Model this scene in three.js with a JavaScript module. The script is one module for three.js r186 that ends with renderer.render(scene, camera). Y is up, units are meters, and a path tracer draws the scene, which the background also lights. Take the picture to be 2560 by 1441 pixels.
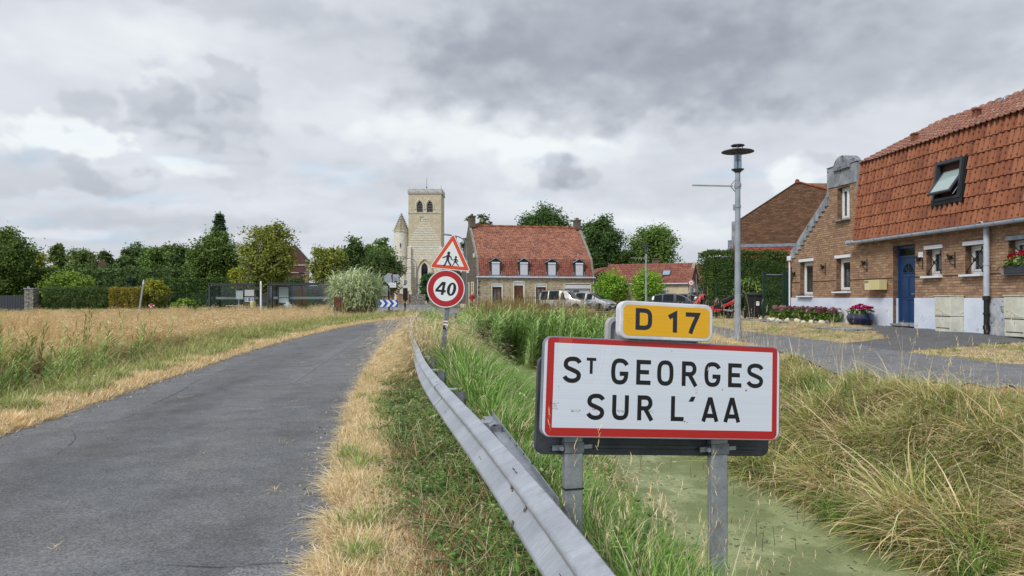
import * as THREE from 'three';
import { mergeGeometries } from 'three/addons/utils/BufferGeometryUtils.js';
import { RoundedBoxGeometry } from 'three/addons/geometries/RoundedBoxGeometry.js';
import { MarchingCubes } from 'three/addons/objects/MarchingCubes.js';
import { createNoise2D, createNoise3D } from 'simplex-noise';

// ---------------------------------------------------------------- camera, sky, sun, exposure
function rng(seed) { let a = seed >>> 0; return () => { a = (a + 0x6d2b79f5) | 0; let t = Math.imul(a ^ (a >>> 15), 1 | a); t = (t + Math.imul(t ^ (t >>> 7), 61 | t)) ^ t; return ((t ^ (t >>> 14)) >>> 0) / 4294967296; }; }
const scene = new THREE.Scene();
const camera = new THREE.PerspectiveCamera(2 * Math.atan(720.5 / 1830) * 180 / Math.PI, 2560 / 1441, 0.05, 3000);
camera.position.set(0, 1.6, 0);
camera.setViewOffset(2560, 1441, 0, -23.5, 2560, 1441);   // a little vertical shift keeps walls upright
const renderer = new THREE.WebGLRenderer({ antialias: true });
renderer.toneMapping = THREE.LinearToneMapping;
renderer.toneMappingExposure = 1.6;
renderer.shadowMap.enabled = true;
const EXPO = 1.6;

const { smoothstep, clamp, lerp } = THREE.MathUtils;
const N2 = createNoise2D(rng(11)), N3 = createNoise3D(rng(12)), N2b = createNoise2D(rng(13));
const fbm2 = (x, y, o = 4) => { let s = 0, a = 0.5, f = 1; for (let i = 0; i < o; i++) { s += a * N2(x * f, y * f); a *= 0.5; f *= 2.03; } return s; };
const fbm3 = (x, y, z, o = 4) => { let s = 0, a = 0.5, f = 1; for (let i = 0; i < o; i++) { s += a * N3(x * f, y * f, z * f); a *= 0.5; f *= 2.03; } return s; };
const lin = (c) => (c <= 0.04045 ? c / 12.92 : Math.pow((c + 0.055) / 1.055, 2.4));

// clouds as [azimuth, elevation, half width, half height (degrees), brightness, edge softness]; an overcast of layered cumulus
const CLOUDS = [
  [-25.4, 13.6, 2.7, 2.2, -.11, .30], [-20.9, 15.2, 1.9, 1.7, -.10, .30], [-22.4, 12.6, 4.4, 1.6, -.085, .35], [-22.0, 11.0, 3.2, 1.5, -.06, .5], [-30.2, 12.7, 1.5, .8, -.10, .35], [-28.2, 11.6, 1.1, .6, -.06, .4], [-15.2, 12.4, .7, .6, -.06, .5], [-12.6, 10.0, 1.0, .4, -.04, .5],
  [-31.0, 10.6, 3.4, 1.1, .10, .25], [-33.4, 10.4, 2.4, 1.0, .08, .25], [-33.5, 8.4, 5.4, 1.7, -.095, .30], [-29.6, 7.9, 2.3, 1.3, -.085, .3], [-28.4, 9.6, 1.6, .5, -.035, .5], [-23.4, 9.3, 2.2, .6, .07, .35], [-20.2, 8.8, 2.4, 1.3, -.06, .4], [-23.8, 7.6, 4.0, 1.0, -.03, .7], [-25.5, 5.3, 9.0, .8, -.07, .6], [-20.0, 5.2, 3.4, .6, -.03, .6], [-31.5, 4.3, 2.6, .45, .06, .4], [-22.4, 4.2, 2.2, .45, .05, .4],
  [3.4, 9.5, 1.9, 1.3, -.13, .28], [5.0, 9.3, 1.6, 1.2, -.10, .35], [4.2, 8.2, 3.0, 1.0, -.07, .6], [.9, 10.2, 1.6, 1.6, .06, .6], [-7.3, 9.6, 1.9, 1.5, -.07, .45], [-10.6, 8.2, 6.0, 1.1, -.055, .55], [-4.0, 7.4, 2.2, .8, -.04, .6],
  [8.0, 19.0, 13.0, 4.2, -.13, .8], [-2.0, 17.4, 6.5, 2.6, -.075, .8], [21.0, 17.0, 13.0, 3.4, -.10, .8], [-5.4, 15.0, 6.2, 1.1, -.05, .6], [3.5, 14.0, 5.4, 1.6, -.075, .6], [15.0, 13.8, 9, 1.8, -.06, .8], [1.0, 23, 9, 2.2, -.03, .9], [27, 22, 8, 2.2, -.05, .9], [30.5, 14.6, 6, 1.5, -.045, .8],
  [-3.0, 12.2, 8.0, 1.5, .075, .7], [-11.5, 13.8, 5.0, 1.7, .045, .8], [6.8, 11.4, 4.2, 1.0, .055, .7], [1.2, 11.6, 2.6, .8, .05, .7], [14.5, 11.2, 5.0, .9, -.02, .8], [12.2, 8.6, 5.0, 1.6, -.05, .7], [21.6, 8.8, 2.0, 1.3, .09, .35], [23.0, 9.6, 1.5, .8, -.075, .3], [20.4, 9.6, 1.4, .6, .05, .4],
  [-19.5, 20.6, 5.5, 1.3, -.085, .6], [-14.0, 19.6, 4.6, 1.2, -.05, .8], [-29.0, 17.0, 6.0, 2.2, .045, .8], [-33.5, 20.5, 3.2, 1.4, -.06, .7], [-24.5, 18.2, 3.8, 1.3, .035, .7], [12.6, 5.4, 5.0, .8, .06, .6], [-2.5, 5.4, 6.0, .9, -.035, .7], [16, 4.2, 3.0, .8, .05, .6],
];
function skyTexture() {
  const W = 3072, H = W / 2, data = new Float32Array(W * H * 4), R = 180 / Math.PI;
  for (let r = 0; r < H; r++) {
    const el = ((r + .5) / H - .5) * 180;
    for (let c = 0; c < W; c++) {
      const k = (r * W + c) * 4;
      let red = .60, grn = .62, blu = .65;
      if (el > -2) {
        const th = ((c + .5) / W - .5) * 2 * Math.PI, up = el / R, x = Math.cos(th) * Math.cos(up), y = Math.sin(up), z = Math.sin(th) * Math.cos(up);
        const az = Math.atan2(x, -z) * R, q = 1 / (Math.max(y, 0) + .16), px = x * q, pz = z * q;
        const w1 = fbm3(px * 1.6, pz * 1.6, 3.3, 4), w2 = fbm3(px * 1.6 + 31, pz * 1.6, 7.7, 3);
        const big = fbm3(px * .9 + w1 * .35, pz * 1.25 + w2 * .35, 1.7, 5), fine = fbm3(x * 14 + w1, y * 26, z * 14 + w2, 4);
        let v = lerp(.835, .88, smoothstep(el, 2, 8)); v = lerp(v, .845 - .03 * smoothstep(az, -12, 12), smoothstep(el, 11, 22));
        v += big * .045 + fine * .012;
        const near = Math.abs(az) < 50 && el < 32;
        if (near) {
          const wx = fbm3(x * 13, y * 22, z * 13, 6), wy = fbm3(x * 13 + 40, y * 22, z * 13, 6);
          for (const [a, e, rx, ry, amt, soft] of CLOUDS) {
            const dx = (az - a) / rx, dy = (el - e) / ry;
            if (dx * dx + dy * dy > 6) continue;
            const d = Math.hypot(dx + wx * (1.2 - soft * .75), dy + wy * (1.35 - soft * .8));
            v += amt * (amt > 0 ? .85 : soft > .75 ? .85 : .58) * (1 - smoothstep(d, 1 - soft * .75, 1 + soft * .75));
          }
        }
        v = clamp(v, .64, .965);
        // thin gaps show a faint blue; thick cloud is a little violet
        const gap = smoothstep(fbm3(px * 1.1 + 9, pz * 1.6 + 4, 5.1, 4), .22, .5) * .7 * (1 - smoothstep(el, 9, 14)), dark = clamp((.82 - v) * 3, 0, 1);
        red = v - .014 - gap * .05 - dark * .020; grn = v + .006 - gap * .008 - dark * .002; blu = v + .040 + gap * .016 + dark * .024 - smoothstep(v, .87, .95) * .022;
      }
      data[k] = lin(red) / EXPO; data[k + 1] = lin(grn) / EXPO; data[k + 2] = lin(blu) / EXPO; data[k + 3] = 1;
    }
  }
  const t = new THREE.DataTexture(data, W, H, THREE.RGBAFormat, THREE.FloatType);
  t.mapping = THREE.EquirectangularReflectionMapping; t.magFilter = THREE.LinearFilter; t.needsUpdate = true;
  return t;
}
scene.background = skyTexture();
scene.environment = scene.background;

const sun = new THREE.DirectionalLight(new THREE.Color(1, .965, .92), 1.5);
sun.position.set(-55, 78, 62);
sun.castShadow = true; sun.shadow.radius = 34;
sun.shadow.camera.left = sun.shadow.camera.bottom = -120; sun.shadow.camera.right = sun.shadow.camera.top = 120; sun.shadow.camera.far = 400;
scene.add(sun, sun.target);

// ---------------------------------------------------------------- helpers
const V = (x, y, z) => new THREE.Vector3(x, y, z);
const used = {};
const numbered = (n) => { const k = used[n] = (used[n] ?? -1) + 1; return k ? n + '_' + String(k).padStart(3, '0') : n; };
function tag(o, label, category, group, kind) { if (label) o.userData.label = label; if (category) o.userData.category = category; if (group) o.userData.group = group; if (kind) o.userData.kind = kind; return o; }
function base(name, [x, y, z], turn, label, category, group) {
  const o = new THREE.Group(); o.name = numbered(name); o.position.set(x, y, z); o.rotation.y = turn || 0; scene.add(o);
  return tag(o, label, category, group);
}
function copyOf(o, label, pos, turn) { const c = o.clone(); c.name = numbered(o.name.replace(/_\d{3}$/, '')); c.userData = { ...o.userData }; scene.add(c); if (label) c.userData.label = label; if (pos) c.position.set(...pos); if (turn !== undefined) c.rotation.y = turn; return c; }
function mesh(name, geo, mat, parent) { const m = new THREE.Mesh(geo, mat); m.name = parent ? name : numbered(name); m.castShadow = m.receiveShadow = true; (parent || scene).add(m); return m; }
const prep = (g) => { let h = g.index ? g.toNonIndexed() : g; for (const n of Object.keys(h.attributes)) if (!['position', 'normal', 'uv'].includes(n)) h.deleteAttribute(n); if (!h.attributes.normal) h.computeVertexNormals(); if (!h.attributes.uv) h.setAttribute('uv', new THREE.BufferAttribute(new Float32Array(h.attributes.position.count * 2), 2)); return h; };
// uv in metres from the dominant axis of each face
function metreUV(g) {
  const p = g.attributes.position.array, uv = new Float32Array(p.length / 3 * 2);
  for (let i = 0; i < p.length / 9; i++) {
    const o = i * 9, ax = p[o + 3] - p[o], ay = p[o + 4] - p[o + 1], az = p[o + 5] - p[o + 2], bx = p[o + 6] - p[o], by = p[o + 7] - p[o + 1], bz = p[o + 8] - p[o + 2];
    const nx = Math.abs(ay * bz - az * by), ny = Math.abs(az * bx - ax * bz), nz = Math.abs(ax * by - ay * bx);
    for (let j = 0; j < 3; j++) { const q = o + j * 3, u = i * 6 + j * 2; if (nx >= ny && nx >= nz) { uv[u] = p[q + 2]; uv[u + 1] = p[q + 1]; } else if (ny >= nz) { uv[u] = p[q]; uv[u + 1] = p[q + 2]; } else { uv[u] = p[q]; uv[u + 1] = p[q + 1]; } }
  }
  g.setAttribute('uv', new THREE.BufferAttribute(uv, 2)); return g;
}
const M4 = (pos, rot, sc) => new THREE.Matrix4().compose(V(...(pos || [0, 0, 0])), new THREE.Quaternion().setFromEuler(new THREE.Euler(...(rot || [0, 0, 0]))), V(...(sc || [1, 1, 1])));
class MB {
  constructor() { this.g = []; }
  add(g, pos, rot, sc) { const h = prep(g.clone()); if (pos || rot || sc) h.applyMatrix4(M4(pos, rot, sc)); this.g.push(h); return this; }
  box(x, y, z, w, h, d, rot) { return this.add(new THREE.BoxGeometry(w, h, d), [x, y, z], rot); }
  rbox(x, y, z, w, h, d, r = .01, rot, s = 2) { return this.add(new RoundedBoxGeometry(w, h, d, s, Math.min(r, w / 2.01, h / 2.01, d / 2.01)), [x, y, z], rot); }
  cyl(x, y, z, r0, r1, h, seg = 12, rot) { return this.add(new THREE.CylinderGeometry(r1, r0, h, seg), [x, y, z], rot); }
  sph(x, y, z, rx, ry, rz, seg = 12, rot) { return this.add(new THREE.SphereGeometry(1, seg, Math.max(6, seg * .7 | 0)), [x, y, z], rot, [rx, ry ?? rx, rz ?? rx]); }
  bar(a, b, r, seg = 6, r1) { const A = V(...a), B = V(...b), d = B.clone().sub(A), L = d.length(), q = new THREE.Quaternion().setFromUnitVectors(V(0, 1, 0), d.normalize()); const g = prep(new THREE.CylinderGeometry(r1 ?? r, r, L, seg)); g.applyMatrix4(new THREE.Matrix4().compose(A.add(B).multiplyScalar(.5), q, V(1, 1, 1))); this.g.push(g); return this; }
  tube(pts, r, seg = 24, rad = 6) { return this.add(new THREE.TubeGeometry(new THREE.CatmullRomCurve3(pts.map((p) => V(...p))), seg, r, rad)); }
  lathe(pts, seg = 20, pos, rot) { return this.add(new THREE.LatheGeometry(pts.map((p) => new THREE.Vector2(...p)), seg), pos, rot); }
  prism(pts, depth, pos, rot, holes, bev = 0) {
    const s = new THREE.Shape(pts.map((p) => new THREE.Vector2(...p))); for (const h of holes || []) s.holes.push(new THREE.Path(h.map((p) => new THREE.Vector2(...p))));
    return this.add(new THREE.ExtrudeGeometry(s, { depth, bevelEnabled: bev > 0, bevelSize: bev, bevelThickness: bev, bevelSegments: 2, bevelOffset: -bev, curveSegments: 12 }), pos, rot);
  }
  quad(a, b, c, d) { const g = new THREE.BufferGeometry(); g.setAttribute('position', new THREE.BufferAttribute(new Float32Array([...a, ...b, ...c, ...a, ...c, ...d]), 3)); g.computeVertexNormals(); this.g.push(prep(g)); return this; }
  geo(uv = true) { const g = mergeGeometries(this.g); return uv ? metreUV(g) : g; }
  build(name, mat, parent, uv = true) { return mesh(name, this.geo(uv), mat, parent); }
}
const rect = (x0, y0, x1, y1) => [[x0, y0], [x1, y0], [x1, y1], [x0, y1]];

// ---------------------------------------------------------------- textures (tileable)
function tileNoise(n, cells, seed, oct = 4) { // n x n tileable value noise in 0..1
  const out = new Float32Array(n * n), r = rng(seed); let amp = 1, tot = 0;
  for (let o = 0; o < oct; o++) {
    const c = Math.min(n, cells << o), g = new Float32Array(c * c).map(() => r());
    for (let y = 0; y < n; y++) { const fy = y / n * c, y0 = fy | 0, ty = fy - y0, sy = ty * ty * (3 - 2 * ty), ya = y0 * c, yb = ((y0 + 1) % c) * c;
      for (let x = 0; x < n; x++) { const fx = x / n * c, x0 = fx | 0, tx = fx - x0, sx = tx * tx * (3 - 2 * tx), x1 = (x0 + 1) % c; out[y * n + x] += amp * ((g[ya + x0] * (1 - sx) + g[ya + x1] * sx) * (1 - sy) + (g[yb + x0] * (1 - sx) + g[yb + x1] * sx) * sy); } }
    tot += amp; amp *= .55;
  }
  for (let i = 0; i < out.length; i++) out[i] /= tot; return out;
}
function tex(n, size, fn, srgb = true) { // fn(i, x, y) -> [r,g,b] 0..1 (sRGB if colour)
  const d = new Uint8Array(n * n * 4);
  for (let y = 0; y < n; y++) for (let x = 0; x < n; x++) { const i = y * n + x, c = fn(i, x, y); d[i * 4] = clamp(c[0], 0, 1) * 255; d[i * 4 + 1] = clamp(c[1], 0, 1) * 255; d[i * 4 + 2] = clamp(c[2], 0, 1) * 255; d[i * 4 + 3] = 255; }
  const t = new THREE.DataTexture(d, n, n); t.wrapS = t.wrapT = THREE.RepeatWrapping; t.magFilter = THREE.LinearFilter; t.minFilter = THREE.LinearMipmapLinearFilter; t.repeat.set(1 / size, 1 / size);
  if (srgb) t.colorSpace = THREE.SRGBColorSpace; t.needsUpdate = true; return t;
}
const mixc = (a, b, t) => [a[0] + (b[0] - a[0]) * t, a[1] + (b[1] - a[1]) * t, a[2] + (b[2] - a[2]) * t];
// mottled: base colours a..b by coarse noise, fine grain, spots of colour c
function mottle(size, a, b, { cells = 6, grain = .06, spot, spotAt = .68, seed = 1, n = 512, streak = 1 } = {}) {
  const c = tileNoise(n, cells, seed), f = tileNoise(n, 96, seed + 1, 2), s = tileNoise(n, cells * 3, seed + 2, 4);
  return tex(n, size, (i, x, y) => { const yy = (y / streak | 0); const cc = streak > 1 ? c[(yy % n) * n + x] : c[i]; let k = mixc(a, b, smoothstep(cc, .3, .7)); if (spot) k = mixc(k, spot, smoothstep(s[i], spotAt, spotAt + .08)); const g = (f[i] - .5) * 2 * grain; return [k[0] + g, k[1] + g, k[2] + g]; });
}
function bumpTex(size, cells, seed, oct = 4, n = 512) { const c = tileNoise(n, cells, seed, oct); return tex(n, size, (i) => [c[i], c[i], c[i]], false); }
const std = (o) => new THREE.MeshStandardMaterial({ roughness: .85, ...o });
const hex = (h) => new THREE.Color(h);
const rgb = (r, g, b) => new THREE.Color().setRGB(r, g, b);
const BUMP_FINE = bumpTex(.35, 24, 70, 3), BUMP_MID = bumpTex(1.2, 16, 71, 4);
function brickTex(size, bw, bh, tones, mortar, seed, n = 1024) { // flemish-like running bond, for walls too far away to tell the bricks apart
  const rows = Math.round(size / bh), cols = Math.round(size / bw), r = rng(seed), tone = [...Array(rows * cols)].map(() => tones[r() * tones.length | 0]), f = tileNoise(n, 64, seed, 3), c = tileNoise(n, 5, seed + 1, 3);
  const mk = (bump) => tex(n, size, (i, x, y) => {
    const ry = y / n * rows, row = ry | 0, cx = (x / n * cols + (row % 2) * .5) % cols, col = cx | 0, u = cx - col, w = ry - row, m = (u < .05 || u > .95 || w < .12 || w > .88) ? 1 : 0, g = (f[i] - .5) * .12;
    if (bump) return m ? [.2, .2, .2] : [.8 + g, .8, .8];
    const k = m ? mortar : tone[row * cols + col]; const d = (c[i] - .5) * .10; return [k[0] + g + d, k[1] + g + d, k[2] + g + d];
  }, !bump);
  return { map: mk(false), bumpMap: mk(true), bumpScale: .006 };
}
const M = {};
{
  const g1 = tileNoise(512, 10, 21), g2 = tileNoise(512, 90, 22, 2), g3 = tileNoise(512, 5, 23);
  // galvanised steel: grey spangle with dull stains
  M.galv = new THREE.MeshStandardMaterial({ map: tex(512, .6, (i) => { const v = .655 + (g1[i] - .5) * .20 + (g2[i] - .5) * .09; return [v - .022, v, v + .03]; }), metalness: .45, roughness: .48, bumpMap: BUMP_FINE, bumpScale: .0004 });
  M.galvDark = new THREE.MeshStandardMaterial({ map: tex(512, .5, (i) => { const v = .52 + (g1[i] - .5) * .22 + (g2[i] - .5) * .12; return [v - .02, v, v + .025]; }), metalness: .45, roughness: .55 });
  M.railSteel = new THREE.MeshStandardMaterial({ map: tex(512, .8, (i, x, y) => { let v = .70 + (g3[i] - .5) * .13 + (g1[i] - .5) * .11 + (g2[i] - .5) * .08; const st = smoothstep(g1[(y * 512 + (x * 3) % 512)], .60, .78) * .06 * smoothstep(g3[i], .42, .6); return [v - .028 - st, v - .004 - st, v + .03 - st * 1.3]; }), metalness: .4, roughness: .46, bumpMap: BUMP_FINE, bumpScale: .0006 });
  M.grime = std({ map: tex(512, .5, (i) => { const v = .47 + (g1[i] - .5) * .26; return [v + .02, v, v - .03]; }), roughness: .95 });
  M.darkSteel = new THREE.MeshStandardMaterial({ color: hex('#34373c'), metalness: .3, roughness: .5 });
  M.charcoal = new THREE.MeshStandardMaterial({ color: hex('#3b4047'), roughness: .55, metalness: .15 });
  M.black = std({ color: hex('#16171a'), roughness: .6 });
  M.rubber = std({ color: hex('#1b1b1c'), roughness: .9 });
  M.whiteFrame = std({ color: hex('#e4e6e6'), roughness: .45 });
  M.whitePlaster = std({ map: mottle(2.4, [.80, .835, .90], [.85, .88, .93], { grain: .018, seed: 31, spot: [.70, .72, .75], spotAt: .74 }), bumpMap: BUMP_MID, bumpScale: .004, roughness: .9 });
  M.greyPlaster = std({ map: mottle(1.6, [.60, .62, .65], [.74, .76, .79], { grain: .03, seed: 33, spot: [.42, .43, .45], spotAt: .66 }), bumpMap: BUMP_MID, bumpScale: .004, roughness: .92 });
  M.concrete = std({ map: mottle(2, [.50, .52, .55], [.62, .64, .66], { grain: .05, seed: 35, spot: [.36, .36, .35], spotAt: .66 }), bumpMap: BUMP_FINE, bumpScale: .003 });
  M.lichenConcrete = std({ map: mottle(1.2, [.46, .46, .45], [.58, .58, .56], { grain: .06, seed: 36, spot: [.50, .44, .22], spotAt: .58 }) });
  M.zinc = new THREE.MeshStandardMaterial({ map: mottle(1, [.48, .52, .58], [.56, .60, .65], { grain: .02, seed: 37 }), metalness: .35, roughness: .45 });
  M.pvc = std({ map: mottle(1.5, [.66, .70, .76], [.74, .77, .82], { grain: .02, seed: 38 }), roughness: .45 });
  M.whitePaint = std({ color: hex('#dfe4ea'), roughness: .55 });
  M.cream = std({ map: mottle(1.6, [.80, .78, .68], [.86, .84, .75], { grain: .02, seed: 39 }), roughness: .85 });
  M.glass = new THREE.MeshPhysicalMaterial({ color: hex('#e8eef0'), transmission: 1, thickness: 0, roughness: .02, ior: 1.5 });
  M.darkGlass = new THREE.MeshPhysicalMaterial({ color: hex('#171c22'), roughness: .06, specularIntensity: 1, ior: 1.52 });
  M.tintGlass = new THREE.MeshPhysicalMaterial({ color: hex('#30393d'), roughness: .05, ior: 1.52 });
  M.interior = std({ color: hex('#8a8378'), roughness: 1 });
  M.curtain = std({ map: mottle(.5, [.78, .79, .80], [.9, .9, .9], { grain: .02, seed: 41 }), roughness: 1 });
  M.blueDoor = std({ map: mottle(1, [.085, .215, .38], [.105, .245, .42], { grain: .012, seed: 42 }), roughness: .42 });
  M.brown = std({ map: mottle(.8, [.36, .20, .12], [.44, .26, .16], { grain: .03, seed: 43, cells: 4 }), roughness: .55 });
  M.shutter = std({ color: hex('#d9dce2'), roughness: .5 });
  M.cabinet = std({ map: mottle(1.2, [.78, .78, .72], [.84, .84, .78], { grain: .015, seed: 44, spot: [.66, .66, .6], spotAt: .72 }), roughness: .5 });
  M.mailBeige = std({ color: hex('#cfc490'), roughness: .45 });
  M.navyPot = new THREE.MeshPhysicalMaterial({ color: hex('#141d40'), roughness: .25, clearcoat: .6, clearcoatRoughness: .2 });
  M.iron = std({ color: hex('#1d1a18'), roughness: .7 });
  M.rust = std({ map: mottle(.6, [.30, .19, .14], [.42, .27, .19], { grain: .05, seed: 45 }) });
  M.greenPaint = std({ color: hex('#173a33'), roughness: .5 });
  M.woodGrey = std({ map: mottle(1.4, [.37, .36, .37], [.50, .49, .50], { grain: .04, seed: 46, cells: 3 }), roughness: .95 });
  M.mortar = std({ map: mottle(.8, [.44, .36, .29], [.54, .46, .38], { grain: .07, seed: 47 }), roughness: 1 });
  M.stoneWall = std({ map: mottle(1.2, [.44, .43, .40], [.66, .64, .60], { grain: .06, seed: 48, cells: 10, spot: [.34, .33, .31], spotAt: .62 }), bumpMap: BUMP_MID, bumpScale: .02 });
  M.bark = std({ map: mottle(.7, [.30, .26, .22], [.42, .38, .33], { grain: .08, seed: 49, cells: 10 }), bumpMap: BUMP_FINE, bumpScale: .01 });
  M.barkPale = std({ map: mottle(.7, [.48, .45, .42], [.66, .63, .60], { grain: .06, seed: 50, cells: 8, spot: [.3, .28, .26], spotAt: .62 }) });
  M.soil = std({ map: mottle(.8, [.26, .21, .16], [.38, .31, .22], { grain: .08, seed: 51 }) });
}

// ---------------------------------------------------------------- ground, roads, water   (D = distance ahead of the viewpoint = -z)
function table(...pts) { return (d) => { if (d <= pts[0][0]) { const [a, b] = pts; return a[1] + (d - a[0]) * (b[1] - a[1]) / (b[0] - a[0]); } for (let i = 1; i < pts.length; i++) if (d <= pts[i][0]) { const p0 = pts[Math.max(0, i - 2)], p1 = pts[i - 1], p2 = pts[i], p3 = pts[Math.min(pts.length - 1, i + 1)], h = p2[0] - p1[0], t = (d - p1[0]) / h; const m1 = p2[0] - p0[0] ? (p2[1] - p0[1]) / (p2[0] - p0[0]) * h : 0, m2 = p3[0] - p1[0] ? (p3[1] - p1[1]) / (p3[0] - p1[0]) * h : 0; const a = t * t, b = a * t; return (2 * b - 3 * a + 1) * p1[1] + (b - 2 * a + t) * m1 + (3 * a - 2 * b) * p2[1] + (b - a) * m2; } return pts[pts.length - 1][1]; }; }
const railX = table([-6, 1.35], [0, .64], [2.3, .33], [4.6, -.1], [7.5, -.7], [10.5, -1.26], [19.2, -2.62], [26, -3.45], [32, -4.05], [37, -4.4], [45, -4.3], [52, -3.6], [60, -3]);
const roadL = table([-6, -3.8], [0, -4.85], [4, -5.42], [8.6, -6.04], [12.2, -6.56], [20.3, -7.5], [27, -7.9], [33, -7.9], [39, -7.4], [44, -6.5], [49, -5.2], [53, -3.8]);
const roadR = table([-6, .35], [0, -.42], [4.2, -1.12], [8.2, -1.93], [13.5, -2.8], [21, -3.75], [27, -4.35], [33, -4.75], [39, -4.5], [44, -3.6], [49, -2.0], [53, -.4]);
const YW = -.9;
const roadY = (D) => .45 * smoothstep(D, 8, 60) + .15 * smoothstep(D, 58, 75);
const farSide = (D) => .56 + .12 * smoothstep(D, 12, 24) + .02 * smoothstep(D, 24, 34) - .26 * smoothstep(D, 38, 52) + .16 * smoothstep(D, 58, 72);
const onRoad = (x, D) => D < 53 && x > roadL(D) && x < roadR(D);
function H(x, D) {
  const yr = roadY(D), s = x - railX(D), L = roadL(D), R = roadR(D);
  const n = fbm2(x * .7, D * .7, 3) * .05;
  if (D < 56 && x > L - .15 && x < R + .1) return yr - .035;
  if (x <= L - .15 && D < 53 || (D >= 53 && s < 0)) {
    const field = yr * lerp(lerp(.42, .08, smoothstep(-x, 8, 26)), lerp(1, .3, smoothstep(-x, 18, 38)), smoothstep(D, 49, 55)), d = L - .15 - x;
    if (D >= 53) return field - .02 * smoothstep(D, 53, 54);
    const hole = .42 * smoothstep(d, .5, 1.7) * (1 - smoothstep(d, 2.0, 3.6)) * (1 - smoothstep(D, 16, 27));
    return lerp(yr, field, smoothstep(d, 0, 4)) - hole + n * smoothstep(d, 0, 1);
  }
  const ditch = 1 - smoothstep(D, 47, 53), P = farSide(D) + (x > 9 && D < 45 ? .05 * smoothstep(x, 9, 10.5) : 0);
  const plain = lerp(yr, P, smoothstep(s, 1, 7));
  let y = yr;
  if (s < .35) y = yr + n * .4;
  else if (s < 2.45) y = lerp(yr, YW - .12, Math.pow(smoothstep(s, .2, 2.5), .9)) + n;
  else if (s < 4.5) y = YW - .25;
  else y = lerp(YW - .2, P, smoothstep(s, 4.45 + n * 2, 6.9)) + (s < 7 ? n : n * .5);
  return lerp(plain + n * .4, y, ditch);
}
const inPoly = (x, y, p) => { let k = false; for (let i = 0, j = p.length - 1; i < p.length; j = i++) if ((p[i][1] > y) !== (p[j][1] > y) && x < (p[j][0] - p[i][0]) * (y - p[i][1]) / (p[j][1] - p[i][1]) + p[i][0]) k = !k; return k; };
const SIDE_ROAD = [[-75, 57.2], [-30, 57.2], [-16, 57.5], [-9, 55.5], [-6.6, 50.5], [-5, 47], [-1.6, 47], [.5, 52.5], [2, 54.5], [8, 55.5], [40, 54], [40, 64], [8, 65.8], [-2, 64.6], [-8, 70], [-10, 92], [-14, 112], [-19, 112], [-15, 90], [-13, 70], [-17, 62.6], [-75, 62.4]];
const PATH_NEAR = table([3, 6.6], [5, 6.5], [8.3, 5.9], [10.4, 5.15], [13.5, 5.05], [17, 5.15], [22, 5.3], [30, 5.5], [46, 5.2]);
const PATH_FAR = table([3, 8.5], [5, 8.2], [8.3, 7.9], [11, 7.7], [13.9, 7.25], [15.8, 7.2], [17.9, 6.75], [21.3, 6.3], [30, 6.5], [46, 6.6]);
const APRON = [[7.0, 13.4], [7.2, 15.9], [8.9, 17.3], [9.8, 19.6], [10.7, 22.4], [11.5, 22.4], [12.6, 10], [13.4, 2], [11.9, 2], [11.9, 15.6], [9.6, 15.1], [8.0, 14.2]];
const paved = (x, D) => onRoad(x, D) || inPoly(x, D, SIDE_ROAD) || (D > 3 && D < 46 && x > PATH_NEAR(D) && x < PATH_FAR(D)) || inPoly(x, D, APRON);

const GN = tileNoise(512, 8, 81), GF = tileNoise(512, 80, 82, 3);
M.ground = std({ vertexColors: true, roughness: 1, map: tex(512, 1.3, (i) => { const v = .80 + (GN[i] - .5) * .5 + (GF[i] - .5) * .5; return [v, v * .98, v * .95]; }), bumpMap: BUMP_MID, bumpScale: .03 });
const ZONE = { verge: rgb(.30, .235, .14), bank: rgb(.085, .095, .035), straw: rgb(.34, .265, .15), field: rgb(.46, .355, .21), dry: rgb(.44, .36, .225), green: rgb(.11, .13, .05), soil: rgb(.17, .125, .075), sand: rgb(.48, .40, .29), far: rgb(.14, .15, .06) };
function zoneColor(x, D) {
  const s = x - railX(D), n = fbm2(x * 1.3, D * 1.1, 4), m = fbm2(x * .25 + 7, D * .25, 3), c = new THREE.Color(), L = roadL(D), R = roadR(D);
  if (D > 70) return c.copy(ZONE.far).lerp(ZONE.dry, smoothstep(m, 0, .3) * .5);
  if (x < L && D < 53 || s < -4 && D >= 53) {
    const d = L - x;
    if (d < .22 + n * .2) return c.copy(ZONE.sand);
    if (d < 3.6) return c.copy(n > .05 ? ZONE.verge : ZONE.green).lerp(ZONE.soil, .3);
    return c.copy(ZONE.field).lerp(ZONE.straw, clamp(n + .4, 0, 1));
  }
  if (s < .1) return c.copy(x - R < .12 + n * .1 ? ZONE.sand : n > .1 + s * .15 ? ZONE.dry : ZONE.verge);
  if (s < 4.4) return c.copy(ZONE.bank).lerp(ZONE.soil, clamp(n + .4, 0, 1));
  if (s < 7) return c.copy(ZONE.soil).lerp(n > 0 ? ZONE.straw : ZONE.green, clamp(Math.abs(n) * 1.5 + .3, 0, .8));
  return c.copy(n * .8 + m > -.05 ? ZONE.dry : n > -.3 ? ZONE.verge : ZONE.green);
}
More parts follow.
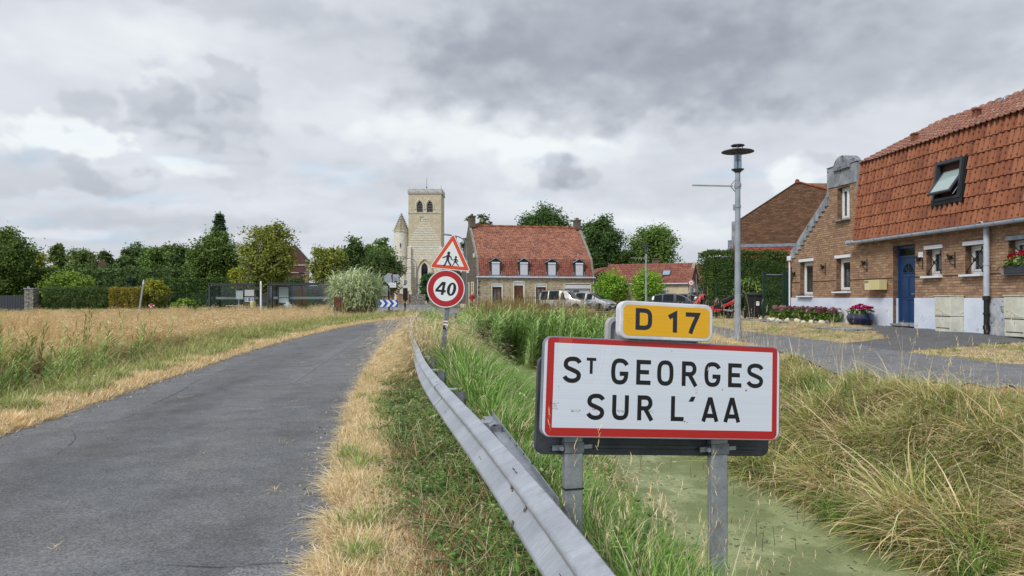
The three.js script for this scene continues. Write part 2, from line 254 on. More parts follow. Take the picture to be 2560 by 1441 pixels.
{ // one sheet that reaches the horizon
  const Ds = [], Ss = [];
  for (let d = -8; d < 34; d += .22) Ds.push(d); for (let d = 34, k = .4; d < 1500; d += k, k *= 1.05) Ds.push(d);
  for (let s = 0, k = .14; s < 900; s += k) { Ss.push(s); if (s > 9) k *= 1.11; if (s) Ss.unshift(-s); }
  const nx = Ss.length, pos = [], col = [], uv = [], idx = [];
  for (const D of Ds) for (const s of Ss) { const x = s + railX(Math.min(D, 60)), c = zoneColor(x, D); pos.push(x, D > 110 ? .55 : H(x, D), -D); col.push(c.r, c.g, c.b); uv.push(x, D); }
  for (let r = 0; r < Ds.length - 1; r++) for (let c = 0; c < nx - 1; c++) { const a = r * nx + c; idx.push(a, a + 1, a + nx, a + 1, a + nx + 1, a + nx); }
  const g = new THREE.BufferGeometry();
  g.setAttribute('position', new THREE.BufferAttribute(new Float32Array(pos), 3)); g.setAttribute('color', new THREE.BufferAttribute(new Float32Array(col), 3)); g.setAttribute('uv', new THREE.BufferAttribute(new Float32Array(uv), 2)); g.setIndex(idx); g.computeVertexNormals();
  tag(mesh('ground', g, M.ground), 'verges, ditch banks, field and dry lawns of the village edge', null, null, 'structure');
}
// asphalt: chippings in three greys
const A1 = tileNoise(1024, 200, 91, 2), A2 = tileNoise(1024, 12, 92, 5), A3 = rng(93);
const asphaltTex = (lo, hi, blue) => tex(1024, 2.6, (i) => { const r = A3(); const v = lerp(lo, hi, A1[i]) + (A2[i] - .5) * .10 + (r > .985 ? .16 : r < .03 ? -.10 : 0); return [v - blue * .5, v, v + blue]; });
const ASPH_BUMP = tex(1024, 2.6, (i) => [A1[i], A1[i], A1[i]], false);
M.asphalt = std({ vertexColors: true, map: asphaltTex(.31, .54, .009), bumpMap: ASPH_BUMP, bumpScale: .004, roughness: .88 });
M.pathAsphalt = std({ vertexColors: true, map: asphaltTex(.29, .57, .008), bumpMap: ASPH_BUMP, bumpScale: .004, roughness: .9 });
const worn = (x, y, k = 1) => 1 + (fbm2(x * .6, y * .16, 4) * .15 + fbm2(x * 3, y * 1.2, 3) * .08) * k;
{ // the lane: two worn wheel tracks, a paler middle and paler gritty edges
  const rows = [], nA = 44, pos = [], col = [], uv = [], idx = [];
  for (let d = -7; d < 54; d += d < 20 ? .16 : .4) rows.push(d);
  rows.forEach((D) => { for (let k = 0; k <= nA; k++) {
    const f = k / nA, e0 = fbm2(D * 1.7, 3, 3) * .10, e1 = fbm2(D * 2.1, 9, 3) * .10, x = lerp(roadL(D) + e0 - .05, roadR(D) + e1 + .06, f), w = (roadR(D) - roadL(D)) * f;
    const track = Math.exp(-(((f - .40) / .13) ** 2)) * .26 * (D < 13.6 ? 1 : .7) + Math.exp(-(((f - .80) / .10) ** 2)) * .10, edge = f < .035 + fbm2(D * 2, 40, 2) * .03 ? .38 : 0, oily = smoothstep(fbm2(x * .9 + 4, D * .3, 4), .1, .4) * .18;
    const patch = D > 13.6 && f > .62 ? .10 : 0, v = clamp(worn(x, D) - track - oily + edge + patch, .45, 1.7), t = fbm2(x * .8, D * .5 + 50, 3) * .05;
    pos.push(x, roadY(D) + .012 - (f - .5) ** 2 * .06, -D); col.push(v * (1 + t + edge * .12), v * (1 + edge * .05), v * (1 - t)); uv.push(x, D);
  } });
  for (let r = 0; r < rows.length - 1; r++) for (let c = 0; c < nA; c++) { const a = r * (nA + 1) + c, b = a + nA + 1; idx.push(a, a + 1, b, a + 1, b + 1, b); }
  const g = new THREE.BufferGeometry();
  g.setAttribute('position', new THREE.BufferAttribute(new Float32Array(pos), 3)); g.setAttribute('color', new THREE.BufferAttribute(new Float32Array(col), 3)); g.setAttribute('uv', new THREE.BufferAttribute(new Float32Array(uv), 2)); g.setIndex(idx); g.computeVertexNormals();
  const road = tag(mesh('road', g, M.asphalt), 'narrow worn asphalt lane bending towards the church', null, null, 'structure');
  // seams and cracks in the surface: thin fillets of tar and grit, a few millimetres proud
  const seam = (name, pts, w, mat, seed) => { const r = rng(seed), p = [], ix = []; const cv = new THREE.CatmullRomCurve3(pts.map(([x, D]) => V(x, 0, -D))), n = Math.ceil(cv.getLength() / .05); for (let i = 0; i <= n; i++) { const q = cv.getPointAt(i / n), t = cv.getTangentAt(i / n), ww = w * (.35 + r() * .9) * (fbm2(i * .07, seed, 2) > -.28 ? 1 : .1), D = -q.z, f = (q.x - roadL(D)) / (roadR(D) - roadL(D)), y = roadY(D) + .0165 - (f - .5) ** 2 * .06, j = (r() - .5) * w * .6; for (const sg of [-1, 1]) p.push(q.x - t.z * sg * ww / 2 + j, y, q.z + t.x * sg * ww / 2); if (i) { const a = i * 2; ix.push(a - 2, a - 1, a, a - 1, a + 1, a); } } const g = new THREE.BufferGeometry(); g.setAttribute('position', new THREE.BufferAttribute(new Float32Array(p), 3)); g.setIndex(ix); g.computeVertexNormals(); mesh(name, prep(g), mat, road); };
  const pale = std({ color: rgb(.20, .205, .215), roughness: .9 }), tar = std({ color: rgb(.045, .046, .05), roughness: .8 });
  seam('seam', [[-3.95, 13.6], [-3.6, 13.2], [-3.3, 13.4], [-2.85, 13.45]], .05, pale, 1);
  seam('seam', [[-4.05, 13.5], [-4.35, 16], [-4.8, 20], [-5.4, 26]], .10, pale, 2);
  seam('crack', [[-5.3, 10.6], [-5.6, 12.4], [-5.9, 13.6], [-6.2, 16]], .010, tar, 3);
  seam('crack', [[-5.2, 8.9], [-5.1, 9.8], [-5.4, 10.4]], .008, tar, 4);
  seam('crack', [[-2.05, 4.35], [-1.7, 4.32], [-1.4, 4.40], [-1.12, 4.36]], .008, tar, 5);
  seam('crack', [[-4.6, 7.4], [-4.9, 8.2], [-5.3, 8.8]], .007, tar, 6);
  // broken older patch in the very front, coarser and paler
  const pts = []; { const r = rng(5); for (let i = 0; i <= 24; i++) pts.push([-1.62 + i / 24 * .55, 4.30 + (r() - .5) * .03]); pts.push([-1.02, 3.6], [-1.75, 3.6]); }
  const sh = new THREE.ShapeGeometry(new THREE.Shape(pts.map(([x, D]) => new THREE.Vector2(x, D)))); const pg = prep(sh); pg.applyMatrix4(new THREE.Matrix4().set(1, 0, 0, 0, 0, 0, 1, .0095, 0, -1, 0, 0, 0, 0, 0, 1)); metreUV(pg);
  mesh('old_surface', pg, std({ map: asphaltTex(.36, .62, .01), bumpMap: ASPH_BUMP, bumpScale: .01, roughness: .95 }), road);
}
function sheet(name, label, poly, cell, mat, off, tint) {
  const xs = poly.map((p) => p[0]), ds = poly.map((p) => p[1]), x0 = Math.min(...xs), x1 = Math.max(...xs), d0 = Math.min(...ds), d1 = Math.max(...ds), pos = [], col = [], uv = [];
  const vert = (x, D) => { const v = worn(x, D) * tint; pos.push(x, H(x, D) + off, -D); col.push(v, v, v); uv.push(x, D); };
  for (let D = d0; D < d1; D += cell) for (let x = x0; x < x1; x += cell) if (inPoly(x + cell / 2 + fbm2(x * 2, D * 2, 2) * cell, D + cell / 2, poly)) { vert(x, D); vert(x + cell, D); vert(x, D + cell); vert(x + cell, D); vert(x + cell, D + cell); vert(x, D + cell); }
  const g = new THREE.BufferGeometry(); g.setAttribute('position', new THREE.BufferAttribute(new Float32Array(pos), 3)); g.setAttribute('color', new THREE.BufferAttribute(new Float32Array(col), 3)); g.setAttribute('uv', new THREE.BufferAttribute(new Float32Array(uv), 2)); g.computeVertexNormals();
  return tag(mesh(name, g, mat), label, null, null, 'structure');
}
{ // grit and small stones shed along both edges of the lane
  const r = rng(44), b = [], q = prep(new THREE.DodecahedronGeometry(1, 0)), c = new THREE.Color(); for (let i = 0; i < 3600; i++) { const D = 3.6 + 36 * Math.pow(r(), 1.6), left = r() < .6, x = left ? roadL(D) + .02 + Math.pow(r(), 2) * .42 : roadR(D) - Math.pow(r(), 2) * .3, f = (x - roadL(D)) / (roadR(D) - roadL(D)), s = .004 + r() * r() * .012, v = .12 + r() * .3; b.push([q, M4([x, roadY(D) + .012 - (f - .5) ** 2 * .06 + s * .4, -D], [r() * 3, r() * 3, 0], [s * (1 + r()), s * .8, s]), c.clone().setRGB(v * 1.05, v, v * .93)]); }
  const g = new THREE.BufferGeometry(), n = b.length * q.attributes.position.count, P = new Float32Array(n * 3), C = new Float32Array(n * 3), w = V(0, 0, 0); let o = 0; for (const [gg, m, cc] of b) for (let i = 0; i < gg.attributes.position.count; i++, o++) { w.fromBufferAttribute(gg.attributes.position, i).applyMatrix4(m); P.set([w.x, w.y, w.z], o * 3); C.set([cc.r, cc.g, cc.b], o * 3); } g.setAttribute('position', new THREE.BufferAttribute(P, 3)); g.setAttribute('color', new THREE.BufferAttribute(C, 3)); g.computeVertexNormals();
  tag(mesh('gravel', g, std({ vertexColors: true })), 'loose grit and small stones along the edges of the lane', null, null, 'stuff');
}
sheet('side_road', 'pale asphalt village street crossing in front of the houses', SIDE_ROAD, .4, M.asphalt, .05, 1.25);
{ const poly = []; for (let D = 3; D <= 46; D += 1) poly.push([PATH_NEAR(D), D]); for (let D = 46; D >= 3; D -= 1) poly.push([PATH_FAR(D), D]); sheet('footpath', 'grey asphalt footpath beside the ditch', poly, .16, M.pathAsphalt, .022, 1.12); }
sheet('paved_apron', 'dark asphalt apron in front of the blue door', APRON, .16, M.pathAsphalt, .018, .8);
{ // duckweed-covered ditch water
  const r = rng(7), D1 = tileNoise(1024, 160, 95, 2), D2 = tileNoise(1024, 7, 96, 5), D3 = tileNoise(1024, 40, 97, 3);
  const m = std({ map: tex(1024, 2.2, (i) => { const v = (D1[i] - .5) * .13 + (D2[i] - .5) * .08; let c = mixc([.47, .51, .33], [.56, .595, .42], smoothstep(D2[i], .35, .65)); if (D3[i] * .7 + D2[i] * .3 > .69 || r() > .997) c = [.32, .34, .21]; return [c[0] + v, c[1] + v, c[2] + v * .8]; }), bumpMap: tex(1024, 2.2, (i) => [D1[i], D1[i], D1[i]], false), bumpScale: .004, roughness: .7 });
  const pos = [], idx = [], uv = []; let k = 0;
  for (let D = -8; D <= 54; D += .5, k++) { for (let j = 0; j <= 8; j++) { const x = railX(D) + 1.9 + j * .42; pos.push(x, YW, -D); uv.push(x, D); } if (k) for (let j = 0; j < 8; j++) { const a = (k - 1) * 9 + j; idx.push(a, a + 1, a + 9, a + 1, a + 10, a + 9); } }
  const g = new THREE.BufferGeometry(); g.setAttribute('position', new THREE.BufferAttribute(new Float32Array(pos), 3)); g.setAttribute('uv', new THREE.BufferAttribute(new Float32Array(uv), 2)); g.setIndex(idx); g.computeVertexNormals();
  tag(mesh('ditch_water', g, m), 'still ditch water covered in pale green duckweed', null, null, 'structure');
  // twigs and leaves lying on the weed
  const b = new MB(), q = rng(8);
  for (let i = 0; i < 80; i++) { const D = 5 + q() * 14, x = railX(D) + 2.5 + q() * 2, a = q() * 6.3, l = .008 + q() * .028; b.box(x, YW + .004, -D, l * 2, .006, .006 + q() * .010, [0, a, 0]); }
  for (let i = 0; i < 46; i++) { const D = 6.3 + q() * 8, x = railX(D) + 3.0 + q() * 1.6, h = .05 + q() * .16; b.bar([x, YW - .02, -D], [x + (q() - .5) * .05, YW + h, -D + (q() - .5) * .05], .004, 4, .002); }
  tag(b.build('floating_debris', M.bark), 'dark twigs and dead leaves scattered on the duckweed', null, null, 'stuff');
}

// ---------------------------------------------------------------- masonry and roofing helpers
const FAR_OUT = 300;
const UNIT = prep(new THREE.BoxGeometry(1, 1, 1));
const BRICK_MAP = mottle(1, [.82, .80, .78], [1, .99, .97], { grain: .10, seed: 61, cells: 8, spot: [.62, .60, .58], spotAt: .64 });
function piecesGeo(list, still) { // [geometry, matrix, colour] -> one geometry with a colour per piece
  let n = 0; for (const [g] of list) n += g.attributes.position.count;
  const P = new Float32Array(n * 3), Nn = new Float32Array(n * 3), U = new Float32Array(n * 2), C = new Float32Array(n * 3), v = V(0, 0, 0), nm = new THREE.Matrix3(); let o = 0;
  for (const [g, m, c] of list) { const p = g.attributes.position, q = g.attributes.normal, u = g.attributes.uv; nm.getNormalMatrix(m); const du = (o * .137) % 1; for (let i = 0; i < p.count; i++, o++) { v.fromBufferAttribute(p, i).applyMatrix4(m); P[o * 3] = v.x; P[o * 3 + 1] = v.y; P[o * 3 + 2] = v.z; v.fromBufferAttribute(q, i).applyMatrix3(nm).normalize(); Nn[o * 3] = v.x; Nn[o * 3 + 1] = v.y; Nn[o * 3 + 2] = v.z; U[o * 2] = u.getX(i) + (still ? 0 : du); U[o * 2 + 1] = u.getY(i) + du * 3; C[o * 3] = c.r; C[o * 3 + 1] = c.g; C[o * 3 + 2] = c.b; } }
  const g = new THREE.BufferGeometry(); g.setAttribute('position', new THREE.BufferAttribute(P, 3)); g.setAttribute('normal', new THREE.BufferAttribute(Nn, 3)); g.setAttribute('uv', new THREE.BufferAttribute(U, 2)); g.setAttribute('color', new THREE.BufferAttribute(C, 3)); return g;
}
M.brickStuff = std({ vertexColors: true, map: BRICK_MAP, roughness: .95 });
M.tileStuff = std({ vertexColors: true, map: mottle(1, [.74, .72, .72], [1, 1, 1], { grain: .06, seed: 63, cells: 5, spot: [.50, .50, .52], spotAt: .66 }), roughness: .9 });
{ const c = tileNoise(512, 9, 64, 4), f = tileNoise(512, 60, 65, 3), p = tileNoise(512, 4, 66, 3); // clay with moss and dirt lodged in the pan beside each roll
  M.steepTile = std({ vertexColors: true, roughness: .9, map: tex(512, 1, (i, x) => { const u = x / 512, g = (f[i] - .5) * .16, moss = smoothstep(c[i] * .55 + f[i] * .3 + .34 * Math.exp(-(((u - .40) / .085) ** 2)) + .26 * Math.exp(-(((u - .98) / .05) ** 2)) + (p[i] - .5) * .35, .60, .72); return mixc([.95 + g, .94 + g, .93 + g], [.48 + g, .45 + g, .41 + g], moss * .85); }) }); }
const matCache = {};
function toneMat(kind, c) { const k = kind + c.getHexString(); if (!matCache[k]) { const m = (kind === 'brick' ? M.brickStuff : kind === 'steep' ? M.steepTile : M.tileStuff).clone(); m.vertexColors = false; m.color.copy(c); m.map = m.map.clone(); m.map.offset.set(kind === 'steep' ? 0 : (Object.keys(matCache).length * .37) % 1, (Object.keys(matCache).length * .71) % 1); m.map.needsUpdate = true; matCache[k] = m; } return matCache[k]; }
// courses of brick on the local plane z = 0; rows(y) gives the open intervals, holes are rectangles left out
function layBricks(parent, { y0, y1, rows, holes = [], tones, seed = 1, L = .22, C = .0745, j = .011, parts = 0, near, depth = .022, z = 0, jit = .003 }) {
  const r = rng(seed), out = [];
  for (let y = y0, k = 0; y + C * .6 < y1; y += C, k++) {
    const ym = y + C / 2;
    let spans = rows(ym).map((s) => [...s]);
    for (const [hx0, hy0, hx1, hy1] of holes) if (ym > hy0 - C * .3 && ym < hy1 + C * .3) spans = spans.flatMap(([a, b]) => (hx1 <= a || hx0 >= b ? [[a, b]] : [[a, hx0], [hx1, b]].filter(([p, q]) => q - p > .02)));
    for (const [a, b] of spans) for (let i = Math.floor(a / L) - 1; i * L < b; i++) { const s = i * L + (k % 2) * L / 2, e = s + L, p = Math.max(a, s), q = Math.min(b, e); if (q - p < .04) continue; out.push([(p + q) / 2, ym, q - p - j, C - j, z - depth / 2 + (r() - .3) * jit, tones[r() * tones.length | 0]]); }
  }
  if (parts && near) out.sort((a, b) => near(a[0], a[1]) - near(b[0], b[1]));
  out.slice(0, parts).forEach(([x, y, w, h, zz, c]) => { const m = mesh('brick', UNIT, toneMat('brick', c), parent); m.position.set(x, y, zz); m.scale.set(w, h, depth); });
  const rest = out.slice(parts).map(([x, y, w, h, zz, c]) => [UNIT, M4([x, y, zz], [0, 0, 0], [w, h, depth]), c]);
  if (rest.length) tag(mesh('bricks', piecesGeo(rest), M.brickStuff, parent), null, null, null, 'stuff');
}
// a clay pantile: 1 wide (x), 1 long (y, lower end at 0), roll and pan in z; scaled when laid
function pantile(nx = 8, roll = .30, amp = .16) {
  const P = [], U = [], I = [], zf = (u) => (u < roll ? Math.sin(u / roll * Math.PI) * amp : -Math.sin((u - roll) / (1 - roll) * Math.PI) * amp * .22);
  for (let i = 0; i <= nx; i++) { const u = i / nx, z = zf(u); P.push(u, 0, z + .13, u, 1, z, u, 0, z + .02); U.push(u, 0, u, 1, u, 0); }
  for (let i = 0; i < nx; i++) { const a = i * 3; I.push(a, a + 3, a + 1, a + 1, a + 3, a + 4, a + 2, a + 5, a, a, a + 5, a + 3); }
  const g = new THREE.BufferGeometry(); g.setAttribute('position', new THREE.BufferAttribute(new Float32Array(P), 3)); g.setAttribute('uv', new THREE.BufferAttribute(new Float32Array(U), 2)); g.setIndex(I); const h = g.toNonIndexed(); h.computeVertexNormals(); return h;
}
const TILE = pantile(), TILE_SMALL = pantile(5, .4, .18);
// tiles on a plane: M places the plane (x along the eaves, y up the slope, z out); holes in plane coordinates
function layTiles(parent, plane, { w, l, x0, x1, y0, y1, tones, seed = 1, skip, parts = 0, geo = TILE, lift = .22, jit = .012, span, mat = M.tileStuff, kind = 'tile' }) {
  const r = rng(seed), out = [], nY = Math.round((y1 - y0) / l);
  for (let k = 0; k < nY; k++) { const y = y0 + k * l; const [a, b] = span ? span(y + l / 2) : [x0, x1]; for (let x = a; x < b - w * .3; x += w) { const e = Math.min(w, b - x); if (skip && skip(x + e / 2, y + l / 2)) continue; const m = plane.clone().multiply(M4([x, y - l * .02, (r() - .5) * jit], [(r() - .5) * .02, 0, (r() - .5) * .015], [e * 1.01, l * 1.12, lift])); const t = tones(x, y, r); out.push([geo, m, t, x]); } }
  const n = parts ? Math.min(parts, out.length) : 0;
  if (n) out.sort((p, q) => q[3] - p[3]).slice(0, n).forEach(([g, m, c]) => { const o = mesh('roof_tile', g, toneMat(kind, c), parent); o.applyMatrix4(m); });
  const rest = out.slice(n).map(([g, m, c]) => [g, m, c]);
  if (rest.length) tag(mesh('roof_tiles', piecesGeo(rest, true), mat, parent), null, null, null, 'stuff');
}
const planeAt = (o, ex, ey) => { const x = V(...ex).normalize(), y = V(...ey).normalize(), z = x.clone().cross(y); return new THREE.Matrix4().makeBasis(x, y, z).setPosition(...o); };
const tonePick = (list) => (x, y, r) => list[r() * list.length | 0];
// a casement in an opening: local x right, y up, z out; origin at the middle of the sill line
function casement(parent, x, y, z, w, h, { leaves = 1, fw = .06, mat = M.whiteFrame, pane = M.glass, curtain = 0, back = true, name = 'window', rail = 0 } = {}) {
  const f = new MB(), d = .07;
  f.rbox(x, y + fw / 2, z, w, fw, d, .008).rbox(x, y + h - fw / 2, z, w, fw, d, .008).rbox(x - w / 2 + fw / 2, y + h / 2, z, fw, h - fw * 2.02, d, .008).rbox(x + w / 2 - fw / 2, y + h / 2, z, fw, h - fw * 2.02, d, .008);
  const win = f.build(name, mat, parent), lw = (w - fw * 2) / leaves;
  for (let i = 0; i < leaves; i++) {
    const cx = x - w / 2 + fw + lw * (i + .5), s = new MB(), sw = fw * .8, H2 = h - fw * 2 - .01, cy = y + h / 2;
    s.rbox(cx, cy - H2 / 2 + sw / 2, z + .018, lw - .006, sw, .05, .008).rbox(cx, cy + H2 / 2 - sw / 2, z + .018, lw - .006, sw, .05, .008).rbox(cx - lw / 2 + sw / 2 + .003, cy, z + .018, sw, H2 - sw * 2.02, .05, .008).rbox(cx + lw / 2 - sw / 2 - .003, cy, z + .018, sw, H2 - sw * 2.02, .05, .008);
    if (rail) s.box(cx, y + h * rail, z + .018, lw - sw * 2, .035, .04);
    s.build('sash', mat, win); new MB().box(cx, cy, z + .012, lw - sw * 2, H2 - sw * 2, .006).build('pane', pane, win);
  }
  if (back) new MB().box(x, y + h / 2, z - .42, w - .02, h - .02, .02).box(x - w / 2 + .01, y + h / 2, z - .23, .02, h - .02, .36).box(x + w / 2 - .01, y + h / 2, z - .23, .02, h - .02, .36).box(x, y + h - .01, z - .23, w - .05, .02, .36).box(x, y + .01, z - .23, w - .05, .02, .36).build('interior', M.interior, win);
  if (curtain) { const c = new MB(), W = w - fw * 2; for (const [c0, c1] of curtain === 1 ? [[-.5, .5]] : curtain === 2 ? [[-.5, -.12], [.12, .5]] : [[.05, .5]]) { const n = Math.max(3, Math.round((c1 - c0) * W / .05)); for (let i = 0; i < n; i++) { const cw = (c1 - c0) * W / n; c.cyl(x + W * c0 + cw * (i + .5), y + h / 2, z - .10 + (i % 2) * .012, cw * .62, cw * .62, h - fw * 2.2, 6); } } c.build('curtain', M.curtain, win); }
  return win;
}
const srgb = (h) => hex(h);

// ---------------------------------------------------------------- the brick terrace on the right
const HOUSE = { pos: [10.9, 0, -28.5], turn: -1.486 };
{
  const h = base('brick_house', HOUSE.pos, HOUSE.turn, 'brown brick house with orange pantile mansard roof, blue front door and white painted base', 'house');
  const END = 15.2, wallTop = 3.36;
  M.backing = std({ map: mottle(.9, [.47, .38, .30], [.56, .46, .37], { grain: .06, seed: 66 }), roughness: 1 });
  const outline = [[0, .62], [END, .62], [END, wallTop], [4.77, wallTop], [4.77, 5.42], [2.76, 5.42], [2.76, 4.92], [0, 3.05]];
  const op = { w1: [.68, 1.66, 1.66, 2.93], w2: [3.29, 1.80, 4.17, 2.93], wt: [3.36, 4.24, 4.15, 5.34], door: [6.53, .66, 7.58, 3.14], w3: [8.07, 2.19, 8.72, 2.93], w4: [9.62, 2.19, 10.27, 2.93], w5: [11.09, 2.19, 12.1, 2.95] };
  const holes = Object.values(op), R4 = ([a, b, c, d]) => [[a, b], [a, d], [c, d], [c, b]];
  const wall = new MB().prism(outline, .26, [0, 0, -.267], null, holes.map(R4)).build('wall', M.backing, h);
  const slope = (y) => (y < 3.12 ? 0 : y < 4.98 ? (y - 3.12) / 1.86 * 2.78 + .16 : 2.77);
  const T = ['#b29378', '#a98a72', '#ba9c80', '#a58770', '#bea186', '#9c806c', '#b08f74', '#b6967c', '#a4866f'].map(srgb);
  layBricks(wall, { y0: 1.59, y1: 5.40, rows: (y) => (y < wallTop ? [[slope(y), END]] : [[slope(y), 4.765]]), holes: holes.map(([a, b, c, d]) => [a, b, c, d + .11]), tones: T, seed: 5, parts: FAR_OUT, near: (x, y) => Math.hypot(x - 11, (y - 2.3) * 1.4) + (x > 12 ? 3 : 0) });
  // corbelled course under the gutter
  layBricks(wall, { y0: 3.20, y1: 3.28, rows: () => [[4.8, 6.5], [7.6, END]], tones: T, seed: 15, z: .025, depth: .035 });
  layBricks(wall, { y0: 3.275, y1: 3.355, rows: () => [[4.8, END]], tones: T, seed: 16, z: .045, depth: .055 });
  const dripT = []; for (const [a, b] of [[0, .66], [1.68, 3.27], [4.19, 6.52], [7.6, END]]) dripT.push([a, b]);
  const dr = new MB(); for (const [a, b] of dripT) dr.box((a + b) / 2, 2.185, .004, b - a, .022, .03); dr.build('string_course', std({ color: hex('#4a362c') }), wall);
  const reveals = new MB(); // brick cheeks of the openings
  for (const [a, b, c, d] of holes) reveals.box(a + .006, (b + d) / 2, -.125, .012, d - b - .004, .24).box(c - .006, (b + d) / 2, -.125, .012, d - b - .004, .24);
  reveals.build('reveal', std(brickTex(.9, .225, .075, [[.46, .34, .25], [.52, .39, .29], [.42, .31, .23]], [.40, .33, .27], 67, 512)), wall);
  const pl = new MB(); for (const [a, b] of [[-.02, 6.53], [7.58, 10.46]]) pl.rbox((a + b) / 2, 1.09, -.03, b - a, .99, .12, .01); pl.box(6.56, 1.09, -.16, .02, .97, .14).box(7.56, 1.09, -.16, .02, .97, .14); pl.build('plinth', M.whitePlaster, h);
  new MB().rbox((10.46 + END) / 2, 1.09, -.031, END - 10.46, .985, .12, .01).build('plinth', M.greyPlaster, h).userData.label = 'unpainted grey plinth';
  // stepped concrete coping, capped turret with a rounded head
  const steps = [[-.08, 3.02], [.10, 3.02]]; for (let i = 0; i < 12; i++) { const t = .10 + i * .222, y = 3.02 + i * .1545; steps.push([t, y + .1], [t + .222, y + .1]); } steps.push([2.80, 4.86], [2.80, 5.42], [2.74, 5.42]);
  new MB().prism([...steps, [2.74, 5.30], [2.58, 5.12], [-.08, 3.36]], .34, [0, 0, -.30]).build('coping', M.concrete, h);
  const cap = new MB().prism([[2.72, 5.42], [4.62, 5.38], [4.62, 6.03], [4.26, 6.07], [4.26, 5.95], [3.24, 5.95], [3.24, 6.12], [2.72, 6.12]], .36, [0, 0, -.34], null, [], .012);
  const arch = []; for (let i = 0; i <= 16; i++) { const a = Math.PI * i / 16; arch.push([3.75 + Math.cos(a) * .515, 5.93 + Math.sin(a) * .47]); }
  cap.prism(arch, .46, [0, 0, -.37], null, [], .015); cap.build('turret_cap', M.concrete, h);
  new MB().box(2.99, 6.132, -.15, .50, .02, .42).box(4.45, 6.066, -.15, .40, .018, .42).build('cap_flashing', M.zinc, h);
  new MB().prism([[4.63, 3.44], [4.80, 3.44], [4.82, 5.96], [4.63, 5.98]], .30, [0, 0, -.255]).build('flashing', M.zinc, h);
  // roof
  const zE = .22, zK = -.03, yK = 5.94, zR = -2.38, yR = 7.14, T0 = 4.80;
  const core = new MB(); core.add(new THREE.ExtrudeGeometry(new THREE.Shape([[-zE + .07, 3.40], [-zK + .07, yK - .06], [-zR, yR - .09], [4.73, 5.9], [4.73, 3.40]].map((p) => new THREE.Vector2(...p))), { depth: END - T0 - .02, bevelEnabled: false }), [T0 + .02, 0, 0], [0, Math.PI / 2, 0]);
  const roof = core.build('roof', std({ color: hex('#4a3027') }), h);
  const steep = ['#9f664a', '#9a6146', '#a56c50', '#945d45', '#a2684c', '#905a43', '#a97054'].map(srgb), mossy = ['#8d5842', '#855340', '#935d45'].map(srgb);
  const L1 = Math.hypot(yK - 3.44, zE - zK);
  const steepTone = (x, y, r) => (fbm2(x * .8 + 3, y * 1.3, 3) + (r() - .5) * .2 > .30 ? mossy[r() * 3 | 0] : steep[r() * 7 | 0]);
  const sky1 = [8.62, 4.12, 9.78, 5.26], sky2 = [11.92, 4.12, 13.08, 5.26];
  const inSky = (x, y) => [sky1, sky2].some(([a, b, c, d]) => x > a && x < c && y + 3.44 > b - .05 && y + 3.44 < d + .05);
  layTiles(roof, planeAt([0, 3.44, zE], [1, 0, 0], [0, yK - 3.44, zK - zE]), { w: .195, l: L1 / 7, x0: T0, x1: 12.9, y0: 0, y1: L1, tones: steepTone, seed: 21, skip: inSky, parts: FAR_OUT, lift: .34, jit: .004, mat: M.steepTile, kind: 'steep' });
  const up = ['#a67a68', '#b0826d', '#9b7162', '#ac7563', '#a1705d', '#b98c76'].map(srgb), L2 = Math.hypot(yR - yK, zR - zK);
  layTiles(roof, planeAt([0, yK + .0, zK + .10], [1, 0, 0], [0, yR - yK, zR - zK]), { w: .195, l: L2 / 12, x0: T0, x1: 13.4, y0: 0, y1: L2 + .04, tones: tonePick(up), seed: 22 });
  for (let i = 0, t = T0 + .05; t < 13.4; t += .33, i++) { const g = new MB().lathe([[.12, 0], [.15, .02], [.135, .05], [.14, .27], [.17, .31], [.175, .37], [.13, .38]], 12, [0, 0, 0], [0, 0, -Math.PI / 2]); const o = g.build('ridge_tile', i === 9 ? M.zinc : toneMat('tile', up[i % 6]), roof); o.position.set(t, yR - .02 + (i % 3) * .006, zR); o.scale.set(1, 1, 1); }
  for (const [t, f] of [[6.75, .26], [8.72, .46]]) { const b = new MB(), y = lerp(yK, yR, f), z = lerp(zK, zR, f); b.prism([[-.08, -.1], [.08, -.1], [.07, .13], [-.07, .13]], .16, [t, y + .07, z + .02]).box(t, y + .215, z + .1, .19, .025, .20).box(t, y + .24, z + .1, .14, .03, .15); b.build('roof_vent', toneMat('tile', steep[0]), roof); }
  new MB().box(11.6, lerp(yK, yR, .55) + .10, lerp(zK, zR, .55) + .1, .6, .012, .18, [.48, 0, 0]).build('loose_flashing', M.zinc, roof);
  // pivot skylights, both swung open
  const skylight = (t0) => {
    const g = new THREE.Group(); g.name = 'skylight'; h.add(g); g.position.set(t0 + .58, 4.70, .10); g.rotation.x = -.099; g.scale.set(.93, .95, .8);
    new MB().box(0, -.57, .06, 1.30, .20, .05).box(-.60, 0, .012, .11, 1.18, .06).box(.60, 0, .012, .11, 1.18, .06).box(0, .56, .014, 1.30, .10, .06).box(0, -.66, .03, 1.34, .20, .02, [.25, 0, 0]).build('skylight_flashing', M.black, g);
    new MB().box(-.52, 0, .055, .07, 1.1, .16).box(.52, 0, .055, .07, 1.1, .16).box(0, .52, .06, 1.0, .08, .15).box(0, -.52, .05, 1.0, .07, .13).build('skylight_frame', M.charcoal, g);
    new MB().box(0, 0, -.12, 1.0, 1.0, .02).build('interior', M.interior, g);
    const s = new THREE.Group(); s.name = 'skylight_sash'; g.add(s); s.position.set(0, .0, .10); s.rotation.x = -.62;
    new MB().rbox(-.44, 0, 0, .07, 1.0, .06, .01).rbox(.44, 0, 0, .07, 1.0, .06, .01).rbox(0, -.47, 0, .81, .07, .06, .01).rbox(0, .47, 0, .81, .07, .06, .01).build('sash_frame', M.charcoal, s);
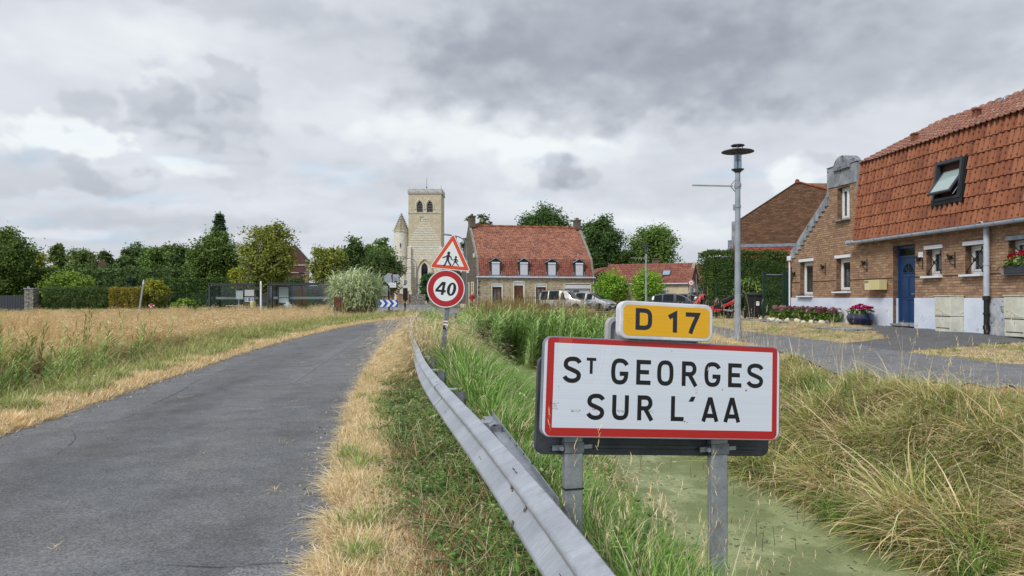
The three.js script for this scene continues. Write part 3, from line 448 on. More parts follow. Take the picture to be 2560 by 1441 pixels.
    new MB().box(0, 0, .004, .82, .88, .012).build('pane', new THREE.MeshPhysicalMaterial({ color: hex('#9fb3b0'), roughness: .03, specularIntensity: 1, ior: 1.8 }), s);
    new MB().bar([.40, -.25, .06], [.42, -.46, .22], .012).bar([-.40, -.25, .06], [-.42, -.46, .22], .012).build('stay', M.galv, g);
  };
  skylight(sky1[0]); skylight(sky2[0]);
  // gutter and downpipe
  const gp = []; for (let i = 0; i <= 10; i++) { const a = Math.PI + Math.PI * i / 10; gp.push([Math.cos(a) * .085, Math.sin(a) * .085]); } for (let i = 10; i >= 0; i--) { const a = Math.PI + Math.PI * i / 10; gp.push([Math.cos(a) * .076, Math.sin(a) * .076]); }
  const gut = new MB().add(new THREE.ExtrudeGeometry(new THREE.Shape(gp.map((p) => new THREE.Vector2(...p))), { depth: END - 4.55, bevelEnabled: false }), [4.55, 3.40, .30], [0, Math.PI / 2, 0]).cyl(4.56, 3.385, .30, .085, .085, .02, 14, [0, 0, Math.PI / 2]).build('gutter', M.pvc, h);
  for (let t = 4.9; t < END; t += .62) new MB().tube([[0, .03, .09], [0, -.05, .082], [0, -.095, .0], [0, -.05, -.085], [0, .03, -.14]], .011, 12, 5).build('bracket', M.zinc, gut).position.set(t, 3.40, .30);
  new MB().box((4.6 + END) / 2, 3.425, .215, END - 4.6, .05, .03).build('fascia', M.whitePaint, h);
  const dp = new MB().cyl(10.52, 2.50, .11, .068, .068, 1.72, 16).tube([[10.52, 3.37, .11], [10.52, 3.40, .13], [10.52, 3.42, .22], [10.52, 3.40, .28]], .066, 10, 12).build('downpipe', M.pvc, h);
  new MB().cyl(10.52, 2.42, .11, .076, .076, .06, 16).build('collar', M.pvc, dp);
  new MB().cyl(10.52, 1.16, .11, .062, .062, .92, 14).cyl(10.52, 1.58, .11, .09, .085, .10, 14).cyl(10.52, 1.20, .11, .078, .078, .05, 14).cyl(10.52, .86, .11, .08, .08, .1, 14).build('pipe_foot', M.black, dp);
  new MB().rbox(-.10, 3.12, .03, .24, .18, .16, .03).cyl(-.14, 1.95, .02, .035, .035, 2.2, 10).build('gutter_end', M.whitePaint, h);
  // windows with lintel, sill and a dark sill bar
  const win = (k, o, sillM, lintel) => { const [a, b, c, d] = op[k], w = casement(h, (a + c) / 2, b, -.20, c - a - .024, d - b, o);
    if (lintel) new MB().rbox((a + c) / 2, d + .055, .012, c - a + .10, .105, .06, .008).build('lintel', lintel, w);
    new MB().rbox((a + c) / 2, b - .03, -.03, c - a + .12, .055, .36, .01).build('sill', sillM, w); return w; };
  const w1 = win('w1', { leaves: 1, curtain: 3, fw: .075 }, M.whitePaint, M.whitePaint), w2 = win('w2', { leaves: 1, curtain: 3, fw: .075 }, M.whitePaint, M.whitePaint);
  for (const [w, k] of [[w1, 'w1'], [w2, 'w2']]) new MB().box((op[k][0] + op[k][2]) / 2, op[k][1] + .03, .06, op[k][2] - op[k][0] + .16, .025, .03).box(op[k][0] + .05, op[k][1] + .01, .06, .02, .05, .02).box(op[k][2] - .05, op[k][1] + .01, .06, .02, .05, .02).build('sill_bar', M.iron, w);
  win('wt', { leaves: 2, curtain: 2, fw: .07 }, M.concrete, null);
  const w3 = win('w3', { fw: .07, curtain: 0 }, M.whitePaint, M.whitePaint), w4 = win('w4', { fw: .07, curtain: 0 }, M.whitePaint, M.whitePaint), w5 = win('w5', { leaves: 2, fw: .06, curtain: 2, mat: std({ color: hex('#d6d9da') }) }, M.zinc, M.zinc);
  for (const [w, k] of [[w3, 'w3'], [w4, 'w4'], [w5, 'w5']]) { // wrought cross bars with round studs
    const [a, b, c, d] = op[k], e = .04, z = -.02, g = new MB().bar([a + e, b + .08, z], [c - e, d - .08, z], .014).bar([a + e, d - .08, z], [c - e, b + .08, z], .014).sph((a + c) / 2, (b + d) / 2, z + .01, .05, .05, .03, 10);
    for (const [x, y] of [[a + e, b + .08], [c - e, d - .08], [a + e, d - .08], [c - e, b + .08]]) g.sph(x, y, z, .04, .04, .03, 8); g.build('cross_bars', M.iron, w);
  }
  // the blue door with fanlight panels
  const dx = 7.055, dz = -.19, fr = new MB().box(dx - .47, 1.95, dz, .09, 2.38, .09).box(dx + .47, 1.95, dz, .09, 2.38, .09).box(dx, 3.09, dz, .85, .09, .09).box(dx, 2.80, dz, .85, .07, .09).build('door_frame', M.blueDoor, h);
  new MB().box(dx, 2.94, dz - .01, .85, .22, .01).build('transom_pane', M.darkGlass, fr);
  const door = new MB().rbox(dx, 1.80, dz, .85, 1.93, .05, .005).build('door', M.blueDoor, h);
  const dd = new MB(); for (const [x0, y0, x1, y1] of [[-.36, .88, -.03, 1.55], [.03, .88, .36, 1.55], [-.36, 1.62, -.03, 2.22], [.03, 1.62, .36, 2.22]]) { for (const [x, y, w, hh] of [[(x0 + x1) / 2, y0, x1 - x0, .025], [(x0 + x1) / 2, y1, x1 - x0, .025], [x0, (y0 + y1) / 2, .025, y1 - y0], [x1, (y0 + y1) / 2, .025, y1 - y0]]) dd.rbox(dx + x, y, dz + .03, w, hh, .025, .008); } dd.build('panel_moulding', M.blueDoor, door);
  const fan = []; for (let i = 0; i <= 14; i++) { const a = Math.PI * i / 14; fan.push([Math.cos(a) * .27, Math.sin(a) * .27]); } new MB().prism(fan, .012, [dx, 2.32, dz + .022]).build('fanlight', M.darkGlass, door);
  const fm = new MB(); for (let i = 0; i < 10; i++) { const a = Math.PI * i / 10, b = Math.PI * (i + 1) / 10; fm.bar([dx + Math.cos(a) * .28, 2.32 + Math.sin(a) * .28, dz + .035], [dx + Math.cos(b) * .28, 2.32 + Math.sin(b) * .28, dz + .035], .016); } fm.bar([dx - .28, 2.32, dz + .035], [dx + .28, 2.32, dz + .035], .016); for (const a of [.8, 1.57, 2.34]) fm.bar([dx, 2.32, dz + .036], [dx + Math.cos(a) * .27, 2.32 + Math.sin(a) * .27, dz + .036], .008); fm.build('fanlight_bars', M.blueDoor, door);
  const brass = new THREE.MeshStandardMaterial({ color: hex('#d8cfae'), metalness: .7, roughness: .3 });
  new MB().rbox(dx + .33, 1.66, dz + .03, .04, .20, .012, .005).bar([dx + .33, 1.70, dz + .03], [dx + .33, 1.70, dz + .08], .01).bar([dx + .34, 1.70, dz + .08], [dx + .20, 1.70, dz + .08], .010).build('handle', brass, door);
  new MB().box(dx, .835, dz + .035, .85, .05, .03).build('weather_bar', M.galv, door);
  new MB().box(dx, .795, -.08, 1.05, .06, .34).build('doorstep', M.concrete, h);
  // body of the house behind the front, closed
  new MB().box((4.8 + END) / 2, 2.0, -4.72, END - 4.8, 2.8, .2).box(4.9, 2.0, -2.7, .2, 2.8, 3.9).box(END - .1, 2.0, -2.7, .2, 2.8, 3.9).box(2.3, 1.8, -4.2, 4.7, 2.4, .2).box(.1, 1.8, -2.2, .2, 2.4, 3.9).box((4.8 + END) / 2, 3.33, -2.5, END - 4.9, .06, 4.2).box(2.5, 3.02, -2.3, 4.6, .06, 3.8).box(3.75, 4.2, -1.3, 1.9, 2.4, .2).build('rear_wall', M.backing, h);
}
// ---- things fixed to, or standing against, that front
const onFront = (t, y, z) => { const c = Math.cos(HOUSE.turn), s = Math.sin(HOUSE.turn); return [HOUSE.pos[0] + t * c + z * s, y, HOUSE.pos[2] - t * s + z * c]; };
{
  const m = base('letter_box', onFront(5.92, 1.83, .03), HOUSE.turn, 'wide beige metal letter box on the brick wall left of the blue door', 'letter box');
  new MB().rbox(.12, .155, .14, .52, .31, .26, .012).build('body', M.mailBeige, m); new MB().rbox(-.27, .155, .14, .25, .31, .262, .01).build('front_panel', std({ color: hex('#d8cfa4') }), m);
  new MB().box(-.27, .255, .274, .2, .012, .006).box(-.27, .225, .274, .2, .012, .006).box(-.27, .28, .274, .2, .012, .006).build('slot', M.iron, m); new MB().box(-.27, .13, .274, .12, .05, .006).build('name_plate', M.cabinet, m);
  const cab = (t, label, hh) => {
    const c = base('utility_cabinet', onFront(t, .70, .05), HOUSE.turn, label, 'utility cabinet', 'meter cabinets along the house front');
    new MB().rbox(0, .20, .16, .62, .40, .34, .012).build('base_box', M.cabinet, c); new MB().rbox(0, .67, .16, .64, .52, .36, .015).build('upper_box', M.cabinet, c); new MB().rbox(0, .945, .17, .66, .03, .39, .008).build('cap', M.cabinet, c);
    new MB().rbox(0, .67, .343, .56, .45, .012, .006).build('door', M.cabinet, c); new MB().box(0, .405, .335, .60, .012, .008).box(0, .10, .333, .50, .02, .006).build('seam', M.iron, c); new MB().cyl(-.20, .60, .352, .025, .025, .02, 12, [Math.PI / 2, 0, 0]).build('lock', std({ color: hex('#d8c98a') }), c);
    new MB().box(.235, .80, .352, .02, .05, .008).box(.235, .55, .352, .02, .05, .008).build('hinge', M.cabinet, c); return c;
  };
  cab(9.30, 'cream meter cabinet against the white plinth, beside the white downpipe'); cab(11.75, 'cream meter cabinet against the unpainted grey plinth at the frame edge');
  const bird = (t, y, label, flip) => {
    const b = base('bird_ornament', onFront(t, y, .02), HOUSE.turn, label, 'wall ornament', 'iron birds on the house front');
    new MB().bar([.16 * flip, -.20, .0], [.16 * flip, .22, .0], .014).bar([.16 * flip, .04, .01], [-.10 * flip, .04, .02], .010).tube([[.16 * flip, -.12, .01], [.06 * flip, -.10, .015], [.0, -.03, .02], [-.05 * flip, .03, .02]], .009, 12, 5).tube([[-.10 * flip, .04, .02], [-.17 * flip, .03, .02], [-.18 * flip, -.02, .02], [-.14 * flip, -.02, .02]], .008, 10, 5).build('bracket', M.iron, b);
    new MB().sph(-.02 * flip, .10, .02, .085, .05, .04, 10, [0, 0, -.25 * flip]).sph(-.09 * flip, .14, .02, .036, .036, .034, 8).add(new THREE.ConeGeometry(.012, .04, 6), [-.135 * flip, .138, .02], [0, 0, Math.PI / 2 * flip]).add(new THREE.ConeGeometry(.035, .13, 6), [.085 * flip, .12, .02], [0, 0, -1.25 * flip]).bar([-.02 * flip, .05, .02], [-.02 * flip, .09, .02], .006).build('bird', M.iron, b); return b;
  };
  bird(.22, 2.42, 'small iron bird at the far end corner of the house, by the hedge', -1); bird(2.42, 2.60, 'iron bird on the brick between the two ground floor windows of the gable', 1); bird(5.02, 2.62, 'iron bird above and left of the beige letter box', 1);
  bird(7.78, 2.60, 'iron bird under the white plaque beside the blue door', 1); bird(9.10, 2.58, 'iron bird between the two small cross-barred windows', 1);
  const p = base('wall_plaque', onFront(7.86, 2.80, .01), HOUSE.turn, 'small blank white plaque on the brick right of the blue door', 'plaque'); new MB().rbox(0, 0, .01, .20, .16, .02, .006).build('plate', M.whiteFrame, p);
}

// ---------------------------------------------------------------- other buildings
const palette = (...h) => h.map(srgb);
const RED_TILES = palette('#c0826a', '#b87a62', '#c88a72', '#be8670', '#ae745e', '#cc947a', '#b8806a'), BROWN_TILES = palette('#a06a56', '#946050', '#aa7462', '#a46e5a', '#8e5c4e');
const YELLOW_BRICK = palette('#ddd1b2', '#e4dabf', '#d6c8a6', '#eae2cc', '#ccbc98', '#e2d8b8', '#bcac8a');
M.yellowBrick = std(brickTex(1.8, .225, .075, [[.62, .57, .45], [.56, .50, .38], [.68, .63, .52], [.50, .45, .35], [.60, .53, .40]], [.58, .55, .48], 68));
M.oldBrick = std(brickTex(1.8, .225, .075, [[.40, .36, .29], [.36, .32, .26], [.46, .42, .34], [.33, .30, .25]], [.38, .35, .30], 69));
M.redBrick = std(brickTex(1.8, .225, .075, [[.45, .25, .24], [.40, .22, .21], [.50, .29, .27], [.37, .21, .21]], [.50, .42, .40], 72));
function gableRoofTiles(roof, L, z0, y0, z1, y1, w, l, tones, seed, x0 = 0, parts = 0, lift = .16) { const len = Math.hypot(y1 - y0, z1 - z0); layTiles(roof, planeAt([0, y0, z0], [1, 0, 0], [0, y1 - y0, z1 - z0]), { w, l: len / Math.round(len / l), x0, x1: L, y0: 0, y1: len, tones: tonePick(tones), seed, geo: TILE_SMALL, lift, parts, jit: .02 }); }

{ // neighbouring terrace house: its brick gable end
  const h = base('brick_gable_house', [11.5, .6, -38.8], -.36, 'brown brick gable end with tiled lean-to roof showing above the tall hedge', 'house');
  const T = palette('#7d604c', '#745846', '#866852', '#6c5443', '#8b6f58', '#7a5a45'), Y = -.6;
  const out = [[.45, 0 + .0], [9.4, 0], [9.4, 5.2 + Y + .6], [6.0, 6.72], [3.35, 6.88], [.45, 5.0]];
  const wall = new MB().prism(out, .3, [0, 0, -.32]).build('wall', M.backing, h);
  const top = (x) => (x < 3.35 ? lerp(5.0, 6.88, (x - .45) / 2.9) : lerp(6.88, 5.7, (x - 3.35) / 3.6));
  layBricks(wall, { y0: 3.72, y1: 6.86, rows: (y) => { const a = y < 5.0 ? .45 : .45 + (y - 5.0) / 1.88 * 2.9, b = y < 5.7 ? 6.9 : 3.35 + (6.88 - y) / 1.18 * 3.6; return b - a > .1 ? [[a, b]] : []; }, tones: T, seed: 31 });
  const v = new MB(); for (let i = 0; i < 10; i++) { const x = .40 + i * .3; v.rbox(x + .15, top(x + .15) + .05, -.14, .36, .045, .36, .01, [0, 0, .575]); } v.build('verge_tiles', std({ color: hex('#6a564a') }), h);
  const rt = new MB(); for (let i = 0; i < 11; i++) { const x = 3.4 + i * .3; rt.rbox(x + .15, top(x + .15) + .08, -.2, .33, .09, .5, .03, [0, 0, -.315]); } rt.build('verge_tiles', toneMat('tile', srgb('#b0633f')), h);
  new MB().cyl(3.38, 6.97, -.2, .11, .11, .5, 10, [Math.PI / 2, 0, 0]).build('ridge_tile', toneMat('tile', srgb('#8a5a48')), h);
  const body = new MB().prism([[.45, 4.95], [3.35, 6.82], [6.9, 5.6], [6.9, 3.0], [.45, 3.0]], 7, [0, 0, -7.4]).build('roof', std({ color: hex('#6e4638') }), h);
  new MB().rbox(.30, 4.35, -.18, .32, 1.35, .4, .02).rbox(.10, 3.78, -.15, .30, .5, .4, .02).build('parapet', M.concrete, h);
  new MB().rbox(5.0, 3.70, .05, 9.2, .16, .12, .01).build('flashing', M.zinc, h);
  const lean = new MB().prism([[0, 3.60], [2.2, 2.4], [2.2, 0], [0, 0]], 8.8, [.2, 0, 0], [0, -Math.PI / 2, 0]).build('lean_to', std({ color: hex('#5b3c30') }), h); lean.position.x = 9.0; 
  layTiles(lean, planeAt([0, 2.42, 2.25], [1, 0, 0], [0, 1.2, -2.2]), { w: .26, l: .36, x0: -8.8, x1: .2, y0: 0, y1: 2.5, tones: tonePick(palette('#a04a30', '#a9523a', '#964530', '#b05c40')), seed: 33, geo: TILE, lift: .22 });
  new MB().bar([-.15, 2.35, 2.3], [.05, 3.65, .0], .07, 6).build('bargeboard', M.zinc, h);
}
{ // the long house with a red pantile roof and four dormers
  const h = base('red_roofed_house', [-3.17, .62, -66], .244, 'long low yellow brick house with a steep red pantile roof and four small dormers', 'house');
  const L = 11.2, W = 8, e = 2.82, b = 4.5, rY = 7.82;
  const op = [[1.36, .36, 2.39, 2.22], [3.40, 0, 4.46, 2.46], [5.47, .36, 6.56, 2.22], [8.26, .20, 10.88, 2.26]];
  const wall = new MB().prism([[0, -.3], [L, -.3], [L, e], [0, e]], .3, [0, 0, -.312], null, op.map(([a, c, d, f]) => [[a, c - (c ? 0 : .001)], [a, f], [d, f], [d, c - (c ? 0 : .001)]])).build('wall', std({ map: mottle(1, [.56, .52, .45], [.64, .60, .52], { grain: .05, seed: 73 }) }), h);
  layBricks(wall, { y0: .34, y1: 2.72, rows: () => [[0, L]], holes: op.map(([a, c, d, f]) => [a - .06, c - .06, d + .06, f + .06]), tones: YELLOW_BRICK, seed: 41, C: .08, j: .016, depth: .03 });
  layBricks(wall, { y0: 2.66, y1: 2.80, rows: () => [[0, L]], tones: YELLOW_BRICK, seed: 42, L: .11, z: .04, depth: .06 });
  const pl = new MB(); for (const [a, c] of [[-.05, 3.40], [4.46, L]]) pl.rbox((a + c) / 2, .03, .0, c - a, .62, .1, .01); pl.build('plinth', M.cream, h);
  const gab = [[0, -.3], [0, e], [-.5, b], [-4, rY + .05], [-7.5, b], [-8, e], [-8, -.3]];
  for (const x of [0, L - .35]) { const g = new MB().prism(gab.map(([z, y]) => [-z, y]), .35, [x, 0, 0], [0, Math.PI / 2, 0]); g.build('gable_wall', x ? M.yellowBrick : M.oldBrick, h); }
  const cop = new MB(); for (const x of [.1, L - .1]) for (const [p, q] of [[gab[1], gab[2]], [gab[2], gab[3]], [gab[3], gab[4]]]) { const d = Math.hypot(q[0] - p[0], q[1] - p[1]); cop.box(x, (p[1] + q[1]) / 2 + .08, (p[0] + q[0]) / 2, .24, .07, d, [Math.atan2(q[1] - p[1], -(q[0] - p[0])), 0, 0]); } cop.build('verge', M.lichenConcrete, h);
  // openings in the gable: two tall blind windows framed in cream
  const gw = new MB(); for (const z of [-1.4, -3.6]) gw.rbox(-.03, 1.35, z, .08, 2.0, .14, .01).rbox(-.03, 1.35, z - 1.0, .08, 2.0, .14, .01).rbox(-.03, 2.35, z - .5, .08, .14, 1.14, .01); gw.build('gable_surround', M.cream, h); const gp = new MB(); for (const z of [-1.4, -3.6]) gp.box(-.008, 1.35, z - .5, .02, 1.95, .9); gp.build('blind_window', M.yellowBrick, h);
  new MB().rbox(-.06, .02, -4, .12, .62, 8, .01).build('gable_plinth', M.cream, h);
  const roof = new MB().prism([[0, e], [.5, b], [4, rY], [7.5, b], [8, e]].map(([z, y]) => [z + .05, y - .06]), L - .7, [.35, 0, 0], [0, Math.PI / 2, 0]); 
  const rf = roof.build('roof', std({ color: hex('#5a372c') }), h);
  const rg = new THREE.Group(); rg.name = 'roof_slopes'; h.add(rg);
  const dorm = [1.73, 4.38, 7.06, 9.73];
  const low = palette('#a86a56', '#9e604e', '#b0725e', '#965c4c', '#b47660');
  const l1 = Math.hypot(.55, b - e), l2 = Math.hypot(3.5, rY - b);
  layTiles(rg, planeAt([0, e + .02, .12], [1, 0, 0], [0, b - e, -.58]), { w: .19, l: l1 / 7, x0: .2, x1: L - .2, y0: 0, y1: l1, tones: tonePick(low), seed: 43, geo: TILE_SMALL, lift: .16, skip: (x, y) => dorm.some((d) => Math.abs(x - d) < .46) });
  const mottled = (x, y, r) => { const k = fbm2(x * .45 + 5, y * .6, 3) + (r() - .5) * .55; return k > .25 ? srgb(['#a4705f', '#ac7664', '#9c6c5c'][r() * 3 | 0]) : RED_TILES[r() * 7 | 0]; };
  layTiles(rg, planeAt([0, b + .02, -.46], [1, 0, 0], [0, rY - b, -3.54]), { w: .19, l: l2 / 20, x0: .2, x1: L - .2, y0: 0, y1: l2, tones: mottled, seed: 44, geo: TILE_SMALL, lift: .16, jit: .03 });
  const rt = new MB(); for (let x = .3; x < L - .3; x += .4) rt.cyl(x + .2, rY + .03, -4, .13, .12, .42, 8, [0, 0, Math.PI / 2]); rt.build('ridge_tiles', toneMat('tile', srgb('#b06a4c')), rg);
  for (const [x, hh, w] of [[.30, 1.05, .55], [L - .30, .95, .50]]) { const c = new MB().box(x, rY + hh / 2 - .15, -4, w, hh, .9).box(x, rY + hh - .18, -4, w + .12, .12, 1.0).build('chimney', M.oldBrick, h); new MB().cyl(x, rY + hh - .02, -3.8, .1, .09, .2, 10).cyl(x, rY + hh - .02, -4.2, .1, .09, .2, 10).build('chimney_pot', toneMat('tile', srgb('#9a5a44')), c); }
  new MB().cyl(L / 2, e - .02, .20, .07, .07, L + .2, 8, [0, 0, Math.PI / 2]).box(L / 2, e + .05, .10, L + .1, .06, .16).build('gutter', M.pvc, h);
  new MB().cyl(.06, 1.4, .08, .045, .045, 2.8, 8).cyl(L - .05, 1.4, .08, .045, .045, 2.8, 8).build('downpipe', M.pvc, h);
  for (const d of dorm) {
    const g = new THREE.Group(); g.name = 'dormer'; h.add(g); g.position.set(d, 3.0, .02);
    new MB().box(-.46, .58, -.45, .06, 1.18, .9).box(.46, .58, -.45, .06, 1.18, .9).box(-.42, .56, .0, .10, 1.2, .10).box(.42, .56, .0, .10, 1.2, .10).build('cheek', M.charcoal, g);
    new MB().box(0, -.10, .10, 1.02, .26, .04, [-.12, 0, 0]).box(-.52, .1, .02, .12, .5, .03).box(.52, .1, .02, .12, .5, .03).build('apron', M.zinc, g);
    new MB().box(0, .58, -.02, .74, 1.12, .03).build('interior', M.interior, g);
    const sh = new MB(); for (let i = 0; i < 20; i++) sh.rbox(0, .06 + i * .053, .02, .73, .05, .02, .008); sh.build('roller_shutter', M.shutter, g); new MB().rbox(0, 1.13, .04, .76, .13, .10, .01).build('shutter_box', M.whitePaint, g);
    new MB().prism([[-.5, 1.2], [.5, 1.2], [0, 1.50]], .06, [0, 0, -.02]).build('pediment', M.black, g);
    new MB().box(-.30, 1.38, -.42, .74, .05, 1.1, [0, 0, .54]).box(.30, 1.38, -.42, .74, .05, 1.1, [0, 0, -.54]).build('dormer_roof', M.zinc, g);
  }
  const frame = (k, mat) => { const [a, c, d, f] = op[k], m = new MB(), w = .11; m.rbox(a + w / 2 - .05, (c + f) / 2, .02, w, f - c + .1, .1, .01).rbox(d - w / 2 + .05, (c + f) / 2, .02, w, f - c + .1, .1, .01).rbox((a + d) / 2, f + .0, .02, d - a + .1, w, .1, .01); if (c) m.rbox((a + d) / 2, c - .03, .05, d - a + .2, .09, .16, .01); return m.build('surround', mat, h); };
  frame(0, M.cream); frame(1, M.cream); frame(2, M.cream); frame(3, M.cream);
  for (const k of [0, 2]) { const [a, c, d, f] = op[k]; casement(h, (a + d) / 2, c + .04, -.16, d - a - .14, f - c - .3, { leaves: 2, fw: .09, mat: M.brown, curtain: 1, back: true }); new MB().rbox((a + d) / 2, f - .18, -.08, d - a - .12, .22, .16, .01).build('shutter_box', M.whitePaint, h); }
  { const [a, c, d, f] = op[1], x = (a + d) / 2; const dr = new MB().rbox(x, 1.03, -.14, .84, 2.1, .06, .01).build('door', M.brown, h); const mo = new MB(); for (const [px, py, w, hh] of [[-.2, .45, .26, .6], [.2, .45, .26, .6], [-.2, 1.4, .26, .9], [.2, 1.4, .26, .9]]) mo.rbox(x + px, py, -.10, w, hh, .03, .01); mo.build('door_panel', M.brown, dr); new MB().rbox(x, 2.24, -.1, .92, .26, .12, .01).build('shutter_box', M.whitePaint, h); }
  { const [a, c, d, f] = op[3]; casement(h, 9.10, c + .02, -.16, 1.62, 1.55, { leaves: 2, fw: .07, curtain: 1 }); const p = new MB().rbox(10.36, 1.42, -.14, .86, .72, .06, .01).build('white_panel', M.whitePaint, h); new MB().rbox(10.36, .62, -.14, .86, .84, .05, .01).build('dark_panel', M.darkGlass, h); new MB().rbox((a + d) / 2, 1.97, -.06, d - a - .1, .34, .2, .01).build('shutter_box', M.whitePaint, h); }
  new MB().rbox(-.1, 4.8, -.9, .14, .42, .3, .02).build('junction_box', M.cabinet, h);
}
{ // church: west tower with stair turret
  const c = base('church', [-14.9, .5, -125], 0, 'pale stone and brick church with square belfry tower, pointed stair turret and two louvred windows', 'church');
  const Y = (w) => w - .5, stoneW = std({ map: mottle(1.6, [.83, .81, .75], [.92, .905, .86], { grain: .025, seed: 75, cells: 9, spot: [.74, .72, .65], spotAt: .64 }), bumpMap: BUMP_MID, bumpScale: .02 });
  const brick = std(brickTex(1.6, .24, .08, [[.80, .75, .63], [.77, .72, .60], [.83, .78, .67], [.74, .69, .57]], [.80, .76, .66], 76));
  const hw = 2.8, tower = new MB();
  const archPts = (x, y, w, hh, k = 10) => { const p = [[x - w / 2, y]], sp = y + hh - w * .95; for (let i = 0; i <= k; i++) { const t = i / k; p.push([x - w / 2 + (w / 2) * (1 - Math.cos(t * Math.PI / 2.6)) / (1 - Math.cos(Math.PI / 2.6)), sp + w * .95 * Math.sin(t * Math.PI / 2.6) / Math.sin(Math.PI / 2.6)]); } for (let i = k - 1; i >= 0; i--) { const q = p[1 + i]; p.push([2 * x - q[0], q[1]]); } p.push([x + w / 2, y]); return p; };
  const bel = [[-.86, Y(16.15)], [.86, Y(16.15)]];
  const front = tower.prism(rect(-hw, 0, hw, Y(19.4)), .6, [0, 0, -.6], null, [...bel.map(([x, y]) => archPts(x, y, 1.0, 1.95)), archPts(-.05, 1.0, 1.1, 6.0)]);
  tower.box(-hw + .3, Y(19.4) / 2, -3.1, .6, Y(19.4), 5).box(hw - .3, Y(19.4) / 2, -3.1, .6, Y(19.4), 5).box(0, Y(19.4) / 2, -5.5, 5.0, Y(19.4), .4); tower.build('tower', brick, c);
  // pale stone courses: full width below, stepping up to the trace of a vanished gable
  const bands = new MB(); for (let y = 2.6; y < 15.0; y += .40) { const full = y < 10.9, half = full ? hw - .02 : Math.max(.3, hw * .92 * (1 - (y - 10.9) / 4.4)); if (y < 7.4) { bands.box(-hw + .80, y, .012, 1.56, .30, .05).box(hw - .80, y, .012, 1.56, .30, .05); } else bands.box(0, y, .012, half * 2, y < 9.6 ? .31 : .22, .05); } bands.build('stone_course', stoneW, c);
  const sm = new MB().box(0, Y(16.05), .02, 5.76, .16, .12).box(0, Y(19.45), -2.8, 5.9, .22, 5.9).box(0, Y(19.85), .05, 5.8, .55, .3).box(-2.8, Y(19.85), -2.8, .3, .55, 5.6).box(2.8, Y(19.85), -2.8, .3, .55, 5.6).box(0, Y(19.85), -5.6, 5.8, .55, .3); sm.build('parapet', std({ map: mottle(1.6, [.70, .70, .68], [.80, .80, .79], { grain: .02, seed: 78 }) }), c);
  const pin = new MB(); for (const x of [-2.75, 2.75]) for (const z of [0, -5.6]) pin.add(new THREE.ConeGeometry(.16, .9, 6), [x, Y(20.5), z]).sph(x, Y(20.1), z, .16, .12, .16, 8); pin.add(new THREE.ConeGeometry(2.6, .6, 4), [0, Y(20.3), -2.8], [0, Math.PI / 4, 0]); pin.build('pinnacle', stoneW, c);
  new MB().bar([0, Y(20.3), -2.8], [0, Y(22.4), -2.8], .05, 6, .02).sph(0, Y(20.8), -2.8, .12, .12, .12, 8).build('spike', M.darkSteel, c);
  for (const [x, y] of bel) { const l = new MB(); for (let i = 0; i < 6; i++) l.box(x, y + .15 + i * .28, -.25, .96, .05, .36, [.6, 0, 0]); const w = l.build('louvres', std({ color: hex('#6c6c70') }), c); new MB().prism(archPts(x, y, 1.04, 1.97), .05, [0, 0, -.5]).build('interior', M.interior, w);
    const hood = new MB(), P = archPts(x, y + .6, 1.4, 1.65, 8); for (let i = 0; i < P.length - 1; i++) hood.bar([P[i][0], P[i][1], .03], [P[i + 1][0], P[i + 1][1], .03], .075, 5); hood.bar([x - .9, y + .6, .03], [x - .68, y + .6, .03], .075, 5).bar([x + .9, y + .6, .03], [x + .68, y + .6, .03], .075, 5); hood.build('hood_mould', stoneW, c); }
  { const P = archPts(-.05, 2.0, 2.7, 5.7, 10), hood = new MB(); for (let i = 0; i < P.length - 1; i++) hood.bar([P[i][0], P[i][1], .06], [P[i + 1][0], P[i + 1][1], .06], .20, 6); hood.build('portal_arch', std({ map: mottle(1, [.74, .68, .54], [.82, .77, .64], { seed: 79 }) }), c); new MB().prism(archPts(-.05, 1.0, 2.4, 6.4), .02, [0, 0, .015], null, [archPts(-.05, 1.2, 1.12, 5.9)]).build('portal_infill', stoneW, c); const gl = new MB().prism(archPts(-.05, 1.0, 1.1, 6.0), .06, [0, 0, -.22]).build('window', M.darkGlass, c); const lead = new MB(); for (let i = 0; i < 9; i++) lead.box(-.05, 2.5 + i * .45, -.15, 1.05, .03, .03); lead.box(-.05, 4, -.15, .03, 5.4, .03).box(-.3, 4, -.15, .02, 5, .03).box(.2, 4, -.15, .02, 5, .03); lead.build('leading', M.darkSteel, gl); }
  // iron anchor marks and scar lines on the brick
  new MB().box(-.75, Y(15.0), .02, .06, .9, .04).box(-.45, Y(15.35), .02, .6, .06, .04).box(-.15, Y(15.0), .02, .06, .7, .04).tube([[.0, Y(14.6), .02], [.2, Y(15.0), .02], [.5, Y(15.0), .02], [.65, Y(14.5), .02]], .03, 12, 4).box(.2, Y(14.3), .02, .05, .7, .05).build('iron_anchor', std({ color: hex('#8a7a58') }), c);
  const bt = new MB(); for (const [x, w] of [[-2.62, .75], [2.75, .6]]) bt.box(x, 2.6, .55, w, 5.2, 1.1).box(x, 6.3, .35, w * .9, 2.3, .7).box(x, 8.6, .2, w * .8, 2.3, .4).box(x, 1.1, .6, w + .3, 2.2, 1.3).box(x, 5.3, .55, w + .1, .16, 1.2).box(x, 2.3, .6, w + .3, .14, 1.4); bt.build('buttress', stoneW, c);
  const tr = new MB().cyl(-4.12, 6.25, -.9, 1.36, 1.32, 12.5, 8, [0, Math.PI / 8, 0]).cyl(-4.12, 12.42, -.9, 1.45, 1.45, .16, 8, [0, Math.PI / 8, 0]).cyl(-4.12, 8.2, -.9, 1.42, 1.42, .14, 8, [0, Math.PI / 8, 0]).cyl(-4.12, 1, -.9, 1.6, 1.5, 2.2, 8, [0, Math.PI / 8, 0]).build('stair_turret', stoneW, c);
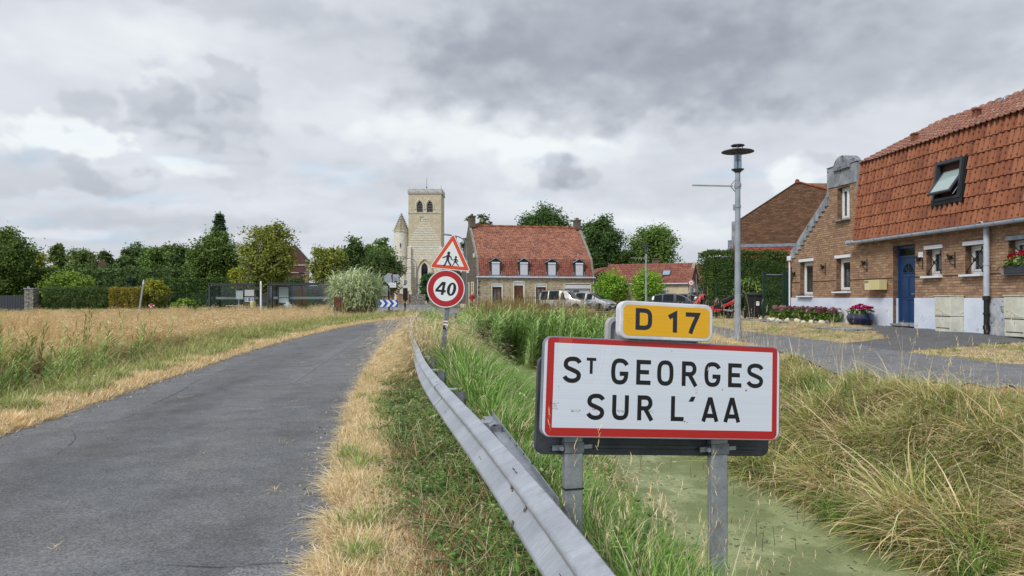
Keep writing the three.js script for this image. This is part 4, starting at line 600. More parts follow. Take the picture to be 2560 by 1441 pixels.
  const sp = new MB().cyl(-4.12, 13.9, -.9, 1.42, .12, 2.8, 8, [0, Math.PI / 8, 0]); for (let k = 0; k < 8; k++) for (let i = 0; i < 9; i++) { const a = k * Math.PI / 4, f = i / 9, r = lerp(1.44, .14, f); sp.box(-4.12 + Math.cos(a) * r, 12.6 + f * 2.8, -.9 + Math.sin(a) * r, .13, .13, .13, [0, -a, .4]); } sp.sph(-4.12, 15.4, -.9, .16, .22, .16, 8).build('turret_spire', std({ map: mottle(1, [.55, .53, .44], [.64, .61, .52], { seed: 80, grain: .04 }) }), c);
  new MB().box(-4.12, 10, .46, .12, .7, .1).build('arrow_slit', M.darkGlass, c);
  new MB().prism([[-6.5, 0], [6.5, 0], [6.5, 4], [0, 8.2], [-6.5, 4]], 22, [1.5, 0, -28]).build('nave', M.oldBrick, c);
}
{ // churchyard wall with capped piers
  const w = base('churchyard_wall', [-16.4, .55, -104], .12, 'low rendered churchyard wall with pyramid capped piers before the church', 'wall');
  new MB().box(2.7, .75, 0, 2.7, 1.5, .3).box(5.6, .55, 1.2, 2.2, 1.1, .3, [0, -.5, 0]).build('stone_panel', M.stoneWall, w); const pk = std({ map: mottle(1.4, [.60, .50, .42], [.68, .57, .48], { seed: 84, grain: .03 }) });
  new MB().box(.9, .8, .1, 1.1, 1.6, .3).box(-1.1, .75, 0, 1.6, 1.5, .3).build('rendered_panel', pk, w); new MB().rbox(.95, 1.35, .28, 1.2, .06, .08, .01, [0, 0, -.25]).build('handrail', M.rust, w);
  const p = new MB(), q = new MB(); for (const [x, h] of [[.2, 2.2], [1.5, 1.9], [-2.1, 2.1]]) { p.box(x, h / 2, .1, .46, h, .46); q.box(x, h + .05, .1, .62, .1, .62).add(new THREE.ConeGeometry(.42, .5, 4), [x, h + .35, .1], [0, Math.PI / 4, 0]); } p.build('pier', pk, w); q.build('pier_cap', M.cream, w);
}
{ // stone outbuilding, cream bungalow, the roof behind it
  const g = base('stone_outbuilding', [8.35, .62, -73], .1, 'grey stone outbuilding with brown gable roof right of the long red-roofed house', 'outbuilding');
  new MB().prism([[0, -.2], [3.6, -.2], [3.6, 2.6], [1.75, 3.95], [-.1, 2.9]], .35, [0, 0, -.35]).box(3.45, 1.2, -4, .3, 2.7, 7).build('wall', M.stoneWall, g); new MB().prism([[-.3, 2.9], [1.75, 4.1], [4.0, 2.55], [4.0, 2.35], [1.75, 3.9], [-.3, 2.7]], 9, [0, 0, -8.8]).build('roof', toneMat('tile', srgb('#7b4d40')), g);
  layTiles(g, planeAt([3.98, 2.55, .25], [0, 0, -1], [-2.25, 1.55, 0]), { w: .25, l: .3, x0: 0, x1: 9, y0: 0, y1: 2.7, tones: tonePick(BROWN_TILES), seed: 51, geo: TILE_SMALL, lift: .16 }); layTiles(g, planeAt([-.28, 2.9, -8.8], [0, 0, 1], [2.03, 1.2, 0]), { w: .25, l: .3, x0: 0, x1: 9, y0: 0, y1: 2.3, tones: tonePick(BROWN_TILES), seed: 52, geo: TILE_SMALL, lift: .16 });
  const h = base('cream_bungalow', [8.0, .58, -65.3], -.42, 'cream rendered bungalow with a brown tiled roof, skylight and white shutter', 'house');
  const L = 7.9, cr = std({ map: mottle(1.6, [.76, .70, .57], [.82, .76, .64], { seed: 85, grain: .02 }) }), W = 4.2, e = 2.25, r = 4.0;
  new MB().box(L / 2, e / 2 - .1, -.1, L, e + .2, .2).build('wall', cr, h); new MB().prism([[0, -.2], [0, e], [W / 2, r + .1], [W, e], [W, -.2]], .25, [L - .25, 0, 0], [0, Math.PI / 2, 0]).build('gable_wall', std({ map: mottle(1.4, [.55, .52, .42], [.66, .62, .52], { seed: 86, grain: .04, spot: [.42, .40, .33] }) }), h);
  const rf = new MB().prism([[-.2, e - .1], [W / 2, r - .05], [W + .2, e - .1]], L, [0, 0, 0], [0, Math.PI / 2, 0]).build('roof', toneMat('tile', srgb('#6a4034')), h);
  const len = Math.hypot(W / 2 + .25, r - e + .12); layTiles(rf, planeAt([0, e - .08, .24], [1, 0, 0], [0, r - e + .12, -(W / 2 + .25)]), { w: .22, l: len / 11, x0: 0, x1: L, y0: 0, y1: len, tones: tonePick(palette('#a76a5a', '#9c6152', '#b07464', '#a26a58', '#955a4c')), seed: 53, geo: TILE_SMALL, lift: .16 });
  const s = new MB().box(5.6, 3.12, -.9, .78, .05, .80, [.66, 0, 0]).build('skylight', M.charcoal, h); new MB().box(5.6, 3.17, -.88, .60, .04, .60, [.66, 0, 0]).build('pane', new THREE.MeshPhysicalMaterial({ color: hex('#8fa0ae'), roughness: .05, ior: 1.7 }), s);
  new MB().cyl(L / 2, e - .06, .24, .06, .06, L, 8, [0, 0, Math.PI / 2]).cyl(L - .1, e / 2, .1, .04, .04, e, 8).build('gutter', M.pvc, h);
  { const q = new MB(); for (let i = 0; i < 14; i++) q.rbox(5.3, .62 + i * .075, .03, 1.1, .07, .03, .01); q.build('roller_shutter', M.shutter, h); new MB().rbox(5.3, 1.68, .06, 1.2, .16, .14, .02).build('shutter_box', M.whitePaint, h); }
  new MB().sph(5.2, 1.95, .14, .12, .10, .12, 8).bar([5.2, 1.98, 0], [5.2, 1.98, .12], .02).build('wall_lamp', M.rust, h);
  new MB().box(L + .01, 2.5, -W / 2, .06, 1.1, .28).build('slit_window', M.darkGlass, h); new MB().box(L + .02, .95, -1.2, .06, 1.7, .8).box(L + .02, .95, -3.0, .06, 1.7, .7).build('shutter', M.whitePaint, h);
  const b = base('tiled_roof_house', [13.2, .6, -72], -.16, 'brown tiled house behind the cream bungalow, small cream gable beside the hedge', 'house');
  const L2 = 6.6; new MB().box(L2 / 2, 1.1, -.1, L2, 2.3, .2).prism([[0, -.1], [0, 2.2], [2.6, 4.3], [5.2, 2.2], [5.2, -.1]], .25, [L2 - .25, 0, 0], [0, Math.PI / 2, 0]).build('wall', cr, b); const r2 = new MB().prism([[-.2, 2.1], [2.6, 4.25], [5.4, 2.1]], L2, [0, 0, 0], [0, Math.PI / 2, 0]).build('roof', toneMat('tile', srgb('#6a4034')), b);
  const ln = Math.hypot(2.85, 2.25); layTiles(r2, planeAt([0, 2.12, .24], [1, 0, 0], [0, 2.2, -2.84]), { w: .24, l: ln / 12, x0: 0, x1: L2, y0: 0, y1: ln, tones: tonePick(palette('#ab7060', '#a06454', '#b47a68', '#a66e5c')), seed: 54, geo: TILE_SMALL, lift: .16 });
  new MB().rbox(1.0, 4.5, -2.6, .7, .7, .7, .03).rbox(1.0, 4.9, -2.6, .85, .1, .85, .02).build('chimney', M.oldBrick, b); new MB().rbox(L2 + .08, 1.4, -.9, .1, .4, .3, .03).build('wall_lamp', M.rust, b);
}
{ // red brick hall and the small house among the trees
  const h = base('red_brick_hall', [-28.6, .5, -96], .36, 'old red brick hall with stone quoins and slate roof behind the bus shelters', 'building');
  new MB().prism([[-3, 0], [1.9, 0], [1.9, 5.75], [0, 7.9], [-1.4, 7.9], [-3, 6.2]], .4, [0, 0, -.4]).box(1.75, 2.9, -5, .3, 5.7, 9).build('wall', M.redBrick, h); const st = M.cream;
  new MB().box(-.55, 5.35, .03, 4.9, .14, .1).box(-.55, 4.35, .03, 4.9, .1, .1).box(-.55, 2.2, .03, 4.9, .1, .1).box(-.55, 1.15, .03, 4.9, .1, .1).build('string_course', st, h); const q = new MB(); for (let i = 0; i < 10; i++) q.box(1.72 - (i % 2) * .07, .3 + i * .56, .03, .42 + (i % 2) * .16, .5, .12); q.box(1.7, 5.9, .0, .6, .3, .5).build('quoins', M.yellowBrick, h);
  new MB().box(1.05, 6.95, -4.5, .12, 3.0, 9.4, [0, 0, .73]).build('roof', M.zinc, h); new MB().box(3.4, 1.8, -6, 3.4, .12, 5, [.3, 0, 0]).box(3.4, .8, -4.2, 3.3, 1.9, .2).build('annexe_roof', M.zinc, h);
  const s = base('small_gabled_house', [-59.4, .4, -106], .5, 'small brick house with twin chimneys half hidden by trees', 'house');
  new MB().prism([[-2.6, 0], [2.6, 0], [2.6, 2.6], [0, 5.2], [-2.6, 2.6]], .4, [0, 0, -.4]).build('gable_wall', M.oldBrick, s); new MB().box(0, 1.2, -5, 5.0, 2.6, 9).build('wall', M.oldBrick, s); new MB().prism([[-2.9, 2.4], [0, 5.3], [2.9, 2.4]], 9.4, [0, 0, -9.6]).build('roof', toneMat('tile', srgb('#7d4138')), s);
  for (const z of [-.4, -9]) { const c = new MB().box(0, 5.6, z, 1.0, 1.5, .7).build('chimney', M.oldBrick, s); new MB().cyl(-.25, 6.55, z, .13, .11, .5, 8).cyl(.25, 6.55, z, .13, .11, .5, 8).build('chimney_pot', toneMat('tile', srgb('#b0623c')), c); }
  new MB().prism([[-1.2, 0], [1.2, 0], [1.2, 2.0], [0, 3.2], [-1.2, 2.0]], .05, [-.2, 0, .02]).build('white_patch', M.whitePaint, s);
  // weathered plank wall behind the shelters
  const f = base('plank_wall', [-27.2, .42, -75], 0, 'weathered grey horizontal plank wall behind the bus shelters', 'wall');
  const pm = [M.woodGrey, std({ map: M.woodGrey.map, color: hex('#d8d6d6') }), std({ map: M.woodGrey.map, color: hex('#c3c0c2') })], r = rng(91); for (let k = 0; k < 4; k++) { for (let i = 0; i < 11; i++) mesh('plank', UNIT, pm[r() * 3 | 0], f).applyMatrix4(M4([1.05 + k * 2.12, .12 + i * .215, (r() - .5) * .02], [0, 0, (r() - .5) * .004], [2.10, .20, .04])); }
  const po = new MB(); for (let k = 0; k <= 4; k++) po.box(k * 2.12, 1.2, -.06, .12, 2.5, .12); po.build('post', M.woodGrey, f);
}

// ---------------------------------------------------------------- signs
function roundRect(w, h, r, n = 8) { const p = []; for (const [cx, cy, a0] of [[w / 2 - r, h / 2 - r, 0], [-w / 2 + r, h / 2 - r, 1], [-w / 2 + r, -h / 2 + r, 2], [w / 2 - r, -h / 2 + r, 3]]) for (let i = 0; i <= n; i++) { const a = (a0 + i / n) * Math.PI / 2; p.push([cx + Math.cos(a) * r, cy + Math.sin(a) * r]); } return p; }
const canvasOf = (w, h, draw) => { const c = document.createElement('canvas'); c.width = w; c.height = h; draw(c.getContext('2d')); const t = new THREE.CanvasTexture(c); t.colorSpace = THREE.SRGBColorSpace; t.magFilter = THREE.LinearFilter; t.anisotropy = 8; return t; };
function face(name, outline, W, H, map, parent, pos, opt = {}) { const g = prep(new THREE.ShapeGeometry(new THREE.Shape(outline.map((p) => new THREE.Vector2(...p))))), p = g.attributes.position, uv = new Float32Array(p.count * 2); for (let i = 0; i < p.count; i++) { uv[i * 2] = p.getX(i) / W + .5; uv[i * 2 + 1] = p.getY(i) / H + .5; } g.setAttribute('uv', new THREE.BufferAttribute(uv, 2)); const m = mesh(name, g, std({ map, roughness: .42, ...opt }), parent); m.position.set(...pos); return m; }
function letter(c, ch, x0, x1, y0, y1, sw) {
  const h = sw / 2, l = x0 + h, r = x1 - h, t = y0 + h, b = y1 - h, w = r - l, Hh = b - t, cx = (l + r) / 2, m = (t + b) / 2; c.lineWidth = sw; c.lineCap = 'butt'; c.lineJoin = 'miter'; c.miterLimit = 6; c.beginPath();
  if (ch === 'S') { c.moveTo(r + h * .35, t + .17 * Hh); c.bezierCurveTo(r - .10 * w, t + .02 * Hh, cx + .24 * w, t, cx + .02 * w, t); c.bezierCurveTo(cx - .30 * w, t, l, t + .09 * Hh, l, t + .25 * Hh); c.bezierCurveTo(l, t + .43 * Hh, cx - .16 * w, m - .05 * Hh, cx, m); c.bezierCurveTo(cx + .2 * w, m + .06 * Hh, r, m + .10 * Hh, r, b - .25 * Hh); c.bezierCurveTo(r, b - .08 * Hh, cx + .26 * w, b, cx - .02 * w, b); c.bezierCurveTo(cx - .27 * w, b, l + .06 * w, b - .06 * Hh, l - h * .5, b - .19 * Hh); }
  else if (ch === 'G') { c.moveTo(r + h * .2, t + .20 * Hh); c.bezierCurveTo(r - .10 * w, t + .04 * Hh, cx + .22 * w, t, cx, t); c.bezierCurveTo(l + .06 * w, t, l, t + .22 * Hh, l, m); c.bezierCurveTo(l, b - .22 * Hh, l + .06 * w, b, cx, b); c.bezierCurveTo(r - .12 * w, b, r, b - .16 * Hh, r, m + .10 * Hh); c.lineTo(cx + .0 * w, m + .10 * Hh); }
  else if (ch === 'O') { c.moveTo(cx, t); c.bezierCurveTo(r - .04 * w, t, r, t + .22 * Hh, r, m); c.bezierCurveTo(r, b - .22 * Hh, r - .04 * w, b, cx, b); c.bezierCurveTo(l + .04 * w, b, l, b - .22 * Hh, l, m); c.bezierCurveTo(l, t + .22 * Hh, l + .04 * w, t, cx, t); c.closePath(); }
  else if (ch === 'E') { c.moveTo(x1, t); c.lineTo(l, t); c.lineTo(l, b); c.lineTo(x1, b); c.moveTo(l, m - .01 * Hh); c.lineTo(x1 - .17 * w, m - .01 * Hh); }
  else if (ch === 'T') { c.moveTo(x0, t); c.lineTo(x1, t); c.moveTo(cx, t); c.lineTo(cx, y1); }
  else if (ch === 'L') { c.moveTo(l, y0); c.lineTo(l, b); c.lineTo(x1, b); }
  else if (ch === 'U') { c.moveTo(l, y0); c.lineTo(l, b - .36 * Hh); c.bezierCurveTo(l, b - .08 * Hh, l + .18 * w, b, cx, b); c.bezierCurveTo(r - .18 * w, b, r, b - .08 * Hh, r, b - .36 * Hh); c.lineTo(r, y0); }
  else if (ch === 'R') { const k = t + .52 * Hh; c.moveTo(l, y1); c.lineTo(l, t); c.lineTo(cx, t); c.bezierCurveTo(r + .02 * w, t, r + .02 * w, k, cx, k); c.lineTo(l, k); c.moveTo(cx - .05 * w, k); c.lineTo(r + h * .1, y1); }
  else if (ch === 'A') { c.moveTo(l - h * .05, y1); c.lineTo(cx - h * .35, y0 + h); c.lineTo(cx + h * .35, y0 + h); c.lineTo(r + h * .05, y1); c.moveTo(l + .2 * w, b - .18 * Hh); c.lineTo(r - .2 * w, b - .18 * Hh); }
  else if (ch === 'D') { c.moveTo(l, t); c.lineTo(l, b); c.lineTo(cx - .05 * w, b); c.bezierCurveTo(r, b, r, b - .2 * Hh, r, m); c.bezierCurveTo(r, t + .2 * Hh, r, t, cx - .05 * w, t); c.closePath(); }
  else if (ch === '1') { c.moveTo(x1 - h, y1); c.lineTo(x1 - h, t + h * .2); c.lineTo(x0 + .02 * w, t + .24 * Hh); }
  else if (ch === '7') { c.moveTo(x0, t); c.lineTo(r, t); c.bezierCurveTo(r - .25 * w, t + .4 * Hh, l + .45 * w, b - .3 * Hh, l + .28 * w, y1); }
  c.stroke();
  if (ch === "'") { c.beginPath(); c.moveTo(x0, y1); c.lineTo(x0 + (x1 - x0) * .42, y0); c.lineTo(x1, y0); c.lineTo(x0 + (x1 - x0) * .68, y1); c.closePath(); c.fill(); }
}
{ // town entry sign with its route plate, the plates for the other direction behind, on two steel posts
  const s = base('town_sign', [.874, 1.0737, -4.155], 0, 'white red-bordered town sign reading ST GEORGES SUR L\'AA under a yellow D 17 plate', 'road sign');
  s.rotation.set(-.0711, .2425, -.0592, 'YXZ');
  const W = 1.463, Hh = .55, K = 1390;
  const board = new MB().prism(roundRect(W, Hh, .052), .028, [0, 0, -.030], null, [], .003).build('board', M.zinc, s);
  const art = canvasOf(Math.round(W * K), Math.round(Hh * K), (c) => {
    const X = (x) => (x + W / 2) * K, Y = (y) => (Hh / 2 - y) * K, r = rng(17); c.fillStyle = '#d6deea'; c.fillRect(0, 0, W * K, Hh * K);
    for (let i = 0; i < 90; i++) { c.fillStyle = `rgba(${r() > .5 ? '255,255,255' : '200,210,222'},${.05 + r() * .05})`; c.fillRect(0, r() * Hh * K, W * K, 2 + r() * 7); }
    const rr = (x0, y0, x1, y1, rad, col) => { c.fillStyle = col; c.beginPath(); c.roundRect(X(x0), Y(y1), X(x1) - X(x0), Y(y0) - Y(y1), rad * K); c.fill(); };
    rr(-.709, -.268, .712, .278, .034, '#b3231f'); 
    c.fillStyle = '#d6deea'; c.fillRect(X(-.670), Y(.240), X(.680) - X(-.670), Y(-.222) - Y(.240));
    for (let i = 0; i < 90; i++) { c.fillStyle = `rgba(${r() > .5 ? '255,255,255' : '196,206,220'},${.05 + r() * .06})`; c.fillRect(X(-.67), Y(-.22 + r() * .46), 1.35 * K, 2 + r() * 6); }
    c.fillStyle = 'rgba(255,246,236,.16)'; c.fillRect(X(-.645), Y(.268), .075 * K, .14 * K);
    c.strokeStyle = c.fillStyle = '#0b0c0f';
    for (const [ch, a, b, t, d] of [['S', -.614, -.512, .167, .022], ['G', -.335, -.232, .168, .022], ['E', -.184, -.096, .165, .025], ['O', -.057, .044, .168, .024], ['R', .096, .196, .167, .026], ['G', .238, .341, .169, .026], ['E', .390, .477, .167, .028], ['S', .514, .619, .171, .027], ['S', -.470, -.369, -.032, -.177], ['U', -.323, -.224, -.036, -.175], ['R', -.172, -.073, -.034, -.174], ['L', .033, .113, -.033, -.174], ["'", .141, .185, -.033, -.062], ['A', .224, .332, -.033, -.173], ['A', .364, .472, -.032, -.174]]) letter(c, ch, X(a), X(b), Y(t), Y(d), .0245 * K);
    letter(c, 'T', X(-.481), X(-.425), Y(.165), Y(.076), .0170 * K);
    // scuffs, chips and stains on the sheeting
    const smear = (x, y, w, h, n, col) => { c.fillStyle = col; for (let i = 0; i < n; i++) c.fillRect(X(x + (r() - .5) * w), Y(y + (r() - .5) * h), 2 + r() * 16, 1 + r() * 4); };
    smear(-.655, -.105, .03, .035, 26, 'rgba(80,70,60,.5)'); smear(-.53, -.128, .07, .012, 26, 'rgba(95,85,75,.45)'); smear(-.43, -.118, .03, .012, 16, 'rgba(90,80,70,.6)'); smear(-.275, -.125, .04, .014, 28, 'rgba(120,105,90,.55)'); smear(-.10, -.12, .05, .02, 18, 'rgba(70,66,62,.45)'); smear(.183, .0, .03, .03, 14, 'rgba(150,140,125,.4)');
    for (const [x, y, q] of [[.355, .012, 5], [.508, .012, 7], [.095, -.155, 4], [.12, -.176, 5], [.135, -.18, 4], [-.64, .0, 3], [.03, .22, 3], [-.68, -.09, 6], [.70, -.23, 4]]) { c.fillStyle = '#2a2623'; c.beginPath(); c.arc(X(x), Y(y), q, 0, 7); c.fill(); }
    c.fillStyle = '#cdbfb0'; c.beginPath(); c.moveTo(X(.262), Y(.145)); c.lineTo(X(.272), Y(.128)); c.lineTo(X(.252), Y(.116)); c.lineTo(X(.258), Y(.124)); c.fill();
    c.strokeStyle = 'rgba(255,255,255,.5)'; c.lineWidth = 2; for (const x of [-.39, -.365, -.35]) { c.beginPath(); c.moveTo(X(x), Y(.24)); c.bezierCurveTo(X(x + .01), Y(.15), X(x - .02), Y(.06), X(x - .06), Y(-.02)); c.stroke(); }
  });
  face('face', roundRect(W - .012, Hh - .012, .048), W, Hh, art, board, [0, 0, .0022], { roughness: .35 });
  // the route plate above
  const plate = new THREE.Group(); plate.name = 'route_plate'; s.add(plate); plate.position.set(-.0145, .3885, .012); plate.rotation.z = .008;
  const pw = .575, ph = .214;
  new MB().prism(roundRect(pw, ph, .048), .052, [0, 0, -.045], null, [], .006).build('plate_frame', std({ map: mottle(.6, [.80, .81, .83], [.87, .88, .9], { grain: .02, seed: 101 }), roughness: .45 }), plate);
  face('plate_face', roundRect(pw - .042, ph - .042, .032), pw, ph, canvasOf(1150, 428, (c) => { const k = 2000, X = (x) => (x + pw / 2) * k, Y = (y) => (ph / 2 - y) * k, r = rng(3); c.fillStyle = '#e6ae12'; c.fillRect(0, 0, 1150, 428); for (let i = 0; i < 60; i++) { c.fillStyle = `rgba(${r() > .5 ? '255,200,60' : '196,140,10'},.07)`; c.fillRect(0, r() * 428, 1150, 2 + r() * 8); } c.strokeStyle = '#1d2331'; letter(c, 'D', X(-.193), X(-.092), Y(.068), Y(-.055), .0255 * k); letter(c, '1', X(.010), X(.062), Y(.060), Y(-.062), .0265 * k); letter(c, '7', X(.115), X(.204), Y(.058), Y(-.064), .0255 * k); c.fillStyle = 'rgba(60,40,10,.5)'; for (let i = 0; i < 14; i++) c.fillRect(X(-.25 + r() * .04), Y(-.03 + r() * .04), 3 + r() * 12, 2); }), plate, [0, 0, .0145], { roughness: .38 });
  new MB().box(-.18, -.14, -.035, .05, .14, .02).box(.18, -.14, -.035, .05, .14, .02).build('plate_strap', M.galvDark, plate);
  // plates facing the other way
  const dark = new THREE.MeshStandardMaterial({ map: mottle(.8, [.235, .25, .275], [.29, .305, .33], { grain: .015, seed: 102 }), roughness: .5, metalness: .15 });
  const rb = new MB().prism(roundRect(1.463, .55, .052), .028, [.006, -.107, -.146], null, [], .003).build('rear_board', dark, s);
  new MB().box(.006, -.333, -.110, 1.30, .018, .012).box(.006, -.352, -.110, 1.30, .010, .010).box(.006, .02, -.110, 1.30, .018, .012).build('stiffener', dark, rb);
  const rp = new MB().prism(roundRect(.575, .214, .05), .045, [-.036, .300, -.150], null, [roundRect(.53, .17, .04)], .003).prism(roundRect(.53, .17, .04), .006, [-.036, .300, -.135]).build('rear_plate', std({ map: mottle(.6, [.62, .62, .62], [.68, .68, .69], { grain: .015, seed: 103 }), roughness: .5 }), s); 
  for (const x of [-.535, .362]) { // posts hang plumb from the board: undo the tilt
    const g = new THREE.Group(); g.name = 'post'; s.add(g); g.position.set(x, -.02, -.066); g.rotation.set(.068, .0, .0585);
    new MB().rbox(0, -.68, 0, .108, 1.72, .058, .012).build('steel_section', M.galv, g); new MB().rbox(0, -.315, .002, .116, .065, .066, .006).box(0, .1, .002, .116, .05, .066).build('clamp', M.galvDark, g);
    new MB().box(-.085, -.315, .012, .07, .028, .012).box(.085, -.315, .012, .05, .022, .012).cyl(-.075, -.315, .025, .014, .014, .03, 6, [Math.PI / 2, 0, 0]).build('clamp_bolt', M.galv, g);
    if (x < 0) new MB().box(0, -.545, .001, .113, .008, .063).build('wire_band', M.iron, g);
  }
}
{ // leaning post with the school-children triangle over the 40 limit
  const s = base('speed_limit_sign', [-1.215, .355, -12.5], 0, 'leaning grey post with children warning triangle above a round 40 speed limit sign', 'road sign'); s.rotation.z = -.100;
  const lean = (x, y) => [x * Math.cos(.1) + y * Math.sin(.1), -x * Math.sin(.1) + y * Math.cos(.1)];
  new MB().rbox(0, .85, -.045, .078, 2.9, .045, .008).build('post', M.galvDark, s);
  const st = new MB().box(0, .80, -.0205, .079, .10, .002).build('trail_sticker', M.whitePaint, s); new MB().box(0, .815, -.0185, .079, .022, .002).build('red_stripe', std({ color: hex('#9c2440') }), st); new MB().box(-.008, .735, -.0205, .064, .07, .002).build('arrow_panel', M.black, st); new MB().box(.012, .745, -.0185, .035, .014, .002).box(.024, .73, -.0185, .012, .035, .002).build('white_arrow', M.whitePaint, st);
  const disc = new THREE.Group(); disc.name = 'limit_disc'; s.add(disc); disc.position.set(-.055, 1.395, 0);
  const circ = (r, n = 48) => [...Array(n)].map((_, i) => [Math.cos(i / n * 6.28319) * r, Math.sin(i / n * 6.28319) * r]);
  new MB().cyl(0, 0, -.012, .329, .329, .026, 48, [Math.PI / 2, 0, 0]).build('disc_rim', M.zinc, disc);
  face('disc_face', circ(.322), .66, .66, canvasOf(1024, 1024, (c) => { const k = 1024 / .66, o = 512; c.fillStyle = '#e8ecf0'; c.fillRect(0, 0, 1024, 1024); c.fillStyle = '#ad1f27'; c.beginPath(); c.arc(o, o, .308 * k, 0, 7); c.fill(); c.fillStyle = '#e4e9ef'; c.beginPath(); c.arc(o, o, .212 * k, 0, 7); c.fill(); c.fillStyle = '#17181a';
    c.save(); c.translate(o, o); c.transform(1, 0, -.10, 1, 0, 0); const q = (...p) => { c.beginPath(); p.forEach(([x, y], i) => c[i ? 'lineTo' : 'moveTo'](x * k, -y * k)); c.closePath(); c.fill(); };
    q([-.020, .112], [-.020, -.112], [-.066, -.112], [-.066, .112]); q([-.020, .112], [-.085, .112], [-.172, -.028], [-.172, -.066], [.008, -.066], [.008, -.026], [-.128, -.026], [-.066, .06]); c.fillStyle = '#e4e9ef'; q([-.066, .062], [-.066, -.026], [-.122, -.026]); c.fillStyle = '#17181a';
    c.beginPath(); c.ellipse(.098 * k, 0, .078 * k, .115 * k, 0, 0, 7); c.ellipse(.098 * k, 0, .026 * k, .083 * k, 0, 0, 7); c.fill('evenodd'); c.restore(); c.fillStyle = 'rgba(60,60,60,.5)'; for (const [x, y] of [[500, 238], [300, 420], [610, 260]]) c.fillRect(x, y, 5, 9); }), disc, [0, 0, .0022]);
  const tri = new THREE.Group(); tri.name = 'warning_triangle'; s.add(tri); tri.position.set(-.02, 1.935, .004); tri.rotation.y = -.12;
  const triP = (sd, rad, n = 6) => { const R = sd / Math.sqrt(3), p = []; for (let k = 0; k < 3; k++) { const a = Math.PI / 2 + k * 2 * Math.PI / 3, cx = Math.cos(a) * (R - 2 * rad), cy = Math.sin(a) * (R - 2 * rad); for (let i = 0; i <= n; i++) { const b = a - Math.PI / 3 + i / n * 2 * Math.PI / 3; p.push([cx + Math.cos(b) * rad, cy + Math.sin(b) * rad]); } } return p; };
  new MB().prism(triP(.74, .036), .024, [0, 0, -.024], null, [], .002).build('triangle_rim', M.zinc, tri);
  face('triangle_face', triP(.728, .033), .76, .76, canvasOf(1024, 1024, (c) => { const k = 1024 / .76, o = 512; c.fillStyle = '#e3e8ec'; c.fillRect(0, 0, 1024, 1024); const P = (sd, rad, col) => { c.fillStyle = col; c.beginPath(); triP(sd, rad, 8).forEach(([x, y], i) => c[i ? 'lineTo' : 'moveTo'](o + x * k, o - y * k)); c.closePath(); c.fill(); }; P(.690, .026, '#cf4a22'); P(.485, .006, '#dde3e4');
    c.fillStyle = c.strokeStyle = '#17181a'; c.lineJoin = c.lineCap = 'round'; const Ln = (w, ...p) => { c.lineWidth = w * k; c.beginPath(); p.forEach(([x, y], i) => c[i ? 'lineTo' : 'moveTo'](o + x * k, o - y * k)); c.stroke(); }, C = (x, y, r) => { c.beginPath(); c.arc(o + x * k, o - y * k, r * k, 0, 7); c.fill(); };
    C(-.045, .070, .027); Ln(.050, [-.048, .030], [-.055, -.035]); Ln(.022, [-.06, .03], [-.095, .0], [-.140, -.015]); Ln(.022, [-.035, .03], [.0, .005], [.008, -.03]); Ln(.027, [-.062, -.045], [-.08, -.10], [-.098, -.145], [-.11, -.147]); Ln(.027, [-.045, -.045], [-.025, -.09], [.005, -.125], [.0, -.14]);
    C(.085, .012, .020); Ln(.030, [.083, -.02], [.083, -.04]); c.beginPath(); [[.07, -.025], [.098, -.025], [.115, -.085], [.055, -.085]].forEach(([x, y], i) => c[i ? 'lineTo' : 'moveTo'](o + x * k, o - y * k)); c.fill(); Ln(.014, [.072, -.02], [.045, -.045], [.012, -.035]); Ln(.014, [.095, -.018], [.122, -.04], [.125, -.065]); Ln(.017, [.068, -.085], [.05, -.12], [.035, -.145]); Ln(.017, [.10, -.085], [.125, -.11], [.145, -.13]); }), tri, [0, 0, .0022]);
  new MB().box(0, 1.72, -.03, .30, .03, .02).box(0, 1.95, -.03, .24, .03, .02).box(-.03, 1.30, -.03, .3, .03, .02).build('bracket', M.galvDark, s);
}
